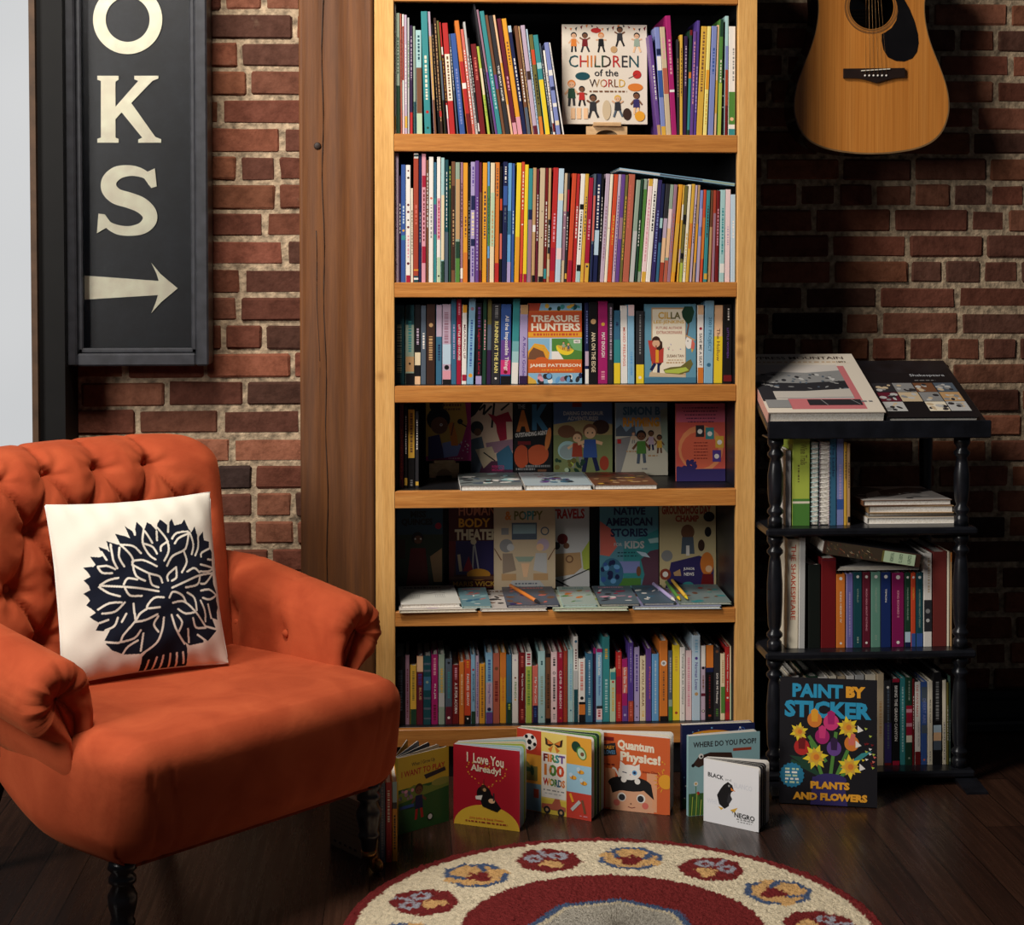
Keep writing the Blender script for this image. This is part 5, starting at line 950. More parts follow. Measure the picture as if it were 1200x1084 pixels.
# arms
def make_arm(sx):
    cx, cz, r = 0.362, 0.462, 0.072
    prof = [(0.290, 0.34, 0.32, 0.34), (0.29, 0.38, 0.325, 0.38), (0.288, 0.43, 0.33, 0.43)]
    for i in range(17):
        a = math.radians(170 - i*225/16.0); prof.append((cx+r*math.cos(a), cz+r*math.sin(a), cx, cz))
    prof += [(0.362, 0.385, 0.33, 0.39), (0.352, 0.34, 0.325, 0.34), (0.335, 0.30, 0.315, 0.31), (0.30, 0.30, 0.315, 0.31)]
    def dens(pr, k=3):
        out = []
        for a, b in zip(pr, pr[1:]+pr[:1]):
            for i in range(k): t = i/k; out.append(tuple(a[q]*(1-t)+b[q]*t for q in range(4)))
        return out
    prof = dens(prof); n = len(prof); yf, yb = -0.155, 0.29
    rings = []
    for i in range(44):
        t = i/43; y = yb+(yf-yb)*t; rings.append((y, 1.0, 0))
    for q in (15, 30, 45, 60, 75, 88):
        a = math.radians(q); rings.append((yf-0.030*math.sin(a), 1-0.42*(1-math.cos(a)), 1))
    rings += [(yf-0.029, 0.5, 2), (yf-0.024, 0.34, 2), (yf-0.016, 0.2, 2), (yf-0.008, 0.06, 2)]
    mb = MB(); pts = []
    for (y, s, capk) in rings:
        rise = min(0.05, max(0, 0.16*(y-yf)))
        for j, (x, z, qx, qz) in enumerate(prof):
            X = qx+(x-qx)*s; Z = qz+(z-qz)*s+rise; Yy = y
            ang = math.atan2(z-cz, x-cx)
            if capk and (qx, qz) == (cx, cz): Yy += 0.0045*math.sin(ang*9)*s
            # buttoned pulls on the inside face
            if x < 0.335:
                for by in (-0.02, 0.14):
                    d = math.hypot(y-by, z-0.425); X += 0.014*math.exp(-(d/0.022)**2)
                    if z < 0.6:
                        X += 0.006*math.exp(-((y-by+(0.425-z)*0.35)/0.006)**2)*(1 if z > 0.3 else 0)
            elif z > cz:
                for by in (-0.02, 0.14): Z -= 0.005*math.exp(-((y-by-0.02)/0.006)**2)
            pts.append(Vector((sx*X, Yy, Z)))
    fs = [(a*n+j, a*n+(j+1) % n, (a+1)*n+(j+1) % n, (a+1)*n+j) for a in range(len(rings)-1) for j in range(n)]
    fs += [tuple(range(n)), tuple((len(rings)-1)*n+j for j in reversed(range(n)))]
    mb.add(pts, fs, (190,80,40), 0, True)
    o = mb.build('arm', M_VELVET, ch)
    for by in (-0.02, 0.14):
        mb = MB(); mb.lathe([(0.0005,-0.004),(0.007,-0.003),(0.009,0.0),(0.007,0.0035),(0.0005,0.005)], 0, 0, n=14, M=Matrix.Translation((sx*0.300, by, 0.435+0.012)) @ Matrix.Rotation(-sx*math.pi/2, 4, 'Y')); mb.build('button', M_VELVET, o)
for sx in (-1, 1): make_arm(sx)
# legs
for sx in (-1, 1):
    mb = MB(); mb.lathe([(0.022,0.19),(0.026,0.176),(0.018,0.168),(0.024,0.160),(0.024,0.152),(0.017,0.146),(0.026,0.128),(0.025,0.112),(0.019,0.088),(0.022,0.082),(0.022,0.076),(0.017,0.070),(0.014,0.046),(0.013,0.04)][::-1], 0, 0, n=20)
    lg = mb.build('leg', M_BLACKWOOD, ch, ((0.292 if sx > 0 else -0.306), -0.275, 0))
    mb = MB(); mb.lathe([(0.0145,0.034),(0.0155,0.040),(0.0155,0.048)], 0, 0, n=16); mb.lathe([(0.004,-0.006),(0.013,-0.006),(0.0155,-0.003),(0.0155,0.003),(0.013,0.006),(0.004,0.006)], 0, 0, n=18, M=Matrix.Translation((0.012,-0.010,0.0155)) @ Matrix.Rotation(math.pi/2, 4, 'Y'))
    mb.box(-0.002,0.014,-0.012,-0.004,0.012,0.036)
    mb.build('caster', M_BRASS, lg)
for sx in (-1, 1):
    mb = MB(); a, b = Vector((sx*0.22,0.2,0.33)), Vector((sx*0.235,0.33,0.0))
    pts = [a+Vector((dx,dy,0)) for dx,dy in ((-.02,-.02),(.02,-.02),(.02,.02),(-.02,.02))] + [b+Vector((dx,dy,0)) for dx,dy in ((-.013,-.013),(.013,-.013),(.013,.013),(-.013,.013))]
    mb.add(pts, [(0,1,2,3),(7,6,5,4),(0,4,5,1),(1,5,6,2),(2,6,7,3),(3,7,4,0)]); mb.build('leg', M_BLACKWOOD, ch)

# ---------------------------------------------------------------- cushion with a printed tree
TREE_OUT = [(655,985),(652,900),(672,872),(698,846),(640,885),(560,888),(500,868),(466,838),(468,822),(458,820),(480,770),(448,775),(415,770),(430,735),(405,722),(383,705),(410,685),(390,665),(368,648),(385,625),(375,610),(355,592),(385,575),(378,555),(355,528),(385,510),(375,490),(355,465),(400,460),(410,450),(388,410),(430,412),(445,405),(428,358),(465,372),(478,385),(467,328),(520,345),(530,340),(511,288),(560,300),(580,310),(562,245),(600,275),(612,285),(610,260),(622,220),(645,250),(650,270),(672,222),(690,232),(715,265),(722,230),(738,205),(762,225),(775,235),(800,200),(812,235),(850,225),(868,202),(885,250),(900,270),(922,238),(932,275),(945,290),(972,262),(978,305),(1012,310),(1010,340),(1030,360),(1028,400),(1033,470),(1035,520),(1055,560),(1052,600),(1062,632),(1050,655),(1050,695),(1015,690),(1035,735),(1040,750),(990,805),(960,800),(965,815),(890,835),(865,820),(878,850),(890,930),(780,965),(690,985)]
TREE_LN = [[(430,553),(545,558),(640,565),(715,575)],[(425,560),(470,590),(520,605)],[(545,565),(570,600),(630,600)],[(430,550),(470,525),(515,513)],[(540,545),(560,515),(605,520)],[(585,430),(600,500),(645,525)],[(590,425),(640,420),(705,450)],[(585,445),(660,485),(720,500),(735,530)],[(665,490),(680,540),(715,555)],[(530,345),(580,400),(590,430)],[(525,360),(520,410),(545,455)],[(530,345),(590,350),(630,385)],[(485,345),(490,420),(510,465)],[(420,460),(460,455),(500,470)],[(420,465),(440,490),(485,490)],[(440,385),(460,425)],[(650,265),(640,330),(670,390),(700,415)],[(655,270),(690,330)],[(645,335),(690,350),(710,385)],[(600,260),(605,290)],[(720,250),(765,310),(770,370),(745,420)],[(715,270),(715,315)],[(770,320),(735,345),(730,370)],[(780,225),(775,270)],[(880,265),(820,275),(793,305)],[(885,270),(870,340),(850,365),(790,395),(760,445)],[(885,275),(830,300),(805,330)],[(855,370),(870,420),(840,475)],[(890,270),(910,330),(900,380)],[(940,275),(940,340),(920,385)],[(810,450),(810,500),(785,520)],[(810,450),(765,490),(765,520)],[(1030,465),(940,485),(860,520),(785,555)],[(945,485),(930,530),(860,550)],[(1030,470),(980,520),(950,525)],[(940,470),(910,450),(870,470)],[(945,465),(1000,460),(1030,440),(950,430)],[(1010,345),(960,370),(955,390)],[(1000,400),(1025,400)],[(1050,570),(1000,550),(950,560)],[(1050,575),(1000,600),(960,595)],[(770,605),(790,575),(840,590),(860,620)],[(790,630),(850,620),(910,665),(975,735)],[(820,660),(860,680),(910,670)],[(870,575),(910,600),(920,660)],[(945,610),(970,660),(975,710)],[(975,735),(1035,742)],[(990,625),(1010,690)],[(900,700),(920,745),(975,742)],[(785,690),(805,750),(830,790),(862,828)],[(815,690),(840,725),(825,770)],[(875,755),(885,820)],[(930,780),(975,805)],[(740,605),(690,610),(655,660),(720,655)],[(710,690),(650,720),(600,730)],[(655,665),(620,690),(600,725),(545,795),(530,830),(470,828)],[(590,640),(595,690),(600,720)],[(630,770),(600,810),(530,830)],[(555,690),(535,730)],[(515,710),(500,750),(460,770)],[(545,635),(500,680),(440,690)],[(530,635),(470,640),(420,670)],[(470,720),(430,735)],[(745,705),(740,760),(715,830),(655,880)],[(715,700),(695,740),(720,775)],[(620,820),(575,850),(555,885)],[(645,785),(640,870)],[(690,915),(685,980)],[(728,900),(722,960)],[(760,890),(758,955)],[(795,880),(800,940)],[(828,875),(838,935)],[(858,870),(872,920)]]
CN = np.array([(222,158),(1022,60),(1108,900),(292,1020)], float)     # cushion corners in the same drawing units
def smooth_line(p, k=4):
    if len(p) < 3: return p
    out = []
    for i in range(len(p)-1):
        a, b, c, d = p[max(0,i-1)], p[i], p[i+1], p[min(len(p)-1,i+2)]
        for j in range(k):
            t = j/k; out.append(tuple(0.5*(2*b[q]+(c[q]-a[q])*t+(2*a[q]-5*b[q]+4*c[q]-d[q])*t*t+(3*b[q]-a[q]-3*c[q]+d[q])*t**3) for q in (0,1)))
    return out+[p[-1]]
def tree_mask(u, v):
    x = (CN[0,0]*(1-u)+CN[1,0]*u)*(1-v)+(CN[3,0]*(1-u)+CN[2,0]*u)*v
    y = (CN[0,1]*(1-u)+CN[1,1]*u)*(1-v)+(CN[3,1]*(1-u)+CN[2,1]*u)*v
    ins = np.zeros(x.shape, bool); P = TREE_OUT
    for (ax, ay), (bx, by) in zip(P, P[1:]+P[:1]):
        c = ((ay > y) != (by > y)); t = np.where(c, (y-ay)/((by-ay) if by != ay else 1e-9), 0)
        ins ^= c & (x < ax+(bx-ax)*t)
    dmin = np.full(x.shape, 1e9)
    for pl in TREE_LN:
        pl = smooth_line(pl)
        for (ax, ay), (bx, by) in zip(pl[:-1], pl[1:]):
            dx, dy = bx-ax, by-ay; t = np.clip(((x-ax)*dx+(y-ay)*dy)/(dx*dx+dy*dy), 0, 1)
            dmin = np.minimum(dmin, np.hypot(x-ax-dx*t, y-ay-dy*t))
    return ins & (dmin > 5.2)
def vcol_mesh(name, co, faces, cols, mat, parent=None):
    me = bpy.data.meshes.new(name); me.from_pydata([tuple(c) for c in co], [], faces); me.materials.append(mat)
    ca = me.color_attributes.new('Col', 'FLOAT_COLOR', 'POINT'); ca.data.foreach_set('color', np.ascontiguousarray(cols, dtype=np.float32).ravel())
    me.polygons.foreach_set('use_smooth', [True]*len(me.polygons)); me.update()
    o = bpy.data.objects.new(name, me); COL.objects.link(o)
    if parent is not None: o.parent = parent
    return o
cu_a, cu_b = Vector((-0.669, 3.290, 0.4165)), Vector((-0.371, 3.456, 0.4165))
CW = (cu_b-cu_a).length; CHt = 0.348; yaw = math.atan2(cu_b.y-cu_a.y, cu_b.x-cu_a.x)
cush = empty('cushion', (0,0,0), 'white square cushion with a black printed tree leaning in the armchair', 'cushion')
cush.matrix_world = Matrix.Translation(cu_a) @ Matrix.Rotation(yaw, 4, 'Z') @ Matrix.Rotation(-math.radians(15), 4, 'X')
def pillow(u, v, side, T=0.055):
    a, b = 2*u-1, 2*v-1
    prof = (np.clip(1-np.abs(a)**2.4, 0, 1)**0.62)*(np.clip(1-np.abs(b)**2.4, 0, 1)**0.62)
    x = 0.5+0.5*a*(1-0.045*(1-b*b)); z = 0.5+0.5*b*(1-0.045*(1-a*a))
    wr = 0.0016*np.sin(9*a+14*b)*prof + 0.0012*np.sin(23*a-6*b)*(1-prof)
    y = side*(T*prof+0.0015) + wr
    return np.stack([x*CW, y, (1-z)*CHt], -1)
n = 400; uu, vv = np.meshgrid(np.linspace(0,1,n), np.linspace(0,1,n))
co = pillow(uu, vv, -1).reshape(-1,3); mask = tree_mask(uu, vv).reshape(-1)
cols = np.where(mask[:,None], np.array(L3((22,26,40)))[None], np.array(L3((230,222,208)))[None])
fs = [(j*n+i+n, j*n+i+n+1, j*n+i+1, j*n+i) for j in range(n-1) for i in range(n-1)]
vcol_mesh('front_panel', co, fs, cols, M_CLOTH, cush)
n = 60; uu, vv = np.meshgrid(np.linspace(0,1,n), np.linspace(0,1,n)); co = pillow(uu, vv, 1).reshape(-1,3)
fs = [(j*n+i, j*n+i+1, j*n+i+n+1, j*n+i+n) for j in range(n-1) for i in range(n-1)]
vcol_mesh('back_panel', co, fs, np.tile(np.array(L3((230,222,208))), (n*n,1)), M_CLOTH, cush)
mb = MB(); ring = []
for k in range(4):
    for i in range(24):
        t = i/24; u, v = [(t,0),(1,t),(1-t,1),(0,1-t)][k]; p = pillow(np.array(u), np.array(v), 0.0); ring.append(Vector(p))
mb.tube(ring+[ring[0]], 0.0022, 6, col=(234,228,216)); mb.build('seam', M_CLOTH, cush)

# ---------------------------------------------------------------- round rug
rp = [PZ(715,988,0), PZ(405,1084,0), PZ(1030,1084,0)]
ax, ay, bx, by, cx_, cy_ = rp[0].x, rp[0].y, rp[1].x, rp[1].y, rp[2].x, rp[2].y
dd = 2*(ax*(by-cy_)+bx*(cy_-ay)+cx_*(ay-by))
ux = ((ax*ax+ay*ay)*(by-cy_)+(bx*bx+by*by)*(cy_-ay)+(cx_*cx_+cy_*cy_)*(ay-by))/dd; uy = ((ax*ax+ay*ay)*(cx_-bx)+(bx*bx+by*by)*(ax-cx_)+(cx_*cx_+cy_*cy_)*(bx-ax))/dd
RC, RR = Vector((ux, uy, 0)), math.hypot(ax-ux, ay-uy)
nr, na = 150, 560
rr = np.concatenate([np.linspace(0, 0.985, nr-6), [0.99,0.996,1.0,1.002,1.002,1.0]]); th_ = np.linspace(0, 2*np.pi, na, endpoint=False)
Rg, Tg = np.meshgrid(rr, th_, indexing='ij')
rng = np.random.RandomState(4)
wob = rng.normal(0, 1, Rg.shape)
Rw = Rg + 0.0025*wob; Tw = Tg + 0.003*rng.normal(0,1,Tg.shape)/np.maximum(Rg,0.1)
red, cream, tan_, blue, gry = [np.array(L3(c)) for c in ((112,40,40),(212,198,170),(200,158,104),(70,86,116),(160,154,142))]
cols = np.tile(red, Rg.shape+(1,)).astype(float)
cols[(Rw > 0.565) & (Rw < 0.955)] = cream
oct_r = 0.295/np.cos(((Tw+0.2) % (np.pi/4))-np.pi/8)
cols[Rw < oct_r] = blue; cols[Rw < oct_r-0.03] = cream*0.75; cols[Rw < oct_r-0.05] = gry
nm = 14; step = 2*np.pi/nm; ph = math.radians(90)-math.radians(12)
k = np.round((Tw-ph)/step).astype(int); da = (Tw-ph-k*step)
lx = da*Rw*RR; ly = (Rw-0.765)*RR          # position within the medallion (m)
odd = (k % 2 == 1)
e1 = (np.maximum(np.maximum(np.abs(lx), np.abs(ly)), (np.abs(lx)+np.abs(ly))*0.72)/0.064)**2; ang = np.arctan2(ly, lx)
inn = e1 < 1; inn2 = e1 < 0.62
m_ = inn & ~odd; cols[m_] = tan_
m_ = inn & ~odd & (e1 > 0.66) & (np.abs(np.sin(ang-0.3)) > 0.25); cols[m_] = blue
star = (np.hypot(lx, ly+0.012) < 0.016+0.014*np.abs(np.cos(2*ang))); cols[inn & ~odd & star] = red
m_ = inn & ~odd & (np.abs(np.abs(lx)-0.035-0.4*(ly-0.02)) < 0.007) & (ly > 0.0); cols[m_] = blue
m_ = inn & odd; cols[m_] = red
cols[inn & odd & (np.hypot(lx, ly+0.022) < 0.014+0.012*np.abs(np.sin(2.5*ang)))] = tan_
cols[inn & odd & (np.abs(np.hypot(np.abs(lx)-0.026, ly-0.018)-0.014) < 0.0055)] = np.array(L3((150,150,160)))
cols[inn & odd & (np.abs(lx) < 0.005) & (ly > 0.02)] = np.array(L3((150,150,160)))
cols *= (1+0.10*rng.normal(0,1,Rg.shape))[...,None].clip(0.6,1.4); cols[...,3] = 1
zz_ = 0.011+0.0016*rng.normal(0,1,Rg.shape)
zz_[-4:] = np.array([0.0095,0.008,0.004,0.0004])[:,None]
co = np.stack([Rg*RR*np.cos(Tg), Rg*RR*np.sin(Tg), zz_], -1).reshape(-1,3)
fs = [(i*na+j, (i+1)*na+j, (i+1)*na+(j+1) % na, i*na+(j+1) % na) for i in range(nr-1) for j in range(na)]
rug = vcol_mesh('rug', co, fs, cols.reshape(-1,4), M_RUG)
rug.location = RC
tag(rug, 'round wool rug with red rim and cream band of flower medallions on the floor', 'rug')

# ---------------------------------------------------------------- dark side table at the left edge
tl = PY(0, 950, 2.74)
tb = empty('side_table', (tl.x-0.2, 2.56, 0), 'dark wooden side table with turned legs at the left edge beside the armchair', 'side table')
mb = MB(); mb.bbox(-0.2, 0.196, -0.2, 0.19, 0.50, 0.518, 0.006); mb.build('table_top', M_SHADE_TABLE, tb)
mb = MB()
for x0, x1, y0, y1 in ((-.2,.2,-.2,-.185),(-.2,.2,.17,.185),(-.2,-.185,-.185,.17),(.185,.2,-.185,.17)): mb.box(x0, x1, y0, y1, 0.44, 0.4995)
mb.build('apron', M_BLACKWOOD, tb)
for sx in (-1, 1):
    for sy in (-1, 1):
        mb = MB(); mb.lathe([(0.012,0.0003),(0.017,0.03),(0.013,0.05),(0.02,0.06),(0.02,0.07),(0.013,0.078),(0.021,0.13),(0.017,0.2),(0.021,0.21),(0.021,0.222),(0.015,0.23),(0.021,0.30),(0.019,0.38),(0.022,0.39),(0.022,0.4995)], sx*0.17, (0.155 if sy > 0 else -0.17), n=18)
        mb.build('leg', M_BLACKWOOD, tb)
# ---------------------------------------------------------------- black stand with turned posts
KY, KB = 3.92, 4.20
kxl, kxr = 0.848, PY(1127,560,KY).x
kx0, kx1 = 0.8205, PY(1145,700,KY-0.03).x
kt1 = PY(1161,505,KY-0.04).x
ZA, ZB, ZC = PY(1000,619,KY-0.03).z, PY(1000,764,KY-0.03).z, PY(1000,905,KY-0.03).z
stand = empty('reading_stand', ((kxl+kxr)/2, KY, 0), 'black wooden reading stand with turned posts, three shelves and a slanted top', 'bookstand')
def spart(mb, name, mat=None): 
    o = stand.location
    mb.v = [(v[0]-o.x, v[1]-o.y, v[2]) for v in mb.v]
    return mb.build(name, mat or M_BLACKWOOD, stand)
def turned(z0, z1):
    h = z1-z0
    return [(0.017,z0),(0.017,z0+.02),(0.012,z0+.026),(0.019,z0+.034),(0.019,z0+.040),(0.012,z0+.048),(0.016,z0+.06),(0.0185,z0+h*.42),(0.0185,z0+h*.58),(0.0145,z1-.062),(0.012,z1-.05),(0.019,z1-.042),(0.019,z1-.036),(0.012,z1-.028),(0.015,z1-.022),(0.019,z1-.016),(0.019,z1)]
zt0 = PY(1000,514,KY-0.04).z; zt1 = PY(1000,499,KY-0.04).z
zbk = PY(1050,424,KB+0.02).z; SL = math.atan2(zbk-zt1, KB+0.02-(KY-0.04))
for (za, zb) in ((ZC, ZB-0.018), (ZB, ZA-0.018), (ZA, zt0)):
    for x in (kxl, kxr):
        mb = MB(); mb.lathe([(r, z+(0.0002 if i == 0 else 0)) for i, (r, z) in enumerate(turned(za, zb-0.0004))], x, KY, n=18); spart(mb, 'post')
        mb = MB(); top = zb-0.0004 if za != ZA else zbk-0.035
        mb.lathe([(0.016,za+.0002),(0.015,za+.05),(0.017,(za+top)/2),(0.015,top-.05),(0.016,top)], x, KB, n=14); spart(mb, 'post')
for z in (ZA, ZB, ZC):
    mb = MB(); mb.bbox(kx0, kx1, KY-0.034, KB+0.03, z-0.018, z, 0.005); spart(mb, 'shelf')
# slanted top with front lip
Mt = Matrix.Translation((0, KY-0.04, zt1)) @ Matrix.Rotation(SL, 4, 'X')
mb = MB(); Ld = (KB+0.03-(KY-0.04))/math.cos(SL); mb.bbox(0.8205, kt1, 0.0, Ld, -0.018, 0.0, 0.004, M=Mt); 
mb.bbox(0.8205, kt1, KY-0.046, KY-0.040, zt0, zt1+0.012, 0.0025); mb.bbox(0.8215, kt1-0.012, KY-0.036, KY+0.03, zt0-0.0005, zt0+0.004, 0.002); spart(mb, 'slanted_top')
for x in (kxl, kxr):
    mb = MB(); s = 1 if x > 1 else 0
    ol = [(KY+0.03, ZC-0.0185), (KY-0.034, ZC-0.0185), (KY-0.075, 0.0095), (KY-0.1, 0.0055), (KY-0.1, 0.0003), (KY+0.03, 0.0003)]
    dx = 0.026; sh = 0.012*s
    mb.prism(ol, lambda u, v, d: Vector((x+d+sh*(1-v/ZC), u, v)), -dx, dx, (20,20,24)); spart(mb, 'foot')
    mb = MB(); mb.box(x-0.02, x+0.02, KB-0.02, KB+0.02, 0.0003, ZC-0.0185); spart(mb, 'foot')

def flat_at(name, x0, x1, yrow, Y, z0, T, depth, label, col, art, group, yaw=0.0, slope=0.0, t=None, cat='book', M=None):
    a = PY(x0, yrow, Y); b = PY(x1, yrow, Y)
    if M is None: M = Matrix.Translation((a.x, Y, z0+T+0.0004)) @ Matrix.Rotation(yaw, 4, 'Z') @ Matrix.Rotation(-math.pi/2, 4, 'X')
    return make_book(name, b.x-a.x, depth, T, col, label, cat, group, front=art, M=M, t=t)
# books on the slanted top
def art_cyp(a):
    a.rect(0,0,1,1,(226,214,196)); a.text('CYPRESS MOUNTAIN',.02,.05,.9,.1,'dark_brown',.02); a.marks(.1,.14,.9,.155,'tan'); a.rect(.02,.165,.94,.167,'tan')
    a.rect(.22,.22,.86,.95,(206,112,116)); a.rect(0,.2,.8,.78,'pale_gray'); a.rect(0,.2,.8,.36,(206,198,190)); a.poly([(0,.4),(.2,.32),(.5,.34),(.8,.3),(.8,.5),(.4,.54),(0,.52)],'gray'); a.poly([(0,.5),(.4,.52),(.8,.48),(.8,.62),(.3,.68),(0,.64)],'charcoal'); a.blobs(.02,.36,.78,.62,['charcoal','gray','slate','pale_gray'],60,.008,.03); a.poly([(0,.66),(.4,.66),(.8,.62),(.8,.76),(0,.78)],(196,188,178)); a.rect(0,.56,.12,.82,'charcoal'); a.rect(.38,.8,.84,.89,'charcoal'); a.line([(.5,.8),(.54,.89)],.008,'gray'); a.line([(.76,.8),(.82,.88)],.008,'gray'); a.marks(.84,.82,.94,.84,'gray'); a.text('1893',.82,.14,.9,.165,'dark_brown',.0); a.rect(.02,.8,.22,.93,'gray')
aC = PY(893,498,KY-0.034); bC = PY(1038,496,KY-0.034)
def on_top(x, T, dy=0.0): return Matrix.Translation((x, KY-0.04, zt1)) @ Matrix.Rotation(SL, 4, 'X') @ Matrix.Translation((0, 0.003+dy, T+0.0006)) @ Matrix.Rotation(-math.pi/2, 4, 'X')
make_book('hardback_book', bC.x-0.823, 0.335, 0.027, (222,208,190), 'large white hardback with a grey photograph and pink panel on the slanted top', 'book', None, front=art_cyp, M=on_top(0.823, 0.027, 0.013), spine_col=(206,150,140))
def art_shk(a):
    a.rect(0,0,1,1,(22,20,24)); a.text('Shakespeare',.54,.03,.94,.1,'silver',.0); a.marks(.56,.17,.8,.185,'gray')
    cc = [['charcoal','gray','brown','slate'],['maroon','beige','gray','tan'],['pale_gray','black','ivory','pale_gray']]
    for j in range(3):
        for i in range(4):
            u, v = .04+.235*i, .24+.215*j
            if cc[j][i] == 'black': continue
            a.rect(u,v,u+.225,v+.205,cc[j][i]); a.blobs(u+.03,v+.04,u+.19,v+.17,['charcoal','pale_gray','gray','beige'],7,.02,.05)
aS = PY(1040.5,496,KY-0.034); bS = PY(1147,495,KY-0.034)
make_book('hardback_book', bS.x-aS.x, 0.25, 0.014, (22,20,24), 'black book with a grid of small pictures on the slanted top', 'book', None, front=art_shk, M=on_top(aS.x, 0.014, 0.010))

# upper shelf
XL = kxl+0.021
rowA = [(184,207,184,500,'white',[(B,.0,1,'pale_gray')]),(212,286,218,450,'lime',[(Tx,'Wine Trails',.06,.3,'olive',.45,.85),(Mk,.3,.5,'olive',.3,.4),(B,.69,.72,'green'),(B,.72,.745,'ivory'),(B,.745,1,'green')])]
place_row(rowA, 870, 390, 3.636, ZA, KY+0.01, 0.2, 'paperback_book', "on the black stand's upper shelf", 'books on the upper shelf of the black stand', 838, zmax=zt0-0.001, xmin=kxl+0.0205, kindword='guide book')
def coil_book(x0, x1, col, coilcol, label):
    a = PY(x0, 600, KY+0.012); b = PY(x1, 600, KY+0.012); W = b.x-a.x; Hh = zt0-ZA-0.012
    M = Matrix.Translation((b.x, KY+0.012, ZA+0.0003)) @ Matrix.Rotation(math.pi/2, 4, 'Z')
    e = empty('spiral_notebook', (0,0,0), label, 'notebook', 'spiral notebooks on the upper shelf of the black stand'); e.matrix_world = M
    mb = MB(); mb.box(0.004,0.2,0,0.0012,0,Hh,col); mb.box(0.004,0.2,W-0.0012,W,0,Hh,col); mb.build('cover', M_PRINT, e)
    mb = MB(); mb.box(0.006,0.196,0.0014,W-0.0014,0.002,Hh-0.002); mb.build('pages', M_PAGE, e)
    mb = MB(); n = 17
    for k in range(n):
        z = 0.008+(Hh-0.016)*k/(n-1); r = W*0.46
        mb.tube([(0.004+r*math.cos(q)*0.9, W/2+r*math.sin(q), z+0.003*q/3.14) for q in [math.radians(80+i*20) for i in range(11)]], 0.0011, 5, col=coilcol)
    mb.build('coil', M_PRINT, e)
coil_book(950,959.5,(30,70,60),'pale_teal','dark green spiral notebook beside the lime book on the black stand')
coil_book(960.5,972.5,'lilac','white','lilac spiral notebook with white coil on the black stand')
rowA2 = [(374,400,374,450,'steel_blue',[(Tx,'The Ladder',.06,.45,'navy',.35,.75)]),(402,432,402,450,'periwinkle',[(Mk,.3,.7,'lavender'),(B,.7,.82,'blue')]),(434,446,434,465,'gold'),(448,460,448,470,'tan')]
place_row(rowA2, 870, 390, 3.636, ZA, KY+0.012, 0.19, 'paperback_book', "of those right of the spiral notebooks", 'books right of the spiral notebooks', 838, zmax=zt0-0.001, xmin=kxl+0.0205, kindword='paperback')
z = ZA; gst = 'books stacked flat on the black stand'
def art_st(a): a.rect(0,0,1,1,(196,190,184)); a.poly([(0,.1),(.3,0),(.5,.2),(.2,.5),(.1,.8),(0,.7)],'charcoal'); a.poly([(.4,.3),(.8,.1),(1,.2),(1,.35),(.6,.6),(.3,.8),(.35,.5)],'charcoal'); a.blobs(.1,.1,.9,.9,['charcoal','gray','white'],10,.03,.08)
def art_pl(a): a.rect(0,0,1,1,'beige')
for (x0, x1, T, lab, col, art, dy, yaw) in ((1016,1124,.0155,'white book at the bottom of the flat stack on the black stand','white',art_pl,0,0.0),(1017,1120,.008,'thin grey book, second from the bottom of the flat stack','gray',art_pl,.012,.03),(1017,1117,.017,'cream book, third from the bottom of the flat stack','tan',art_pl,.006,-.02),(1011,1116,.0135,'book with black and white cover on top of the flat stack','brown',art_st,.0,.02)):
    flat_at('paperback_book', x0, x1, 612, KY+0.024+dy, z, T, 0.2 if art is not art_st else 0.235, lab, col, art, gst, yaw, t=0.0014); z += T+0.0008

# middle shelf
rowB = [(62,130,70,35,'ivory',[(Tx,'THE SHAKESPEARE',.05,.74,'red_orange',.3,.75)]),(136,172,142,25,'white',[(B,0,1,'pale_gray')]),(196,268,196,190,(20,26,22),[]),(272,362,275,150,'dark_red',[(B,.02,.03,'maroon')])]
rowB += [(366,420,366,248,'orange',[(O,.06,.2,'white'),(Tx,'KING HENRY IV',.24,.66,'ivory',.38,.6),(O,.94,.14,'white')]),(428,467,428,246,'lavender',[(Mk,.2,.85,'violet',.4,.6),(O,.95,.16,'white'),(B,0,1,(112,104,176)),(Mk,.25,.85,'lavender',.4,.6)]),(472,522,472,236,'dark_teal',[(O,.06,.2,'white'),(Tx,'OTHELLO',.22,.4,'sage',.4,.6),(Mk,.86,.94,'sage',.4,.6)]),(526,574,526,236,'maroon',[(O,.06,.2,'white'),(Tx,'MUCH ADO ABOUT NOTHING',.22,.78,'pink',.4,.62),(O,.94,.16,'white')]),
 (580,636,580,236,(96,148,128),[(O,.06,.2,'white'),(Tx,'TWELFTH NIGHT',.2,.54,'sage',.4,.6),(Mk,.84,.9,'sage',.4,.6)]),(639,698,639,236,'navy',[(O,.06,.2,'white'),(Tx,'TIMON',.22,.4,'periwinkle',.42,.6),(B,0,1,(24,46,110)),(O,.06,.2,'white'),(Tx,'TIMON',.22,.4,'white',.42,.6)]),(706,780,706,240,(142,20,88),[(O,.06,.18,'white'),(Tx,'KING RICHARD II',.24,.6,'pink',.42,.6),(O,.94,.14,'white')]),(784,820,784,240,'dark_green',[(O,.06,.24,'white'),(Tx,'MEASURE FOR MEASURE',.2,.64,'sage',.36,.64),(B,.8,.94,'pale_blue'),(B,.94,1,'navy')]),
 (823,851,823,240,'red_orange',[(O,.06,.3,'white'),(Tx,'MACBETH',.2,.36,'gold',.3,.7),(B,.82,1,'blue')]),(855,895,855,240,'dark_teal',[(O,.06,.24,'white'),(Tx,"A MIDSUMMER NIGHT'S DREAM",.22,.74,'sage',.36,.64),(B,.82,1,'blue')])]
nB = len(rowB)
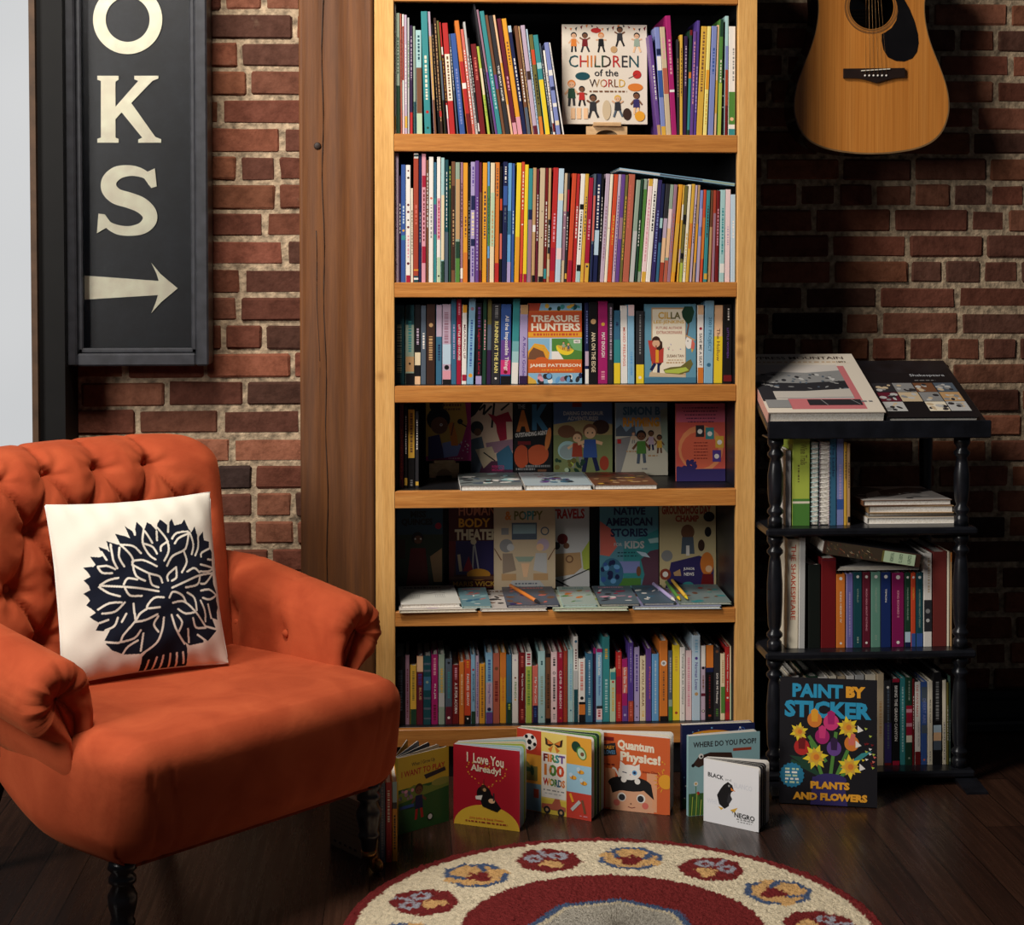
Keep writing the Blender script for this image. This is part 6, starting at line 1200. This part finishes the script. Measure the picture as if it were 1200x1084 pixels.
place_row(rowB, 910, 625, 5.217, ZB, KY+0.01, 0.15, 'paperback_book', "on the black stand's middle shelf", 'books on the middle shelf of the black stand', 712)
rowB2 = [(900,950,900,120,'white',[(Mk,.05,.42,'beige',.5,.75),(B,.5,.84,'charcoal'),(O,.62,.3,'gray'),(O,.72,.24,'pale_gray')]),(953,1040,955,110,(122,44,40),[]),(1043,1062,1045,110,'ivory',[]),(1064,1074,1065,115,'tan',[(B,0,.1,'orange')])]
place_row(rowB2, 910, 625, 5.217, ZB, KY+0.01, 0.2, 'hardback_book', "on the black stand's middle shelf", 'books on the middle shelf of the black stand', 712, start=nB+1, xlim=kxr-0.0215, zmax=ZA-0.018)
# sheets and a patterned book lying on top of that row
zr = PY(1000, 625+236/5.217, KY+0.01).z
a = PY(958.5, 660, KY+0.03); b = PY(1082, 660, KY+0.03)
e = empty('paper_sheaf', (0,0,0), 'loose white papers lying on the small books on the middle shelf', 'papers')
e.matrix_world = Matrix.Translation((PY(983,660,KY).x, KY+0.012, zr+0.0026))
mb = MB(); Wp = PY(1080,660,KY).x-PY(983,660,KY).x
for i in range(5): mb.box(0.002*i, Wp-0.001*i, 0.004+0.002*i, 0.15, 0.0016*i, 0.0016*i+0.0012, ('white','ivory')[i % 2])
mb.build('sheets', M_PRINT, e)
pa = PY(960, 634, KY+0.01); pb_ = PY(1073, 651, KY+0.01); an = math.atan2(pa.z-pb_.z, pb_.x-pa.x); Lh = (pb_-pa).length; Tb = 0.031
e = empty('hardback_book', (0,0,0), 'flower-patterned hardback with a green title label lying slanted over the small books', 'book')
e.matrix_world = Matrix.Translation((pb_.x, KY-0.022, zr+0.0135)) @ Matrix.Rotation(an, 4, 'Y') @ Matrix.Translation((-Lh, 0, 0))
mb = MB(); mb.box(0,Lh,0.003,0.14,0,0.0025,'charcoal'); mb.box(0,Lh,0.003,0.14,Tb-0.0025,Tb,'charcoal')
mb.bbox(0,Lh,0,0.004,0,Tb,0.0012,'dark_brown')
A_ = Art(mb, (0,-0.0002,Tb), (Lh,0,0), (0,0,-Tb)); s_ = rnd; rnd = random.Random(12)
A_.rect(.03,0,.6,1,(66,54,40)); A_.blobs(.03,.12,.56,.9,['dark_red','tan','olive','brick_red','cream','charcoal'],60,.008,.022)
A_.rect(.6,.08,.94,.92,'pale_green'); A_.rect(.6,.08,.62,.92,'olive'); rnd = s_
for i, tx in enumerate(('ELIZABETH', 'GUIDE TO', 'THE GARDEN')): A_.text(tx, .9-.09*i-.035, .16, .9-.09*i, .84, 'dark_green', .01, 1)
mb.build('cover', M_PRINT, e)
mb = MB(); mb.box(0.003,Lh-0.003,0.0045,0.137,0.0027,Tb-0.0027); mb.build('pages', M_PAGE, e)

# lower shelf
rowC0 = [(-615,-560,-615,160,'ivory'),(-555,-500,-555,150,'white'),(-495,-440,-495,160,'cream'),(-430,-350,-430,150,'dark_green'),(-345,-270,-345,155,'white'),(-262,-200,-262,150,'ivory'),(-195,-130,-195,150,'beige'),(-120,-60,-120,145,'white'),(-50,20,-50,140,'pale_gray'),(28,112,28,135,'ivory')]
place_row(rowC0, 1010, 770, 6.777, ZC, KY+0.02, 0.19, 'paperback_book', 'behind the flower sticker book', 'books hidden behind the flower sticker book', 905, kindword='book')
rowC = [(120,174,122,130,'beige',[(Mk,.3,.7,'tan')]),(178,236,178,185,'charcoal',[(B,.5,1,'indigo'),(Mk,.1,.8,'slate',.4,.7),(O,.08,.2,'white'),(B,.97,1,'dark_red')]),(241,300,241,170,'black',[(B,0,.04,'crimson'),(Tx,'BRING THE GRAND CANYON',.08,.72,'white',.3,.72),(B,.95,1,'crimson')]),(302,346,302,165,'teal',[(Mk,.1,.85,'pale_teal',.35,.65)]),(349,400,349,160,'dark_green',[(Mk,.04,.26,'sage',.4,.6),(B,.32,.66,'crimson'),(B,.36,.4,'pink'),(B,.52,.56,'pink'),(B,.66,.74,'ivory'),(O,.92,.18,'sage')]),(402,418,402,170,'dark_red'),
 (421,467,421,195,'white',[(Tx,'THE STATE PARKS',.03,.42,'coral',.2,.6),(Tx,'DOORWAY TO WINTER',.48,.78,'gray',.5,.8),(B,.84,1,'dark_red')]),(471,519,471,195,'blue',[(B,.06,.24,'slate'),(Tx,'DESERT AIRE',.2,.5,'periwinkle',.25,.8),(B,.52,.62,'slate'),(O,.94,.2,'coral')]),(523,563,523,190,'ivory',[(Tx,'MIND THE VALLEY',.22,.5,'charcoal',.4,.66),(Mk,.84,.96,'gray',.4,.6)]),(567,632,567,120,'black',[(Mk,.1,.52,'gray',.3,.7),(B,.57,.65,'pale_blue'),(B,.65,.74,'peach'),(B,.74,.84,'slate')]),(640,670,640,180,'ivory',[(Mk,.5,.95,'gray')]),(676,690,676,200,'olive'),(694,762,694,150,(66,96,82),[(Mk,.05,.5,'dark_green',.4,.6),(Tx,'Thrillers',.48,.74,'silver',.3,.7),(B,.93,.97,'sage')])]
place_row(rowC, 1010, 770, 6.777, ZC, KY+0.015, 0.2, 'paperback_book', 'right of the flower book', 'books on the lower shelf of the black stand', 905, kindword='book', xlim=kxr-0.02)

# flower sticker book leaning on the stand
def tulip(a, u, v, r, c, c2): a.ell(u, v, r, c, rv=r*1.05*a.w/a.h); a.poly([(u-r*.5,v-r*.95),(u,v-r*1.2),(u+r*.5,v-r*.95),(u+r*.4,v+r*.2),(u-r*.4,v+r*.2)], c2)
def daff(a, u, v, r, rot): a.star(u, v, r, 'yellow', 6, .5, rot); a.star(u, v, r*.75, 'gold', 6, .55, rot+30); a.ell(u, v, r*.36, 'amber'); a.ell(u+.01, v, r*.22, 'orange')
def art_pbs(a):
    a.rect(0,0,1,1,(24,22,28))
    for (x0_, y0_, x1_, y1_, c) in ((.32,.5,.45,.8,'green'),(.58,.42,.52,.8,'green'),(.7,.56,.58,.78,'green'),(.24,.62,.44,.8,'dark_green'),(.85,.6,.62,.78,'green'),(.12,.66,.4,.76,'dark_green'),(.3,.46,.48,.66,'green')): a.line([(x0_,y0_),(x1_,y1_)], .035, c)
    a.poly([(.1,.62),(.24,.63),(.38,.72),(.3,.72)],'dark_green'); a.poly([(.95,.56),(.84,.58),(.62,.72),(.72,.7)],'teal'); a.poly([(.34,.78),(.66,.78),(.7,1),(.32,1)],'indigo'); a.ell(.52,.8,.17,'indigo',rv=.05)
    a.text('PAINT',.13,.045,.65,.155,(34,150,196),.045); a.text('BY',.68,.055,.88,.145,'amber',.07)
    a.text('STICKER',.05,.18,.94,.315,(34,150,196),.05)
    tulip(a,.36,.33,.075,'orange','amber'); tulip(a,.53,.345,.08,'hot_pink','magenta'); tulip(a,.44,.46,.075,'magenta','hot_pink'); tulip(a,.23,.55,.08,'red','dark_red'); tulip(a,.56,.55,.075,'purple','dark_purple'); tulip(a,.74,.505,.075,'orange','coral')
    daff(a,.2,.43,.1,-80); daff(a,.7,.38,.12,-100); daff(a,.37,.625,.135,-70); daff(a,.72,.69,.13,-95)
    a.poly([(.8,.36),(.86,.4),(.8,.42)],'white'); a.poly([(.78,.48),(.84,.52),(.78,.54)],'white'); a.poly([(.82,.66),(.88,.7),(.82,.72)],'white')
    for i in range(16): u, v = rnd.uniform(.84,.96), rnd.uniform(.36,.74); a.poly([(u,v),(u+.035,v+.006),(u+.012,v+.02)], rnd.choice(['yellow','coral','white','dark_red','lime']))
    a.star(.13,.775,.13,(30,120,160),18,.9); [a.marks(.06,.72+.026*i,.2,.735+.026*i,'white' if i % 2 else 'pale_green') for i in range(5)]
    a.text('PLANTS',.32,.815,.72,.875,'amber',.06); a.text('AND FLOWERS',.14,.905,.9,.965,'amber',.06)
pa = PZ(913,942,0); pb_ = PZ(1028,948,0); yw = math.atan2(pb_.y-pa.y, pb_.x-pa.x); Wp = (pb_-pa).length
topz = PY(915,790,KY-0.06).z; ln = math.radians(9)
make_book('activity_book', Wp, topz/math.cos(ln), 0.013, (24,22,28), 'black sticker book with bright flowers leaning on the stand from the floor', 'book', None, front=art_pbs, spine_col=(34,120,160),
          M=Matrix.Translation((pa.x, pa.y, 0.0026)) @ Matrix.Rotation(yw, 4, 'Z') @ Matrix.Rotation(-ln, 4, 'X'))
# beige board book behind the armchair leg
def art_bg(a): a.rect(0,0,1,1,(150,124,92)); [a.marks(.2,.08+.09*i,.9,.11+.09*i,(120,98,72)) for i in range(7)]; [a.rect(.12+.16*i,.88,.2+.16*i,.92,'dark_brown') for i in range(5)]
fan_book('beige board book half hidden behind the armchair front leg',(387,989),(424,1007),925,(150,124,92),art_bg,6,.012,['cream','white','cream'],back_col='slate')

# ---------------------------------------------------------------- framed sign
YS = 4.125
def sp_(x, y): return PY(x/2.169, y/2.169, YS)
sx0, sx1 = PY(73,200,YS-0.045).x, PY(243,200,YS-0.045).x
sz0 = PY(200,429,YS-0.045).z; sz1 = PY(200,-70,YS-0.045).z
sgn = empty('framed_sign', ((sx0+sx1)/2, YS, sz0), 'black glazed sign with cream letters and an arrow on the brick wall', 'sign')
so = Vector(sgn.location)
def sg(mb, name, mat):
    mb.v = [(v[0]-so.x, v[1]-so.y, v[2]-so.z) for v in mb.v]; return mb.build(name, mat, sgn)
M_FRAME = mat_flat('dark_grey_frame', (46,47,52), 0.4, 0.5, 40, 0.15)
mb = MB(); fw = 0.03
for x0, x1, z0, z1 in ((sx0,sx0+fw,sz0,sz1),(sx1-fw,sx1,sz0,sz1),(sx0+fw,sx1-fw,sz0,sz0+fw),(sx0+fw,sx1-fw,sz1-fw,sz1)):
    mb.bbox(x0, x1, YS-0.045, YS+0.064, z0, z1, 0.004)
    ix0, ix1 = (x0+fw*.45, x1-fw*.45) if x1-x0 < 0.04 else (x0, x1)
for x0, x1, z0, z1 in ((sx0+fw,sx0+fw+.012,sz0+fw,sz1-fw),(sx1-fw-.012,sx1-fw,sz0+fw,sz1-fw),(sx0+fw,sx1-fw,sz0+fw,sz0+fw+.012)):
    mb.bbox(x0, x1, YS-0.03, YS-0.002, z0, z1, 0.003)
sg(mb, 'frame', M_FRAME)
m, nt, bs = newmat('weathered_black_panel')
mp = mapping(nt, (1,1,1)); n1 = N(nt, 'ShaderNodeTexNoise', Scale=9.0, Detail=12.0, Roughness=0.8); nt.links.new(mp.outputs[0], n1.inputs['Vector'])
r = ramp(nt, n1.outputs['Fac'], [(0.42, (16,17,21)), (0.6, (30,32,38)), (0.72, (62,62,60))]); nt.links.new(r.outputs['Color'], bs.inputs['Base Color']); bs.inputs['Roughness'].default_value = 0.45
mb = MB(); mb.box(sx0+fw*.5, sx1-fw*.5, YS, YS+0.01, sz0+fw*.5, sz1-fw*.5); sg(mb, 'panel', m)
M_LET = mat_flat('cream_sign_paint', (250,238,212), 0.5, 0.3, 25, 0.06)
def letter(polys, name, hole=None):
    mb = MB()
    for q, po in enumerate(polys):
        dz = 0.0002*q if len(polys) < 40 or q >= len(polys)-2 and len(polys) > 60 else 0.0
        mb.prism(po, lambda u, v, d: sp_(u, v) + Vector((0, d, 0)), -0.0035-min(dz, 0.0006)*(1 if q < 3 else 1), -0.0004, (238,222,190))
    return sg(mb, name, M_LET)
cxo, cyo = 325, 50
ring = []
for i in range(48):
    a0, a1 = 2*math.pi*i/48, 2*math.pi*(i+1)/48+0.0005
    ring.append([(cxo+88*math.cos(a0),cyo+88*math.sin(a0)),(cxo+88*math.cos(a1),cyo+88*math.sin(a1)),(cxo+56*math.cos(a1),cyo+57*math.sin(a1)),(cxo+56*math.cos(a0),cyo+57*math.sin(a0))])
tag(letter(ring, 'letter'), 'cream letter O')
tag(letter([[(248,193),(302,193),(302,203),(294,208),(294,350),(302,353),(302,363),(248,363),(248,353),(257,350),(257,206),(248,203)],
        [(342,193),(403,193),(403,200),(388,206),(334,262),(395,348),(410,354),(410,363),(352,363),(352,355),(362,350),(310,286),(294,303),(294,272),(352,206),(342,202)]], 'letter'), 'cream letter K')
sc_ = [(384,468),(374,448),(352,437),(326,434),(298,440),(279,458),(278,480),(296,499),(328,509),(358,521),(379,541),(380,562),(362,580),(332,587),(300,584),(274,570),(260,548)]
wd = [12,18,24,28,34,38,40,40,40,40,38,36,30,25,24,18,10]
def catm(p, w, k=5):
    out = []
    for i in range(len(p)-1):
        p0, p1, p2, p3 = p[max(0,i-1)], p[i], p[i+1], p[min(len(p)-1,i+2)]
        for j in range(k):
            t = j/k; f = lambda a,b,c,d: 0.5*(2*b+(c-a)*t+(2*a-5*b+4*c-d)*t*t+(3*b-a-3*c+d)*t**3)
            out.append((f(p0[0],p1[0],p2[0],p3[0]), f(p0[1],p1[1],p2[1],p3[1]), w[i]*(1-t)+w[i+1]*t))
    out.append((p[-1][0], p[-1][1], w[-1])); return out
cs = catm(sc_, wd); L_, R_ = [], []
for i, (x, y, w_) in enumerate(cs):
    x0, y0 = cs[max(0,i-1)][:2]; x1, y1 = cs[min(len(cs)-1,i+1)][:2]; d = math.hypot(x1-x0, y1-y0); nx, ny = -(y1-y0)/d, (x1-x0)/d
    L_.append((x+nx*w_/2, y+ny*w_/2)); R_.append((x-nx*w_/2, y-ny*w_/2))
spl = [[L_[i], L_[i+1], R_[i+1], R_[i]] for i in range(len(cs)-1)]
spl += [[(360,444),(394,428),(399,474),(385,478)], [(251,543),(267,545),(285,570),(247,593)]]
tag(letter(spl, 'letter'), 'cream letter S')
tag(letter([[(200,730),(210,700),(404,714),(398,695),(385,668),(408,696),(452,733),(410,768),(385,796),(396,770),(402,750),(208,762)]], 'arrow'), 'cream arrow pointing right')
mg_, nt, bs = newmat('sign_glass'); nt.nodes.remove(bs)
out = nt.nodes['Material Output']; tr = N(nt, 'ShaderNodeBsdfTransparent'); gl = N(nt, 'ShaderNodeBsdfGlossy', Roughness=0.03); fr = N(nt, 'ShaderNodeFresnel', IOR=1.5); mx = N(nt, 'ShaderNodeMixShader')
nz = N(nt, 'ShaderNodeTexNoise', Scale=3.0, Detail=1.0); bp = N(nt, 'ShaderNodeBump', Strength=0.02, Distance=0.02); nt.links.new(nz.outputs['Fac'], bp.inputs['Height']); nt.links.new(bp.outputs['Normal'], gl.inputs['Normal'])
nt.links.new(fr.outputs[0], mx.inputs[0]); nt.links.new(tr.outputs[0], mx.inputs[1]); nt.links.new(gl.outputs[0], mx.inputs[2]); nt.links.new(mx.outputs[0], out.inputs['Surface'])
mb = MB(); mb.box(sx0+fw+.002, sx1-fw-.002, YS-0.022, YS-0.0195, sz0+fw+.002, sz1-fw-.002); sg(mb, 'glass', mg_)

# ---------------------------------------------------------------- guitar on the right wall
YG, YGB = 4.20, 4.31
def gp(x, y, Y=None): 
    p = PY(880+x/3.75, y/3.75, YG); return Vector((p.x, Y if Y is not None else YG, p.z))
HW = [(678,0),(677,50),(672,105),(660,180),(640,240),(612,284),(575,314),(530,333),(480,342),(430,340),(380,331),(330,315),(280,296),(230,276),(180,258),(130,245),(80,237),(30,234),(-20,238),(-80,247),(-140,252),(-190,246),(-230,222),(-258,178),(-276,110),(-284,40),(-285,0)]
ol = []
for i in range(len(HW)-1):
    p0, p1, p2, p3 = HW[max(0,i-1)], HW[i], HW[i+1], HW[min(len(HW)-1,i+2)]
    for j in range(4):
        t = j/4; f = lambda a,b,c,d: 0.5*(2*b+(c-a)*t+(2*a-5*b+4*c-d)*t*t+(3*b-a-3*c+d)*t**3)
        ol.append((f(p0[0],p1[0],p2[0],p3[0]), max(0, f(p0[1],p1[1],p2[1],p3[1]))))
right = [(530+h, y) for y, h in ol]; left = [(530-h, y) for y, h in reversed(ol[1:])]
OUT = right + [(530,-285)] + left
gc = gp(530, 200); gt = empty('acoustic_guitar', (gc.x, YGB, gp(530,678).z), 'acoustic guitar with honey top and black pickguard hanging on the brick wall', 'guitar')
go = Vector(gt.location)
def gb(mb, name, mat, parent=None):
    mb.v = [(v[0]-go.x, v[1]-go.y, v[2]-go.z) for v in mb.v]; return mb.build(name, mat, parent or gt)
m_top = mat_wood('spruce_soundboard', (188,116,46), (198,128,56), (208,140,68), (26,26,0.3), 0.22, coat=0.6, bmp=0.02, ring=1.6)
m_side = mat_flat('black_lacquer', (16,14,15), 0.2, 0.5, 20, 0.2, 0, 0, 0.5)
n = len(OUT); mb = MB()
A0 = [gp(x, y, YG+0.0006) for x, y in OUT]; A1 = [gp(x, y, YGB) for x, y in OUT]
mb.add(A0+A1, [(i, (i+1) % n, n+(i+1) % n, n+i) for i in range(n)] + [tuple(range(n, 2*n))], (16,14,15), 0, False); gb(mb, 'body', m_side)
HC, HR = (530, 30), 98
circ = []
for x, y in OUT: a = math.atan2(y-HC[1], x-HC[0]); circ.append((HC[0]+HR*math.cos(a), HC[1]+HR*math.sin(a)))
mb = MB(); inner = [(530+(x-530)*0.985, 196+(y-196)*0.985) for x, y in OUT]
P_ = [gp(x,y,YG) for x, y in inner] + [gp(x,y,YG) for x, y in circ] + [gp(x,y,YG+0.003) for x, y in circ]
mb.add(P_, [(i, (i+1) % n, n+(i+1) % n, n+i) for i in range(n)] + [(n+i, n+(i+1) % n, 2*n+(i+1) % n, 2*n+i) for i in range(n)], (216,146,66)); gb(mb, 'soundboard', m_top)
mb = MB(); P_ = [gp(x,y,YG) for x, y in OUT] + [gp(x,y,YG) for x, y in inner]
mb.add(P_, [(i, (i+1) % n, n+(i+1) % n, n+i) for i in range(n)], (90,70,50)); gb(mb, 'binding', mat_flat('binding', (120,92,60), 0.3))
mb = MB()
for r0, r1 in ((100,106),(109,111),(113,119)):
    q = [gp(HC[0]+r*math.cos(2*math.pi*i/64), HC[1]+r*math.sin(2*math.pi*i/64), YG-0.0003) for r in (r0, r1) for i in range(64)]
    mb.add(q, [(i, (i+1) % 64, 64+(i+1) % 64, 64+i) for i in range(64)], (110,72,36))
gb(mb, 'rosette', mat_flat('rosette_inlay', (112,74,40), 0.35))
mb = MB(); a_, b_ = gp(450,105,YGB-0.003), gp(565,15,YGB-0.003); mb.box(a_.x, b_.x, YGB-0.004, YGB-0.003, a_.z, b_.z, (120,92,64)); mb.box(a_.x+.003, b_.x-.003, YGB-0.0045, YGB-0.004, a_.z+.003, b_.z-.003, (66,50,38))
aa = Art(mb, (a_.x, YGB-0.0046, b_.z), (b_.x-a_.x,0,0), (0,0,a_.z-b_.z)); [aa.marks(.15,.2+.18*i,.85,.26+.18*i,(120,92,64)) for i in range(4)]
gb(mb, 'label', M_PRINT)
PG = [(574,150),(590,142),(618,122),(638,90),(646,50),(640,10),(622,-30),(640,-40),(668,-10),(696,40),(718,95),(732,150),(735,190),(728,228),(708,256),(672,270),(636,268),(602,252),(582,220),(574,180)]
mb = MB(); mb.prism(PG, lambda u,v,d: gp(u,v,YG-d), 0.0003, 0.0016, (14,14,15)); gb(mb, 'pickguard', m_side)
BR = [(404,303),(672,300),(672,342),(628,344),(600,350),(574,357),(545,366),(516,357),(490,350),(460,345),(404,344)]
mb = MB(); mb.prism(BR, lambda u,v,d: gp(u,v,YG-d), 0.0003, 0.009, (26,18,16)); br = gb(mb, 'bridge', mat_flat('rosewood', (34,22,18), 0.4))
mb = MB(); mb.prism([(480,311),(606,303),(606,307),(480,315)], lambda u,v,d: gp(u,v,YG-d), 0.0093, 0.0125, (236,228,210)); gb(mb, 'saddle', M_PRINT)
for i in range(6):
    mb = MB(); p = gp(497+18.7*i, 334, YG-0.0092); mb.lathe([(0.0026,0),(0.0026,0.002),(0.0012,0.0035)], 0, 0, n=10, col='white', M=Matrix.Translation(p) @ Matrix.Rotation(math.pi/2, 4, 'X')); gb(mb, 'bridge_pin', M_PRINT)
m_str = mat_flat('bronze_string', (150,112,70), 0.35, 0.5, 50, 0.1, 0, 0.9)
mb = MB(); a_, b_ = gp(492,-75,YG), gp(568,-900,YG); mb.box(a_.x, b_.x, YG-0.007, YG-0.0005, a_.z, b_.z); gb(mb, 'fretboard', mat_flat('ebony', (24,20,18), 0.4))
mb = MB(); mb.box(a_.x+.002, b_.x-.002, YG-0.0004, YG+0.022, gp(530,-290).z, gp(530,-900).z); mb.box(a_.x-.008, b_.x+.008, YG+0.002, YG+0.017, gp(530,-900).z+.001, gp(530,-1250).z); gb(mb, 'neck', m_side)
for i in range(6):
    mb = MB(); mb.tube([gp(497+18.7*i, 331, YG-0.0098), gp(499+18*i, 311, YG-0.0132), gp(500+12*i, -80, YG-0.0115), gp(503+11*i, -900, YG-0.009)], 0.00062-0.00005*i, 5); gb(mb, 'string', m_str)
mb = MB(); p = gp(530,-905); mb.box(p.x-.02, p.x+.02, YGB+.002, YR-0.012, p.z-.03, p.z+.05); mb.tube([(p.x-.045, YG-.02, p.z+.02), (p.x-.03, YGB, p.z+.02), (p.x, YGB+.01, p.z+.02), (p.x+.03, YGB, p.z+.02), (p.x+.045, YG-.02, p.z+.02)], 0.005, 8)
tag(mb.build('wall_hanger', M_BLACK), 'black padded guitar hook above the guitar', 'hook')
